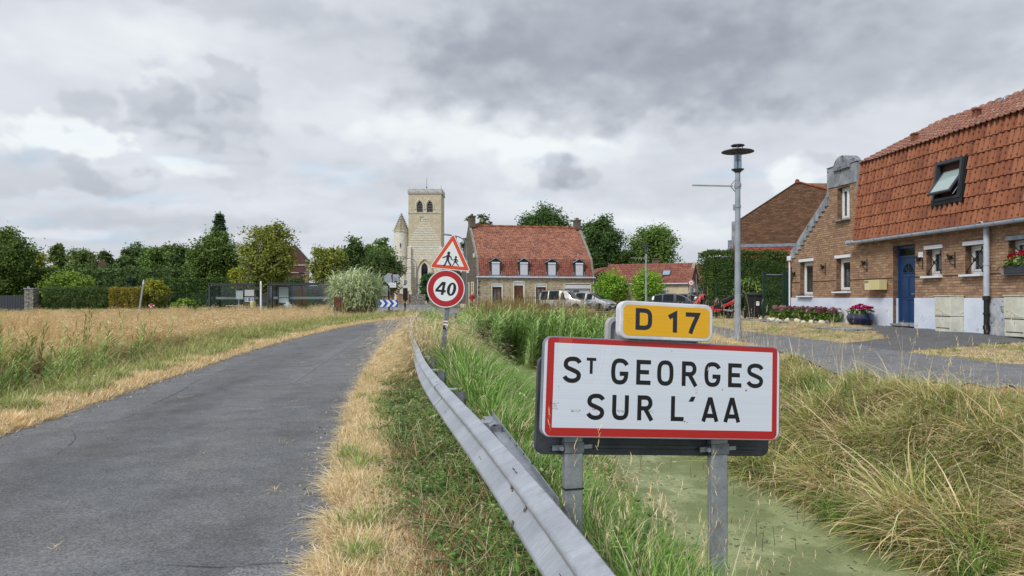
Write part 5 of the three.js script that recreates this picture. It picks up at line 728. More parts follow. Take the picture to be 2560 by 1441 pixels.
{ // blue and white chevron board with its neighbours on the bend
  const s = base('chevron_sign', [-7.77, .38, -46], 0, 'blue and white chevron board on two grey posts at the bend', 'road sign');
  face('face', rect(-.59, -.215, .59, .215), 1.18, .43, canvasOf(944, 344, (c) => { c.fillStyle = '#1d4fae'; c.fillRect(0, 0, 944, 344); c.fillStyle = '#dfe6f0'; for (let i = 0; i < 3; i++) { const x = 30 + i * 302; c.beginPath(); [[0, 0], [150, 0], [285, 172], [150, 344], [0, 344], [135, 172]].forEach(([a, b], k) => c[k ? 'lineTo' : 'moveTo'](x + a, b)); c.fill(); } }), s, [0, .84, .035]);
  new MB().rbox(0, .84, .012, 1.2, .45, .04, .01).build('board', M.zinc, s); for (const x of [-.32, .33]) new MB().box(x, .4, -.04, .08, 1.2, .06).build('post', M.galv, s);
  const b = base('walk_map_board', [-8.55, .4, -49], .06, 'white walking route board with a small map, left above the chevron board', 'information board');
  new MB().box(.30, .9, -.05, .09, 2.2, .09).build('post', M.black, b); face('face', rect(-.22, -.33, .22, .33), .44, .66, canvasOf(256, 384, (c) => { c.fillStyle = '#dfe3e2'; c.fillRect(0, 0, 256, 384); c.strokeStyle = '#54504e'; c.lineWidth = 6; c.beginPath(); c.moveTo(60, 150); c.bezierCurveTo(20, 200, 100, 230, 90, 160); c.stroke(); c.fillStyle = '#3b3f44'; c.beginPath(); c.moveTo(200, 90); c.lineTo(225, 140); c.lineTo(190, 130); c.fill(); c.beginPath(); c.moveTo(120, 290); c.quadraticCurveTo(200, 260, 205, 330); c.lineTo(180, 310); c.fill(); c.fillStyle = '#9aa0a4'; c.fillRect(40, 60, 90, 8); c.fillRect(120, 215, 70, 8); }), b, [0, 1.63, .032]); new MB().rbox(0, 1.63, .01, .46, .68, .035, .01).build('board', M.whitePaint, b);
  const n = base('notice_board', [-8.5, .42, -52], .05, 'white notice sign with blue print on a rusty brown post', 'information board');
  new MB().bar([.05, 0, 0], [-.02, 3.3, -.03], .035, 6).build('post', M.rust, n); face('face', rect(-.265, -.165, .265, .165), .53, .33, canvasOf(512, 320, (c) => { c.fillStyle = '#e6eaef'; c.fillRect(0, 0, 512, 320); c.fillStyle = '#27303c'; c.fillRect(60, 40, 46, 30); c.fillRect(380, 36, 46, 30); c.fillStyle = '#8fa0c4'; for (const [x, y, w] of [[170, 60, 160], [190, 100, 120], [70, 170, 380], [90, 200, 340], [110, 230, 300]]) c.fillRect(x, y, w, 12); }), n, [0, 2.05, .052]); new MB().rbox(0, 2.05, .03, .55, .35, .035, .01).build('board', M.whitePaint, n);
  new MB().rbox(.02, 2.95, .02, .18, .09, .03, .01).rbox(-.03, 2.65, .02, .12, .3, .03, .01).build('finger_plate', M.rust, n);
  const o = base('octagonal_sign', [-8.95, .42, -53.5], .5, 'grey back of an octagonal stop sign on a post beside the reed clump', 'road sign'); new MB().cyl(0, 2.55, 0, .42, .42, .03, 8, [Math.PI / 2, Math.PI / 8, 0]).build('plate_back', M.pvc, o); new MB().box(0, 1.2, -.04, .08, 2.6, .05).build('post', M.galv, o); new MB().rbox(.42, 2.62, -.06, .6, .5, .03, .03).build('second_plate', M.pvc, o);
  const d = base('dark_signpost', [-7.75, .42, -53], 0, 'black and white bollard sign on a dark post right of the notice sign', 'road sign'); new MB().rbox(0, .95, 0, .12, 2.3, .1, .01).rbox(.02, 1.4, .0, .34, .9, .12, .04).build('post', M.black, d); new MB().rbox(0, 2.3, .03, .34, .34, .05, .02).rbox(.02, 1.98, .03, .22, .22, .05, .02).build('plate', M.whitePaint, d); new MB().rbox(0, 2.25, .06, .10, .42, .02, .01).rbox(.12, 2.3, .06, .05, .3, .02, .01).build('plate_bar', M.black, d);
  const t = base('thirty_sign', [14.2, .62, -58], -.1, 'small round 30 speed limit sign by the parked cars', 'road sign'); new MB().box(0, 1.1, -.03, .07, 2.4, .05).build('post', M.galv, t); face('face', circ30(.26), .54, .54, canvasOf(256, 256, (c) => { c.fillStyle = '#e8ecf0'; c.fillRect(0, 0, 256, 256); c.fillStyle = '#b02a32'; c.beginPath(); c.arc(128, 128, 120, 0, 7); c.fill(); c.fillStyle = '#e8ecf0'; c.beginPath(); c.arc(128, 128, 84, 0, 7); c.fill(); c.fillStyle = '#1a1b1d'; c.font = 'bold 92px sans-serif'; c.textAlign = 'center'; c.textBaseline = 'middle'; c.fillText('30', 128, 134); }), t, [0, 2.14, .022]); new MB().cyl(0, 2.14, 0, .268, .268, .03, 32, [Math.PI / 2, 0, 0]).build('disc', M.zinc, t);
}
function circ30(r) { return [...Array(36)].map((_, i) => [Math.cos(i / 36 * 6.28319) * r, Math.sin(i / 36 * 6.28319) * r]); }

// ---------------------------------------------------------------- guard rails
{
  const g = base('guard_rail', [0, 0, 0], 0, 'long galvanised steel guard rail running along the right edge of the lane', 'guard rail');
  const prof = [[.002, -.155], [-.014, -.150], [-.066, -.124], [-.080, -.110], [-.082, -.094], [-.076, -.080], [-.016, -.024], [-.008, -.010], [-.008, .010], [-.016, .024], [-.076, .080], [-.082, .094], [-.080, .110], [-.066, .124], [-.014, .150], [.002, .155]];
  const railY = (D) => roadY(D) + .565 - .50 * smoothstep(D, 33.5, 37.2), pt = (D, off = 0, y = 0) => { const e = .05, tx = railX(D + e) - railX(D - e), tz = -2 * e, l = Math.hypot(tx, tz); return [railX(D) - tz / l * off, railY(D) + y, -D + tx / l * off]; };
  const section = (d0, d1, out, th) => { const n = Math.max(4, Math.ceil((d1 - d0) / .25)), P = [], U = [], I = [], m = prof.length; let run = 0;
    for (let i = 0; i <= n; i++) { const D = lerp(d0, d1, i / n); run = D; for (const sh of [0, th]) for (let j = 0; j < m; j++) { P.push(...pt(D, prof[j][0] - out + sh, prof[j][1])); U.push(run * .9, j * .022); } }
    const S = 2 * m; for (let i = 0; i < n; i++) for (let j = 0; j < m - 1; j++) { const a = i * S + j, b = a + S; I.push(a, a + 1, b, a + 1, b + 1, b, a + m, b + m, a + m + 1, a + m + 1, b + m, b + m + 1); }
    for (let j = 0; j < m - 1; j++) { I.push(j, j + m, j + 1, j + 1, j + m, j + m + 1); const q = n * S + j; I.push(q, q + 1, q + m, q + 1, q + m + 1, q + m); } for (let i = 0; i < n; i++) for (const j of [0, m - 1]) { const a = i * S + j, b = a + S; I.push(a, b, a + m, b, b + m, a + m); }
    const q = new THREE.BufferGeometry(); q.setAttribute('position', new THREE.BufferAttribute(new Float32Array(P), 3)); q.setAttribute('uv', new THREE.BufferAttribute(new Float32Array(U), 2)); q.setIndex(I); q.computeVertexNormals(); return mesh('beam', q, M.railSteel, g); };
  const cuts = [-.5, 3.62, 7.6, 11.6, 15.6, 19.6, 23.6, 27.6, 31.6, 37.0];
  for (let i = 0; i < cuts.length - 1; i++) { // each length laps over the next by a hand's width
    const b = section(cuts[i], cuts[i + 1] + .16, i === 0 ? .004 : i % 2 ? 0 : .007, .003), D = cuts[i] + (i ? .12 : 0), k = new MB();
    const yaw = Math.atan2(railX(D + .1) - railX(D - .1), -.2), slot = (d, px, y, w, roll) => { const p = pt(d, px, y); k.add(new THREE.BoxGeometry(.011, .0025, w), p, [0, yaw, roll]); };
    if (i) for (const d of [.02, .09]) { slot(D + d, -.044, .138, .036, .45); }
    for (let d = cuts[i] + 1.3; d < Math.min(cuts[i + 1], 33); d += 2) for (const dd of [0, .06]) slot(d + dd, -.046, -.050, .026, .9);
    if (k.g.length) k.build('bolt_slots', M.black, b); if (i === 1) { const q = new MB(); for (let j = 4; j < prof.length - 4; j++) { const p = pt(3.645, prof[j][0] - .012, prof[j][1]); q.box(p[0], p[1], p[2], .006, .016, .018, [0, -.17, 0]); } q.build('lap_grime', M.grime, b); }
  }
  for (let D = 1.5; D < 34; D += D < 3 ? 4 : 2) { // posts with a boxed spacer
    const p = pt(D, .18), a = Math.atan2(railX(D + .1) - railX(D - .1), .2); const q = new THREE.Group(); q.name = 'post'; g.add(q); q.position.set(p[0], p[1], p[2]); q.rotation.y = a;
    new MB().box(-.04, -.46, 0, .006, 1.05, .10).box(0, -.46, .048, .08, 1.05, .006).box(0, -.46, -.048, .08, 1.05, .006).box(.039, -.46, .035, .005, 1.05, .03).box(.039, -.46, -.035, .005, 1.05, .03).build('channel', M.galvDark, q);
    new MB().box(-.11, .09, 0, .13, .006, .12).box(-.11, -.09, 0, .13, .006, .12).box(-.165, 0, 0, .006, .18, .12).build('spacer', M.galv, q);
  }
  { // flat channel and flared end plate behind, near the town sign
    const c = new MB(), A = [-.20, .57, -6.1], B = [.20, .57, -3.72], dx = B[0] - A[0], dz = B[2] - A[2], L = Math.hypot(dx, dz), yaw = Math.atan2(dx, dz), mid = [(A[0] + B[0]) / 2, (A[1] + B[1]) / 2, (A[2] + B[2]) / 2];
    c.add(new THREE.BoxGeometry(.075, .005, L), mid, [.03, yaw, 0]).add(new THREE.BoxGeometry(.005, .05, L), [mid[0] + .037, mid[1] + .02, mid[2] + .01], [.03, yaw, 0]).add(new THREE.BoxGeometry(.005, .035, L), [mid[0] - .036, mid[1] - .018, mid[2]], [.03, yaw, 0]); const ch = c.build('rear_channel', M.galv, g);
    const k = new MB(); for (let i = 0; i < 9; i++) { const f = (i + .5) / 9; k.sph(lerp(A[0], B[0], f) + .031, lerp(A[1], B[1], f) + .035, lerp(A[2], B[2], f), .005, .006, .008, 6); } k.build('bolt_slots', M.black, ch);
    new MB().add(new THREE.CylinderGeometry(.15, .15, .006, 28, 1, false, 0, Math.PI), [.16, .56, -5.0], [0, yaw - .05, .25]).build('end_plate', M.galv, g);
  }
  const f = base('low_guard_rail', [0, 0, 0], 0, 'low weathered guard rail on short posts along the bend before the long house', 'guard rail');
  const P = [[-3.5, .62, -42.5], [-2.75, .66, -47], [-1.6, .72, -52], [-.1, .84, -59]]; const cv = new THREE.CatmullRomCurve3(P.map((p) => V(...p)));
  const bm = new MB(); for (let i = 0; i < 24; i++) { const a = cv.getPoint(i / 24), b = cv.getPoint((i + 1) / 24); for (const y of [0, -.16]) bm.bar([a.x, a.y + y, a.z], [b.x, b.y + y, b.z], .075, 6); } bm.build('beam', M.galvDark, f); for (let i = 0; i <= 9; i++) { const a = cv.getPoint(i / 9); new MB().box(a.x + .12, a.y - .35, a.z, .1, .8, .14).box(a.x - .08, a.y - .08, a.z, .02, .2, .3).build('post', M.galv, f); }
  const r = base('bar_railing', [.25, .58, -56.5], -.02, 'dark vertical bar railing beside the parked silver van', 'railing'); new MB().box(1.15, .98, 0, 2.4, .04, .03).box(1.15, .12, 0, 2.4, .04, .03).build('rail', M.darkSteel, r); const bar = new THREE.BoxGeometry(.035, 1.15, .035); for (let i = 0; i < 15; i++) mesh('bar', bar, M.darkSteel, r).position.set(.02 + i * .163, .55, 0);
}
// ---------------------------------------------------------------- street lamps
{
  const lamp = (pos, label) => {
    const l = base('street_lamp', pos, 0, label, 'street lamp', 'grey disc-topped street lamps');
    const paint = std({ map: mottle(1, [.545, .58, .62], [.60, .635, .67], { grain: .015, seed: 111 }), roughness: .45 });
    new MB().cyl(0, 2.0, 0, .078, .060, 4.05, 16).cyl(0, .12, 0, .10, .085, .24, 16).build('pole', paint, l);
    new MB().lathe([[.0, 4.02], [.055, 4.02], [.09, 4.06], [.145, 4.10], [.150, 4.115], [.06, 4.11], [0, 4.11]], 24).build('lower_bowl', M.charcoal, l);
    new MB().lathe([[.094, 4.12], [.094, 4.50], [.088, 4.50], [.088, 4.12], [.094, 4.12]], 24).build('glass_cylinder', new THREE.MeshPhysicalMaterial({ color: hex('#dfe6ea'), transmission: 1, thickness: 0, roughness: .08 }), l);
    const rf = new MB().cyl(0, 4.30, 0, .022, .022, .36, 10); for (let i = 0; i < 6; i++) rf.lathe([[.02, 4.30 + i * .035], [.07, 4.315 + i * .035], [.02, 4.312 + i * .035]], 16); rf.build('reflector', M.galv, l);
    new MB().lathe([[.02, 4.60], [.20, 4.585], [.36, 4.545], [.382, 4.53], [.378, 4.522], [.34, 4.53], [.20, 4.55], [.10, 4.56], [.02, 4.56]], 32).build('shade_disc', M.charcoal, l);
    new MB().lathe([[.0, 4.70], [.15, 4.695], [.165, 4.675], [.15, 4.665], [0, 4.665]], 24).build('top_cap', M.charcoal, l); const lg = new MB(); for (let i = 0; i < 4; i++) lg.cyl(Math.cos(i * 1.571 + .4) * .11, 4.63, Math.sin(i * 1.571 + .4) * .11, .008, .008, .1, 6); lg.build('cap_stay', M.galv, l);
    const arm = new MB().rbox(-.60, 3.72, 0, .98, .035, .03, .006, [0, 0, -.02]).build('banner_arm', paint, l); new MB().bar([-.18, 3.715, 0], [-.055, 3.86, 0], .014).bar([-.18, 3.715, 0], [-.055, 3.57, 0], .014).rbox(0, 3.72, 0, .13, .16, .13, .02).cyl(0, 3.72, 0, .085, .085, .06, 12).build('arm_bracket', paint, arm);
    new MB().cyl(0, 3.22, 0, .078, .078, .05, 12).box(-.08, 3.2, 0, .05, .14, .05).build('lower_bracket', paint, l); return l;
  };
  const a = lamp([5.40, H(5.4, 17.5) - .05, -17.5], 'near tall grey street lamp with a wide disc shade beside the footpath');
  copyOf(a, 'distant grey disc lamp standing between the two round shrubs', [9.35, .62, -51], 0);
  const curve = (pos, label, flip, h) => { const l = base('street_lamp', pos, 0, label, 'street lamp'); new MB().cyl(0, h / 2 - .5, 0, .09, .07, h - 1, 10).tube([[0, h - 1.05, 0], [-.15 * flip, h - .4, 0], [-.7 * flip, h, 0], [-1.4 * flip, h + .15, 0]], .05, 18, 8).build('pole', M.galvDark, l); new MB().rbox(-1.75 * flip, h + .2, 0, .8, .14, .26, .05, [0, 0, -.12 * flip]).build('lamp_head', M.zinc, l); return l; };
  curve([-14.6, .55, -112], 'slender curved lamp in front of the church portal', 1, 6.9);
  const b = curve([-3.95, .6, -64.2], 'curved grey street lamp at the left gable of the long house', 1, 6.3); new MB().rbox(-.12, 4.0, .1, .34, .42, .22, .03).build('control_box', M.cabinet, b); new MB().rbox(.02, 3.45, .12, .22, .16, .2, .04).rbox(.08, 3.2, .12, .2, .16, .2, .04).build('floodlight', M.whitePaint, b);
  const r = base('lantern_lamp', [-20.1, .42, -70], 0, 'red brown park lantern on a post above the plank wall', 'street lamp'); const rp = std({ color: hex('#6a3538'), roughness: .5 }); new MB().cyl(0, 1.6, 0, .06, .05, 3.2, 10).bar([0, 3.0, 0], [-.22, 3.4, 0], .02).bar([0, 3.0, 0], [.22, 3.4, 0], .02).build('pole', rp, r); new MB().lathe([[0, 3.15], [.16, 3.2], [.26, 3.45], [0, 3.45]], 14).build('globe', std({ color: hex('#b9a9a4') }), r); new MB().lathe([[0, 3.66], [.22, 3.60], [.32, 3.50], [.32, 3.44], [.27, 3.44], [0, 3.5]], 16).build('hood', rp, r);
}

// ---------------------------------------------------------------- vehicles
const paintOf = (h, metal = .35) => new THREE.MeshPhysicalMaterial({ color: hex(h), metalness: metal, roughness: .42, clearcoat: .8, clearcoatRoughness: .08 });
M.carGlass = new THREE.MeshPhysicalMaterial({ color: hex('#1a2126'), roughness: .05, ior: 1.5, specularIntensity: .55 });
M.carTrim = std({ color: hex('#1c1d1f'), roughness: .6 });
M.lampGlass = new THREE.MeshPhysicalMaterial({ color: hex('#dfe4e8'), roughness: .08, metalness: .2, clearcoat: 1 });
M.tailGlass = new THREE.MeshPhysicalMaterial({ color: hex('#8d1220'), roughness: .12, clearcoat: 1 });
M.rim = new THREE.MeshStandardMaterial({ color: hex('#a9adb2'), metalness: .7, roughness: .35 });
function makeCar(name, pos, turn, label, group, o) {
  const car = base(name, pos, turn, label, 'car', group), { L, W, belt, roof, wheelR = .31, wx = [.19, .80], paint, glassX, pillars = [], screen, rear, blunt = .6 } = o;
  const tb = table(...belt), tr = table(...roof), NX = 46, ring = (x) => { const e = Math.min(x, 1 - x), w = W / 2 * (1 - blunt * .20 * Math.pow(1 - Math.min(1, e / .10), 2)), yb = tb(x), yr = Math.max(tr(x), yb + .015), k = yr - yb, lowY = .20 + .10 * Math.pow(1 - Math.min(1, e / .06), 2), wr = w * (.97 - .27 * Math.min(1, k / .62)); return [[0, lowY], [w * .8, lowY], [w * .96, lowY + .07], [w, .46], [w * .995, (.46 + yb) / 2], [w * .965, yb], [lerp(w * .955, wr, .55), yb + k * .55], [wr, yr - Math.min(.05, k * .3)], [wr * .8, yr], [0, yr + Math.min(.025, k * .5 + .012)]]; };
  const m = 10, full = (x) => { const r = ring(x); return [...r.map(([z, y]) => [z, y]), ...r.slice(0, -1).reverse().map(([z, y]) => [-z, y])]; }, bodyP = [], glassP = [];
  const X = [...Array(NX + 1)].map((_, i) => i / NX);
  for (let i = 0; i < NX; i++) { const x0 = X[i], x1 = X[i + 1], a = full(x0), b = full(x1), xm = (x0 + x1) / 2, k = tr(xm) - tb(xm);
    for (let j = 0; j < a.length - 1; j++) { const jj = j < m - 1 ? j : 2 * m - 3 - j; const side = (jj === 5 || jj === 6) && k > .24 && xm > glassX[0] && xm < glassX[1] && !pillars.some(([p, q]) => xm > p && xm < q); const scr = (jj >= 7) && ((xm > screen[0] && xm < screen[1]) || (xm > rear[0] && xm < rear[1])) && k > .05;
      const q = [[x0, a[j]], [x1, b[j]], [x1, b[j + 1]], [x0, a[j + 1]]].map(([x, [z, y]]) => [(x - .5) * L, y, z]); (side || scr ? glassP : bodyP).push(...q[0], ...q[1], ...q[2], ...q[0], ...q[2], ...q[3]); } }
  for (const x of [0, 1]) { const r = full(x); for (let j = 1; j < r.length - 2; j++) bodyP.push((x - .5) * L, r[0][1], r[0][0], (x - .5) * L, r[j][1], r[j][0], (x - .5) * L, r[j + 1][1], r[j + 1][0]); }
  const toG = (P) => { let g = new THREE.BufferGeometry(); g.setAttribute('position', new THREE.BufferAttribute(new Float32Array(P), 3)); g.computeVertexNormals(); const map = new Map(), n = g.attributes.normal, p = g.attributes.position; for (let i = 0; i < p.count; i++) { const k = [p.getX(i), p.getY(i), p.getZ(i)].map((v) => v.toFixed(3)).join(); if (!map.has(k)) map.set(k, []); map.get(k).push(i); } const N = n.array.slice(); for (const l of map.values()) for (const i of l) { let s = [0, 0, 0]; for (const j of l) if (n.getX(i) * n.getX(j) + n.getY(i) * n.getY(j) + n.getZ(i) * n.getZ(j) > .80) { s[0] += n.getX(j); s[1] += n.getY(j); s[2] += n.getZ(j); } const h = Math.hypot(...s) || 1; N[i * 3] = s[0] / h; N[i * 3 + 1] = s[1] / h; N[i * 3 + 2] = s[2] / h; } g.setAttribute('normal', new THREE.BufferAttribute(N, 3)); return prep(g); };
  mesh('body', toG(bodyP), paint, car); mesh('window_glass', toG(glassP), M.carGlass, car);
  const at = (x) => (x - .5) * L, hw = W / 2;
  for (const x of wx) for (const s of [-1, 1]) { const w = new THREE.Group(); w.name = 'wheel'; car.add(w); w.position.set(at(x), wheelR, s * (hw - .10)); new MB().lathe([[wheelR * .62, -.09], [wheelR * .96, -.095], [wheelR, -.06], [wheelR, .06], [wheelR * .96, .095], [wheelR * .62, .09]], 24, null, [Math.PI / 2, 0, 0]).build('tyre', M.rubber, w); const r = new MB().lathe([[.0, .06], [wheelR * .2, .07], [wheelR * .62, .05], [wheelR * .64, .0]], 20, [0, 0, 0], [s > 0 ? Math.PI / 2 : -Math.PI / 2, 0, 0]); for (let i = 0; i < 5; i++) { const a = i * 1.2566; r.box(Math.cos(a) * wheelR * .38, Math.sin(a) * wheelR * .38, s * .075, wheelR * .52, wheelR * .16, .02, [0, 0, a]); } r.build('rim', M.rim, w);
    const arch = []; for (let i = 0; i <= 16; i++) { const a = Math.PI * i / 16 * 1.16 - .25; arch.push([Math.cos(a) * wheelR * 1.22, Math.sin(a) * wheelR * 1.22]); } new MB().prism(arch, .02, [at(x), wheelR, s * (hw - .004) - .01]).build('wheel_arch', M.carTrim, car); }
  for (const s of [-1, 1]) {
    new MB().sph(at(.965), tb(.955) - .12, s * hw * .70, .17, .085, .20, 14, [0, s * .5, .25]).build('headlight', M.lampGlass, car); new MB().rbox(at(.012), tb(.02) - .16, s * hw * .80, .09, .34, .16, .03).build('tail_light', M.tailGlass, car);
    const mx = at(screen[0] - .03); new MB().rbox(mx, tb(screen[0]) + .07, s * (hw + .09), .10, .13, .20, .04).box(mx, tb(screen[0]) + .02, s * hw, .06, .03, .14).build('mirror', o.mirror || paint, car);
    new MB().rbox(at(.36), tb(.36) - .10, s * (hw * .995), .16, .03, .025, .008).rbox(at(.54), tb(.54) - .10, s * (hw * .995), .16, .03, .025, .008).build('door_handle', o.mirror || paint, car);
    new MB().box(at(.5), .38, s * (hw + .002), L * .42, .07, .02).build('side_moulding', M.carTrim, car); const sm = new MB(); for (const q of o.seams || [.46, .62]) sm.box(at(q), .60, s * (hw * .999), .010, .42, .012); sm.build('door_seam', M.carTrim, car);
  }
  new MB().rbox(at(.985), .36, 0, .16, .20, W * .78, .05).rbox(at(.995), .56, 0, .06, .09, W * .42, .02).build('grille', M.carTrim, car); new MB().rbox(at(1.0) + .02, .40, 0, .02, .11, .50, .006).rbox(at(0) - .02, .62, 0, .02, .11, .50, .006).build('number_plate', M.whitePaint, car); new MB().rbox(at(.012), .38, 0, .16, .22, W * .82, .05).build('bumper', o.bumper || paint, car);
  if (o.rails) new MB().bar([at(.12), tr(.2) + .05, hw * .62], [at(.58), tr(.5) + .05, hw * .62], .018).bar([at(.12), tr(.2) + .05, -hw * .62], [at(.58), tr(.5) + .05, -hw * .62], .018).build('roof_rail', M.carTrim, car);
  new MB().bar([at(screen[0] + .02), tb(screen[0]) + .06, .1], [at(screen[0] - .05), tb(screen[0]) + .22, .55], .008).bar([at(screen[0] + .02), tb(screen[0]) + .06, -.4], [at(screen[0] - .05), tb(screen[0]) + .2, .05], .008).build('wiper', M.carTrim, car); new MB().bar([at(.3), tr(.3) + .02, 0], [at(.25), tr(.25) + .25, 0], .008, 5, .004).build('aerial', M.carTrim, car);
  return car;
}
{
  const G = 'cars parked in the village street';
  makeCar('parked_van', [4.25, .44, -58.6], -.42, 'silver beige small van parked behind the bar railing before the long house', G, { L: 3.96, W: 1.70, belt: [[0, .95], [.5, .98], [.70, 1.02], [.76, 1.02], [.9, .92], [1, .70]], roof: [[0, 1.45], [.05, 1.66], [.3, 1.72], [.5, 1.71], [.6, 1.64], [.74, 1.08], [.78, 1.03], [1, .70]], paint: paintOf('#a9a49b'), glassX: [.05, .68], pillars: [[.19, .22], [.43, .47], [.66, .72]], screen: [.60, .77], rear: [-.1, .02], seams: [.45, .67], mirror: M.carTrim, bumper: M.carTrim, rails: true, blunt: .8 });
  makeCar('parked_car', [6.55, .45, -60.6], -.62, 'pale silver one-box car just right of the silver van', G, { L: 4.0, W: 1.72, belt: [[0, .92], [.5, .95], [.75, .98], [.9, .84], [1, .62]], roof: [[0, 1.05], [.06, 1.42], [.3, 1.56], [.45, 1.55], [.6, 1.42], [.80, 1.0], [.86, .88], [1, .62]], paint: paintOf('#aeb2b8'), glassX: [.08, .72], pillars: [[.22, .25], [.46, .49], [.64, .67]], screen: [.55, .82], rear: [.0, .08], seams: [.45, .65], blunt: 1 });
  const hb = { L: 4.1, W: 1.72, belt: [[0, .90], [.5, .90], [.7, .92], [.9, .78], [1, .60]], roof: [[0, .95], [.08, 1.28], [.25, 1.42], [.45, 1.43], [.58, 1.30], [.72, .95], [.8, .86], [1, .60]], glassX: [.10, .66], pillars: [[.24, .27], [.44, .47]], screen: [.54, .73], rear: [.02, .12], seams: [.45, .65], blunt: 1 };
  makeCar('parked_car', [11.7, .42, -51.5], -.28, 'dark grey hatchback seen just above the yellow route plate', G, { ...hb, paint: paintOf('#23262e') });
  makeCar('parked_car', [13.6, .42, -55.5], -.30, 'black hatchback behind the dark grey hatchback', G, { ...hb, paint: paintOf('#1f2226') });
  makeCar('parked_car', [15.9, .45, -59.5], -1.1, 'dark blue car behind the red scooter', G, { ...hb, L: 4.2, paint: paintOf('#2a3f55'), roof: [[0, 1.05], [.06, 1.45], [.25, 1.58], [.45, 1.58], [.58, 1.45], [.72, 1.0], [.8, .9], [1, .62]] });
}
{ // red scooter
  const y = H(8.7, 31) + .0, s = base('motor_scooter', [8.50, y, -31], -.10, 'red motor scooter with black seat parked on the dry lawn before the hedge', 'scooter'), red = paintOf('#b3121d', .1), blk = std({ color: hex('#191a1c'), roughness: .5 });
  for (const [x, n] of [[-.68, 'front'], [.68, 'rear']]) { const w = new THREE.Group(); w.name = 'wheel'; s.add(w); w.position.set(x, .27, 0); new MB().add(new THREE.TorusGeometry(.205, .068, 10, 28), [0, 0, 0]).build('tyre', M.rubber, w); const r = new MB().lathe([[.145, -.04], [.15, 0], [.145, .04]], 20, null, [Math.PI / 2, 0, 0]).cyl(0, 0, 0, .05, .05, .1, 12, [Math.PI / 2, 0, 0]); for (let i = 0; i < 6; i++) r.box(Math.cos(i * 1.047) * .09, Math.sin(i * 1.047) * .09, 0, .13, .03, .03, [0, 0, i * 1.047]); r.build('rim', blk, w); }
  const side = (pts, d, name, mat, b = .03) => new MB().prism(pts, d, [0, 0, -d / 2], null, [], b).build(name, mat, s);
  side([[.30, .56], [.60, .66], [1.0, .90], [1.05, .87], [.96, .70], [.72, .56], [.45, .47], [.24, .44]], .30, 'tail_panel', red); side([[-.06, .60], [.0, .76], [.14, .80], [.34, .79], [.56, .88], [.74, .97], [.97, .98], [1.0, .92], [.60, .70], [.32, .60], [.05, .50]], .26, 'seat', blk, .04);
  side([[-.55, .30], [-.30, .26], [.10, .27], [.35, .32], [.35, .40], [.05, .42], [-.05, .50], [.02, .58], [-.10, .52], [-.22, .36], [-.45, .38]], .34, 'footboard', red); side([[-.06, .36], [-.08, .56], [.08, .62], [.42, .60], [.50, .42], [.36, .30]], .30, 'under_seat', blk); side([[-.72, .56], [-.62, .60], [-.40, .92], [-.30, 1.02], [-.38, 1.06], [-.52, 1.0], [-.66, .80], [-.80, .62]], .38, 'front_shield', red, .05); side([[-.48, .40], [-.30, .38], [-.16, .46], [-.26, .92], [-.34, .98], [-.46, .70]], .28, 'leg_shield', blk); 
  side([[-.95, .46], [-.72, .56], [-.44, .50], [-.42, .44], [-.70, .50], [-.92, .40]], .15, 'front_mudguard', red, .02); side([[.42, .50], [.70, .58], [.98, .50], [1.0, .46], [.70, .54], [.42, .44]], .14, 'rear_mudguard', blk, .015);
  new MB().rbox(-.36, 1.10, 0, .22, .12, .20, .05).bar([-.30, 1.10, -.34], [-.30, 1.10, .34], .016).cyl(-.30, 1.10, .30, .022, .022, .12, 8, [Math.PI / 2, 0, 0]).cyl(-.30, 1.10, -.30, .022, .022, .12, 8, [Math.PI / 2, 0, 0]).build('handlebar', blk, s); new MB().bar([-.36, 1.12, .24], [-.30, 1.34, .32], .008).rbox(-.30, 1.37, .33, .03, .08, .14, .03).bar([-.36, 1.12, -.24], [-.30, 1.34, -.32], .008).rbox(-.30, 1.37, -.33, .03, .08, .14, .03).build('mirror', blk, s);
  new MB().prism([[-.50, 1.04], [-.42, 1.08], [-.52, 1.36], [-.56, 1.34]], .34, [0, 0, -.17]).build('windscreen', M.tintGlass, s); new MB().sph(-.70, .86, 0, .06, .08, .14, 12, [0, 0, -.5]).build('headlight', M.lampGlass, s); new MB().sph(1.0, .80, 0, .04, .05, .11, 10).build('tail_light', M.tailGlass, s);
  new MB().bar([-.68, .27, .10], [-.46, .80, .07], .026).bar([-.68, .27, -.10], [-.46, .80, -.07], .026).build('fork', blk, s); new MB().rbox(.45, .30, .10, .50, .18, .12, .05).bar([.62, .27, -.12], [.62, .62, -.10], .03).build('engine', blk, s); new MB().cyl(.60, .34, .19, .045, .04, .38, 14, [0, 0, 1.45]).build('exhaust', M.galv, s); new MB().cyl(.79, .36, .19, .047, .047, .04, 14, [0, 0, 1.45]).build('exhaust_tip', M.rim, s); new MB().bar([.22, .30, .10], [.16, .02, .18], .014).bar([.22, .30, -.10], [.16, .02, -.18], .014).bar([.16, .02, .18], [.34, .02, .18], .012).build('stand', blk, s);
  new MB().rbox(-.05, 1.36, .05, .01, .01, .01, .002).build('cable', blk, s);
}
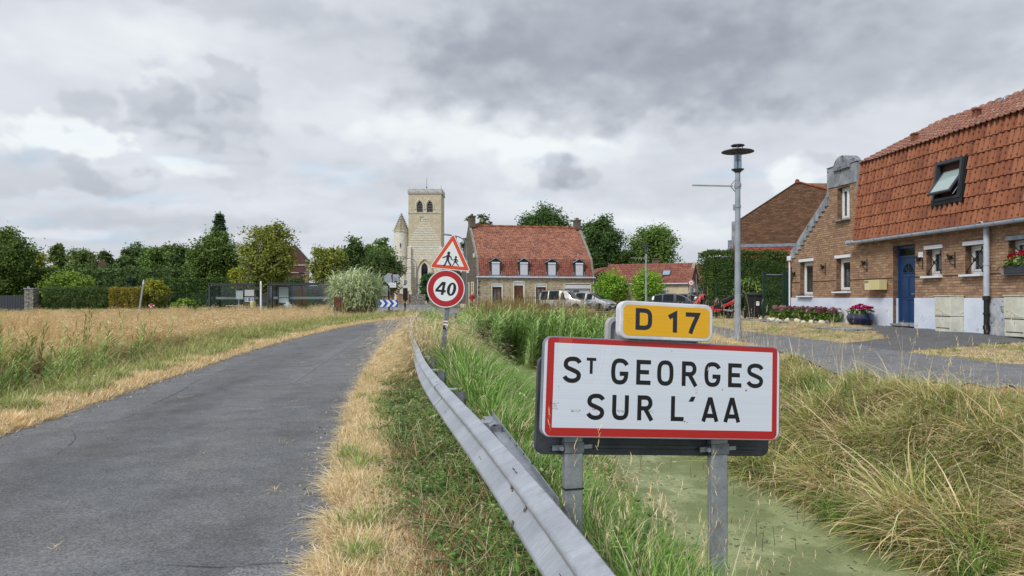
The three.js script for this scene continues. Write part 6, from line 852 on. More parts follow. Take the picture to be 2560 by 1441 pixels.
{ // wheelie bin, mesh gate, small things on the lawn
  const yb = H(9.9, 30), b = base('wheelie_bin', [9.88, yb, -30], -.12, 'black wheelie bin with a white sticker standing before the hedge', 'bin'), bl = std({ color: hex('#1d1e20'), roughness: .55 });
  const body = new MB(); { const g = new RoundedBoxGeometry(.58, .92, .60, 3, .03), p = g.attributes.position; for (let i = 0; i < p.count; i++) { const f = (p.getY(i) + .46) / .92; p.setX(i, p.getX(i) * lerp(.80, 1, f)); p.setZ(i, p.getZ(i) * lerp(.82, 1, f)); } g.computeVertexNormals(); body.add(g, [0, .52, 0]); } for (const x of [-.16, 0, .16]) body.rbox(x, .50, .285, .03, .6, .02, .01, [-.08, 0, 0]); body.build('tub', bl, b);
  new MB().rbox(0, .985, .0, .64, .05, .66, .02).sph(0, 1.0, .02, .29, .07, .30, 16).rbox(0, .96, .33, .5, .04, .04, .015).build('lid', bl, b); new MB().cyl(0, .97, -.36, .025, .025, .56, 8, [0, 0, Math.PI / 2]).build('handle', bl, b); for (const x of [-.27, .27]) new MB().cyl(x, .10, -.26, .10, .10, .06, 14, [0, 0, Math.PI / 2]).build('wheel', M.rubber, b); const st = new MB().box(.13, .62, .296, .12, .17, .006, [-.09, 0, 0]).build('sticker', M.whitePaint, b); new MB().box(.13, .65, .2995, .08, .02, .004, [-.09, 0, 0]).build('print', M.charcoal, st);
  const yg = H(10.6, 29.4), g = base('mesh_gate', [10.28, yg, -29.5], .1, 'dark green wire mesh gate between two posts at the house corner', 'gate'); new MB().box(-.14, .95, 0, .07, 1.9, .07).box(.78, .95, .1, .07, 1.9, .07).box(.66, 1.0, .1, .06, 2.0, .06).build('post', M.greenPaint, g); new MB().box(.32, 1.72, 0, .86, .04, .04).box(.32, .25, 0, .86, .04, .04).build('gate_frame', M.greenPaint, g); const w = new MB(); for (let i = 0; i < 14; i++) w.bar([-.10 + i * .065, .25, 0], [-.10 + i * .065, 1.72, 0], .0035, 4); for (let i = 0; i < 9; i++) w.bar([-.1, .3 + i * .17, 0], [.75, .3 + i * .17, 0], .0035, 4); w.build('wire_mesh', M.greenPaint, g); new MB().box(.32, 1.78, .03, .7, .03, .02).build('top_bar', M.galv, g);
  const wf = base('wire_fence', [8.9, H(9.4, 31.8), -31.9], .02, 'thin green wire fence with a leaning pale stick before the hedge', 'fence'); const wm = new MB(); for (let i = 0; i <= 10; i++) wm.bar([i * .16, .1, 0], [i * .16, 1.35, 0], .004, 4); for (let i = 0; i < 8; i++) wm.bar([0, .1 + i * .178, 0], [1.6, .1 + i * .178, 0], .004, 4); wm.build('wire_mesh', M.greenPaint, wf); new MB().box(1.55, .8, 0, .05, 1.7, .05).box(0, .7, 0, .05, 1.5, .05).build('post', M.greenPaint, wf); new MB().bar([1.1, 1.2, .1], [1.75, .5, .25], .018).bar([1.35, .0, .05], [1.42, 1.6, .05], .014).build('stick', M.barkPale, wf);
  // hydrangea bed edging stones, slabs and a drain cover
  const r = rng(55), sm = [M.cream, M.stoneWall, M.cream]; const proto = [0, 1, 2].map((k) => { const q = new THREE.DodecahedronGeometry(.11, 1), p = q.attributes.position; for (let i = 0; i < p.count; i++) { const v = V(p.getX(i), p.getY(i), p.getZ(i)), n = 1 + N3(v.x * 9 + k * 5, v.y * 9, v.z * 9) * .25; p.setXYZ(i, v.x * n * 1.3, v.y * n * .75, v.z * n); } q.computeVertexNormals(); return prep(q); });
  const where = ['stone edging the hydrangea bed']; for (let i = 0; i < 26; i++) { const t = -.5 + i * .2 + (r() - .5) * .06, p = onFront(t, 0, .98 + (r() - .5) * .18), y = H(p[0], -p[2]); const o = mesh('edging_stone', proto[i % 3], sm[i % 3], null); o.position.set(p[0], y + .03, p[2]); o.rotation.set(r(), r() * 6, r()); const k = .38 + r() * .5; o.scale.set(k, k, k); tag(o, 'rough pale stone in the row edging the hydrangea bed', 'stone', 'stones edging the flower bed'); }
  const slab = (t, z, w, d, rot, label) => { const p = onFront(t, 0, z); const y = H(p[0], -p[2]); const s = base('stone_slab', [p[0], y + .035, p[2]], HOUSE.turn + rot, label, 'slab'); new MB().rbox(0, 0, 0, w, .06, d, .012).build('slab', M.concrete, s); };
  slab(2.2, 1.75, 1.5, .35, .05, 'long narrow grey slab in the lawn before the hydrangeas'); slab(7.4, 2.1, 1.7, .9, .12, 'wide dark concrete slab in the lawn before the blue door'); slab(-.2, 1.6, 1.2, .3, .4, 'flat grey slab in the lawn near the bin'); 
  const bk = base('discarded_bag', [4.82, H(4.82, 12.6), -12.6], .4, 'crumpled black plastic bag lying at the edge of the footpath', 'bag'); const bg = new THREE.IcosahedronGeometry(.095, 3), bp = bg.attributes.position; for (let i = 0; i < bp.count; i++) { const v = V(bp.getX(i), bp.getY(i), bp.getZ(i)), n = 1 + fbm3(v.x * 9, v.y * 9, v.z * 9, 3) * .8; bp.setXYZ(i, v.x * n * 1.25, Math.max(-.08, v.y * n * .9), v.z * n); } bg.computeVertexNormals(); mesh('bag', prep(bg), std({ color: hex('#17181a'), roughness: .35 }), bk).position.y = .06; new MB().tube([[-.06, .11, 0], [-.01, .19, .02], [.04, .14, .03], [.06, .1, 0]], .008, 12, 5).build('handle', M.black, bk);
}
// ---------------------------------------------------------------- far street furniture
{
  const glassC = new THREE.MeshPhysicalMaterial({ color: hex('#cfd8d6'), transmission: 1, thickness: 0, roughness: .06 }), band = std({ color: hex('#aab8b4') });
  const shelter = (pos, label, w, extra) => { const s = base('bus_shelter', pos, 0, label, 'bus shelter', 'glass bus shelters by the street'); const f = new MB(); f.box(-w / 2, 1.25, .5, .14, 2.5, .14).box(w / 2, 1.2, -.6, .12, 2.4, .12).box(-w / 2, 1.2, -.6, .1, 2.4, .1).box(0, 2.33, .5, w, .16, .14).box(0, 2.30, -.6, w, .12, .1).box(0, .06, -.6, w, .06, .08).build('frame', M.charcoal, s); new MB().box(0, 2.42, -.05, w + .1, .05, 1.3).build('roof', M.charcoal, s); new MB().box(0, 1.2, -.60, w - .2, 2.0, .012).box(-w / 2, 1.2, -.05, .012, 2.0, 1.0).build('glass_wall', glassC, s); new MB().box(0, 1.18, -.585, w - .2, .20, .008).build('frosted_band', band, s); extra(s, w); return s; };
  shelter([-23.9, .36, -63], 'left bus shelter with a bench, a map and a timetable board', 3.9, (s) => { new MB().rbox(-.1, .52, -.2, 1.4, .06, .35, .02).box(-.1, .26, -.2, .12, .5, .2).build('bench', M.galv, s); new MB().box(.45, .6, .2, .05, 1.2, .05).build('panel_post', M.galv, s); face('info_panel', rect(-.3, -.36, .3, .36), .6, .72, canvasOf(64, 64, (c) => { c.fillStyle = '#9fada9'; c.fillRect(0, 0, 64, 64); }), s, [.52, 1.45, .24]); new MB().rbox(.52, 1.45, .22, .62, .74, .03, .01).build('info_board', M.galv, s); new MB().rbox(1.40, 1.62, .30, .86, .60, .05, .02).rbox(1.40, 1.05, .30, .86, .42, .05, .02).build('poster_case', M.charcoal, s); face('map_poster', rect(-.40, -.27, .40, .27), .8, .54, canvasOf(128, 86, (c) => { c.fillStyle = '#b9bbbb'; c.fillRect(0, 0, 128, 86); c.strokeStyle = '#8d9494'; for (let i = 0; i < 7; i++) { c.beginPath(); c.moveTo(i * 20, 0); c.lineTo(i * 14 + 20, 86); c.stroke(); } }), s, [1.40, 1.62, .331]); face('timetable', rect(-.40, -.18, .40, .18), .8, .36, canvasOf(128, 58, (c) => { c.fillStyle = '#cdd0d4'; c.fillRect(0, 0, 128, 58); c.fillStyle = '#5a6478'; c.fillRect(48, 4, 32, 48); c.fillStyle = '#8890a0'; c.fillRect(6, 6, 30, 44); c.fillRect(92, 6, 30, 44); }), s, [1.40, 1.05, .331]); new MB().box(-1.6, .1, .4, 1.0, .06, .3).build('kerb_step', M.concrete, s); });
  shelter([-18.0, .38, -62], 'right bus shelter partly hidden behind the tall reed clump', 5.0, (s) => { new MB().box(-.9, 1.2, -.9, .05, 2.2, .05).box(-1.9, 1.4, -.3, .05, 1.6, .05).box(-1.0, 1.4, -.3, .05, 1.6, .05).box(-1.45, 2.15, -.3, .95, .06, .05).box(-1.45, .7, -.3, .95, .06, .05).box(-1.45, 1.2, -.3, .95, .04, .05).build('panel_frame', M.charcoal, s); new MB().box(-1.45, 1.45, -.32, .86, 1.4, .02).build('frosted_panel', std({ color: hex('#a9b9b6'), roughness: .3 }), s); });
  const wp = base('white_pole', [-20.6, .36, -60], 0, 'slim white pole standing between the two bus shelters', 'pole'); new MB().rbox(0, 1.28, 0, .13, 2.56, .11, .02).build('shaft', M.whitePaint, wp); new MB().rbox(-.06, 2.1, .04, .05, .35, .08, .01).build('plate', M.galv, wp);
  const yb = base('yellow_litter_bin', [-21.6, .36, -61], 0, 'small yellow litter bin hanging on a rail beside the white pole', 'bin'); new MB().lathe([[.0, .35], [.19, .35], [.24, .85], [.26, .90], [.0, .90]], 16).build('basket', std({ color: hex('#d9c987') }), yb); new MB().box(-.3, .42, -.1, .9, .08, .06).box(-.6, .2, -.1, .06, .4, .06).box(.3, .45, -.12, .05, .9, .05).build('rail', M.darkSteel, yb);
  const pg = base('playground_frame', [-21.4, .42, -71], 0, 'yellow and green children\'s climbing frame with orange slide behind the right shelter', 'play equipment'); const ye = std({ color: hex('#c98a1c') }), gr = std({ color: hex('#5f9a3e') });
  new MB().prism([[.0, .3], [1.0, .3], [1.0, 1.5], [.6, 2.0], [0, 2.0]], .08, [.5, 0, 0]).build('yellow_panel', ye, pg); new MB().prism([[1.0, .5], [1.6, .3], [1.6, 1.4], [1.0, 1.7]], .08, [.6, 0, .02]).build('green_panel', gr, pg); new MB().bar([1.2, .2, .1], [1.6, 2.0, -.3], .03).bar([2.3, .2, .1], [1.9, 2.0, -.3], .03).bar([1.5, 1.9, 0], [2.1, 1.9, 0], .03).build('climbing_bars', M.darkSteel, pg); new MB().prism([[-3.1, 0], [-2.6, .15], [-1.9, .85], [-1.7, .85], [-1.7, 0], [-1.9, 0], [-1.95, .3], [-2.4, 0]], .5, [.2, 0, 0], null, [], .02).build('slide', ye, pg); new MB().cyl(-.4, .6, .1, .35, .35, .08, 18, [Math.PI / 2, 0, 0]).build('spring_disc', std({ color: hex('#9aa6a8') }), pg);
  const hyd = (pos, label, c1, c2) => { const h = base('fire_hydrant', pos, 0, label, 'hydrant'); const a = std({ color: hex(c1), roughness: .5 }), b = std({ color: hex(c2), roughness: .5 }); new MB().cyl(0, .22, 0, .12, .11, .44, 12).cyl(0, .03, 0, .17, .16, .06, 12).build('stem', a, h); new MB().rbox(0, .66, 0, .30, .42, .28, .08).sph(0, .86, 0, .15, .08, .14, 12).build('head', a, h); for (const s of [-1, 1]) new MB().cyl(s * .21, .70, 0, .085, .085, .12, 12, [0, 0, Math.PI / 2]).build('outlet_cap', b, h); new MB().cyl(0, .58, .16, .08, .08, .1, 12, [Math.PI / 2, 0, 0]).build('outlet_cap', b, h); };
  hyd([-36.2, .06, -73.5], 'red fire hydrant with white caps at the far edge of the field', '#a8242e', '#e6dede'); hyd([-17.0, .30, -55.5], 'pale grey hydrant beside the right bus shelter', '#aeb8be', '#9aa6ae');
  const lp = base('leaning_post', [-34.2, .05, -67], 0, 'bare grey metal post leaning to the right at the field edge', 'post'); lp.rotation.z = -.155; new MB().box(0, 1.55, 0, .14, 3.2, .10).build('shaft', M.galv, lp); new MB().box(.0, 2.9, .06, .16, .12, .02).box(0, 3.1, .06, .05, .2, .03).build('clamp', M.whitePaint, lp);
  const wm = base('wire_mesh_fence', [-39.6, .1, -75.5], .02, 'dark green wire mesh fence along the street behind the red hydrant', 'fence'); const fm = new MB(), fp = new MB(); for (let i = 0; i <= 9; i++) fp.box(i * 2.0, .95, 0, .08, 1.95, .08); for (let i = 0; i < 90; i++) fm.box(i * .2, .95, 0, .010, 1.75, .008); for (let i = 0; i < 10; i++) fm.box(9, .12 + i * .19, 0, 18, .012, .012); fp.build('post', M.greenPaint, wm); fm.build('wire_mesh', M.greenPaint, wm); new MB().box(9, .08, .05, 18, .3, .1).build('base_kerb', M.concrete, wm);
  const sp = base('stone_pillar', [-48.6, .1, -74], 0, 'square stone gate pillar at the left end of the dark hedge', 'pillar'); const spb = new MB(), r = rng(61); for (let i = 0; i < 12; i++) for (const s of [-1, 1]) spb.rbox(s * .23 + (i % 2 ? .08 : -.08) * s * .3, .1 + i * .19, 0, .45, .18, .9, .02); spb.build('masonry', M.stoneWall, sp); new MB().rbox(0, 2.38, 0, 1.02, .10, 1.0, .02).sph(-.3, 2.5, 0, .12, .12, .12, 10).build('cap', M.concrete, sp);
  const dg = base('dark_gate', [-52.5, .1, -74.2], 0, 'dark solid garden gate left of the stone pillar', 'gate'); const gb = new MB(); for (let i = 0; i < 26; i++) gb.rbox(-3.4 + i * .27, .85, 0, .25, 1.7, .05, .01); gb.build('boards', M.charcoal, dg); new MB().box(0, .4, -.04, 7, .1, .05).box(0, 1.4, -.04, 7, .1, .05).build('rail', M.black, dg);
  const tw = base('timber_stakes', [-10.5, .28, -45.0], 0, 'two wooden stakes holding a small dark plate before the reed clump', 'stakes'); const wd = std({ map: mottle(.5, [.52, .45, .36], [.62, .55, .45], { grain: .04, seed: 121 }) }); new MB().bar([-.28, 0, 0], [-.42, 1.3, 0], .04, 6).bar([.10, 0, 0], [.02, 1.3, 0], .04, 6).build('stake', wd, tw); new MB().rbox(-.22, 1.05, .06, .46, .62, .03, .01).build('plate', M.rust, tw);
  const lw = base('low_stone_wall', [7.9, .52, -66.8], .04, 'low stone garden wall with piers and an iron gate behind the silver cars', 'wall'); new MB().box(1.9, .55, 0, 3.4, 1.1, .3).box(6.2, .5, 0, 2.8, 1.0, .3).build('masonry', M.stoneWall, lw); new MB().box(1.9, 1.14, 0, 3.5, .08, .4).box(6.2, 1.04, 0, 2.9, .08, .4).build('coping', M.lichenConcrete, lw); new MB().rbox(3.7, .8, 0, .38, 1.6, .4, .02).rbox(4.75, .8, 0, .38, 1.6, .4, .02).rbox(7.6, .75, 0, .5, 1.5, .4, .02).build('pier', M.cream, lw); const ig = new MB(); for (let i = 0; i < 7; i++) ig.box(3.98 + i * .09, .75, 0, .03, 1.3, .03); ig.box(4.25, 1.35, 0, .6, .04, .03).box(4.25, .2, 0, .6, .04, .03); ig.build('iron_gate', M.black, lw);
  const kb = base('kerb_blocks', [-9.6, .42, -58], 0, 'grey boulders and kerb stones lining the pavement behind the chevron board', 'kerb'); for (const [x, z, w] of [[0, 0, .9], [1.6, -1.5, 1.0], [3.0, -2.4, .8], [-1.2, 1, 1.2], [.8, 5.2, 1.5], [-2.0, 5.6, 2.2]]) new MB().rbox(x, .14, z, w, .32, .4, .08, [0, x, 0]).build('block', M.concrete, kb);
}
// ---------------------------------------------------------------- an old man in a red shirt beside the gable
function figure(bones, size, res, origin, colorOf) { // smooth union of tapered capsules, meshed on a grid
  const mc = new MarchingCubes(res, new THREE.MeshStandardMaterial(), false, false, 60000), N = mc.size, half = N / 2, p = V(0, 0, 0); mc.isolation = 0;
  const dist = (b, x, y, z) => { const [ax, ay, az] = b[0], [bx, by, bz] = b[1], dx = bx - ax, dy = by - ay, dz = bz - az, L = dx * dx + dy * dy + dz * dz || 1e-9, t = clamp(((x - ax) * dx + (y - ay) * dy + (z - az) * dz) / L, 0, 1); return Math.hypot(x - ax - dx * t, y - ay - dy * t, z - az - dz * t) - (b[2] + (b[3] - b[2]) * t); };
  for (let k = 0; k < N; k++) for (let j = 0; j < N; j++) for (let i = 0; i < N; i++) { const x = (i - half) / half * size + origin[0], y = (j - half) / half * size + origin[1], z = (k - half) / half * size + origin[2]; let e = 0; for (const b of bones) e += Math.exp(-dist(b, x, y, z) * 38); mc.field[i + j * N + k * N * N] = Math.log(e + 1e-30) / 38; }
  mc.update(); const n = mc.count, P = new Float32Array(n * 3), C = new Float32Array(n * 3), c = new THREE.Color(); for (let i = 0; i < n; i++) { const q = [0, 1, 2].map((k) => mc.positionArray[i * 3 + k] * size + origin[k]); P.set(q, i * 3); let best = 9, bb = bones[0]; for (const b of bones) { const d = dist(b, ...q); if (d < best) { best = d; bb = b; } } c.copy(colorOf(bb[4], q)); C.set([c.r, c.g, c.b], i * 3); }
  const g = new THREE.BufferGeometry(); g.setAttribute('position', new THREE.BufferAttribute(P, 3)); g.setAttribute('color', new THREE.BufferAttribute(C, 3)); g.setAttribute('normal', new THREE.BufferAttribute(mc.normalArray.slice(0, n * 3), 3)); return g;
}
{
  const o = base('person', [-3.5, .44, -63.3], .5, 'stooping white-haired person in a red shirt and dark trousers beside the house gable', 'person');
  const skin = rgb(.50, .30, .21), red = rgb(.42, .02, .03), dark = rgb(.025, .025, .03), shoe = rgb(.02, .018, .016), col = { s: skin, r: red, d: dark, b: shoe };
  const hand = (x, y, z, d) => [[[x, y, z], [x + .01, y - .07, z + .02], .035, .036, 's'], ...[0, 1, 2, 3].map((k) => [[x - .02 + k * .016, y - .075, z + .02], [x - .02 + k * .017, y - .155 + Math.abs(k - 1.3) * .012, z + .045], .009, .008, 's']), [[x + d * .03, y - .03, z + .02], [x + d * .055, y - .09, z + .05], .011, .009, 's']];
  const bones = [[[0, .80, -.02], [0, 1.0, .0], .125, .13, 'd'], [[0, .98, .0], [0, 1.22, .06], .135, .165, 'r'], [[-.14, 1.26, .08], [.14, 1.26, .08], .085, .085, 'r'], [[0, 1.30, .10], [0, 1.40, .17], .055, .052, 's'],
    [[0, 1.46, .20], [0, 1.53, .19], .085, .092, 's'], [[0, 1.42, .24], [0, 1.44, .25], .05, .05, 's'], [[0, 1.475, .285], [0, 1.455, .305], .016, .018, 's'], [[-.092, 1.48, .19], [-.096, 1.50, .18], .016, .018, 's'], [[.092, 1.48, .19], [.096, 1.50, .18], .016, .018, 's'],
    [[-.19, 1.25, .08], [-.24, 1.03, .10], .062, .05, 'r'], [[-.24, 1.02, .10], [-.20, .84, .22], .042, .033, 's'], [[.19, 1.25, .08], [.24, 1.03, .10], .062, .05, 'r'], [[.24, 1.02, .10], [.20, .84, .22], .042, .033, 's'], ...hand(-.20, .82, .23, 1), ...hand(.20, .82, .23, -1),
    [[-.085, .80, -.01], [-.095, .45, .03], .095, .068, 'd'], [[-.095, .45, .03], [-.10, .08, -.02], .066, .048, 'd'], [[.085, .80, -.01], [.095, .45, .03], .095, .068, 'd'], [[.095, .45, .03], [.10, .08, -.02], .066, .048, 'd'], [[-.10, .045, -.04], [-.11, .04, .13], .045, .04, 'b'], [[.10, .045, -.04], [.11, .04, .13], .045, .04, 'b']];
  mesh('body', figure(bones, .92, 88, [0, .82, .08], (k) => col[k]), std({ vertexColors: true, roughness: .8 }), o);
  new MB().sph(0, 1.535, .165, .098, .085, .095, 14).sph(0, 1.49, .12, .094, .085, .06, 12).build('hair', std({ color: hex('#d8d6d2') }), o); new MB().sph(-.034, 1.50, .272, .011, .008, .008, 8).sph(.034, 1.50, .272, .011, .008, .008, 8).build('eyes', M.black, o); new MB().sph(0, 1.425, .288, .024, .006, .008, 8).build('mouth', std({ color: hex('#7a4038') }), o);
}

// ---------------------------------------------------------------- trees, shrubs and hedges
M.leaf = new THREE.MeshPhysicalMaterial({ vertexColors: true, roughness: .6, specularIntensity: .35, transmission: .22, thickness: 0 });
M.leaf.side = THREE.DoubleSide; M.hedgeCore = std({ color: hex('#3f5a2c'), roughness: 1 });
function leafCloud(pts, size, tones, r, asp = .5) { // pts: [x, y, z]; one folded two-triangle leaf at each
  const n = pts.length, P = new Float32Array(n * 18), C = new Float32Array(n * 18), a = V(0, 0, 0), b = V(0, 0, 0), q = new THREE.Quaternion(), e = new THREE.Euler();
  for (let i = 0; i < n; i++) { const [x, y, z] = pts[i], s = size * (.6 + r() * .8), c = tones[r() * tones.length | 0], v = .8 + r() * .4; e.set((r() - .5) * 2.4 + .5, r() * 6.28, (r() - .5) * 2.4); q.setFromEuler(e);
    const A = V(0, 0, 0), B = V(-s * asp / 2, s * .06, s * .5).applyQuaternion(q), T = V(0, -s * .08, s).applyQuaternion(q), D = V(s * asp / 2, s * .06, s * .5).applyQuaternion(q); const o = i * 18; [A, B, T, A, T, D].forEach((w, k) => { P[o + k * 3] = x + w.x; P[o + k * 3 + 1] = y + w.y; P[o + k * 3 + 2] = z + w.z; C[o + k * 3] = c.r * v; C[o + k * 3 + 1] = c.g * v; C[o + k * 3 + 2] = c.b * v; }); }
  const g = new THREE.BufferGeometry(); g.setAttribute('position', new THREE.BufferAttribute(P, 3)); g.setAttribute('color', new THREE.BufferAttribute(C, 3)); g.computeVertexNormals(); return g;
}
const LEAF = { a: palette('#4b6a33', '#577838', '#435f2d', '#648446'), d: palette('#435f34', '#4c6b3b', '#3b562f', '#557543'), m: palette('#54773e', '#608444', '#4a6b37', '#6b8e4c'), f: palette('#56733f', '#607d46', '#4d6838'), y: palette('#7d8f35', '#8d9b3c', '#6b8032', '#9aa548'), l: palette('#658a34', '#74983e', '#587c30', '#80a048'), g: palette('#456a2c', '#527834', '#3b5c28', '#6a8c3c'), c: palette('#3c5a42', '#466648', '#34503a'), o: palette('#6a7f3a', '#768a42', '#5c7232', '#869649'), e: palette('#40663a', '#4a7340', '#385a32'), s: palette('#4a5f34', '#56693c', '#40542e'), k: palette('#3f6034', '#496b3a', '#38562e', '#547645'), h: palette('#3d5a2e', '#486634', '#345028', '#557038'), b: palette('#6c9a34', '#7cab3e', '#5d8a30', '#86b24a'), yh: palette('#8d8836', '#7c7c32', '#9c963e', '#5f6a2e') };
for (const k of Object.keys(LEAF)) LEAF[k].forEach((c) => c.setRGB(c.r * 1.45, c.g * 1.2, c.b * 1.05));
function crownPoints(r, w, y0, y1, n, shape, depth = w) {
  if (shape === 'cone') w *= 1.35;
  const pts = [], cy = (y0 + y1) / 2, hy = (y1 - y0) / 2, clumps = [], K = Math.max(26, Math.min(120, n / 80 | 0));
  for (let i = 0; i < K; i++) { let u = r() * 2 - 1, t = r() * 6.283, k = Math.pow(r(), .38), rad = Math.sqrt(1 - u * u) * k, yy = u * k; if (shape === 'cone') { const f = Math.pow(r(), .75); yy = f * 2 - 1; rad = (1 - f) * (.55 + .45 * Math.sqrt(r())) ; } if (shape === 'dome') { yy = yy < 0 ? yy * .9 : yy; } if (shape === 'wind') rad *= .95 + .1 * Math.sin(t * 3);
    const lean = shape === 'wind' ? .16 * (yy + .4) : 0; clumps.push([Math.cos(t) * rad * w * .84 + lean * w, cy + yy * hy * .86, Math.sin(t) * rad * depth * .84, (shape === 'sparse' ? .16 : shape === 'cone' ? .26 : .30) * (.6 + r() * .8) * Math.min(w, hy * 1.4)]); }
  for (let i = 0; i < n; i++) { const c = clumps[i % K], u = r() * 2 - 1, t = r() * 6.283, k = Math.pow(r(), .5) * c[3] * (1 + (r() < .08 ? .5 : 0)), s = Math.sqrt(1 - u * u) * k; pts.push([c[0] + Math.cos(t) * s, c[1] + u * k * .8, c[2] + Math.sin(t) * s]); }
  return [pts, clumps];
}
const innerPts = (r, clumps, n) => [...Array(n)].map(() => { const c = clumps[r() * clumps.length | 0], f = .55 + r() * .25, my = 0; return [c[0] * f, c[1] - .2, c[2] * f]; });
function makeTree(name, x, gy, z, w, top, bot, k, label, n, leaf, shape, seed) {
  const r = rng(seed), t = base(name, [x, gy, z], 0, label, /bush|shrub|hedge/.test(name) ? 'shrub' : 'tree'), y0 = /bush|shrub|hedge/.test(name) || bot < 2.2 ? Math.max(.15, bot * .6) : bot, lo = Math.max(y0, top * (/bush|shrub|hedge|cone/.test(name + shape) ? .04 : k === 'd' || k === 'm' || k === 'a' || k === 'f' || k === 'g' ? .05 : .15));
  n = n * 1.5 | 0; const [pts, clumps] = crownPoints(r, w, lo, top, n, shape, Math.min(w, top * .5)); const crown = mesh('crown', mergeGeometries([leafCloud(pts, leaf * 1.3, LEAF[k], r, .6), leafCloud(innerPts(r, clumps, shape === 'sparse' ? 30 : n * ('og'.includes(k) ? .05 : .09) | 0), leaf * 3.2, LEAF[k], r, .75)]), M.leaf, t);
  const b = new MB(), tr = Math.max(.05, top * (shape === 'wind' ? .018 : .022)), bx = shape === 'wind' ? .25 : 0; b.tube([[-.1 * bx, -.3, 0], [.05, top * .2, .03], [-.05 + bx, top * .42, -.05], [bx * 2, top * .75, 0]], tr, 16, 7); const m = shape === 'sparse' ? 26 : 12; for (let i = 0; i < m; i++) { const c = clumps[r() * clumps.length | 0], h = top * (.22 + r() * .3); b.tube([[bx * .5, h, 0], [c[0] * .4, lerp(h, c[1], .45), c[2] * .4], [c[0], c[1], c[2]]], tr * (.25 + r() * .25), 8, 5); }
  const tk = b.build('trunk', shape === 'wind' ? M.barkPale : M.bark, t); if (shape === 'wind') tk.position.set(-.45, 0, w * .3); return t;
}
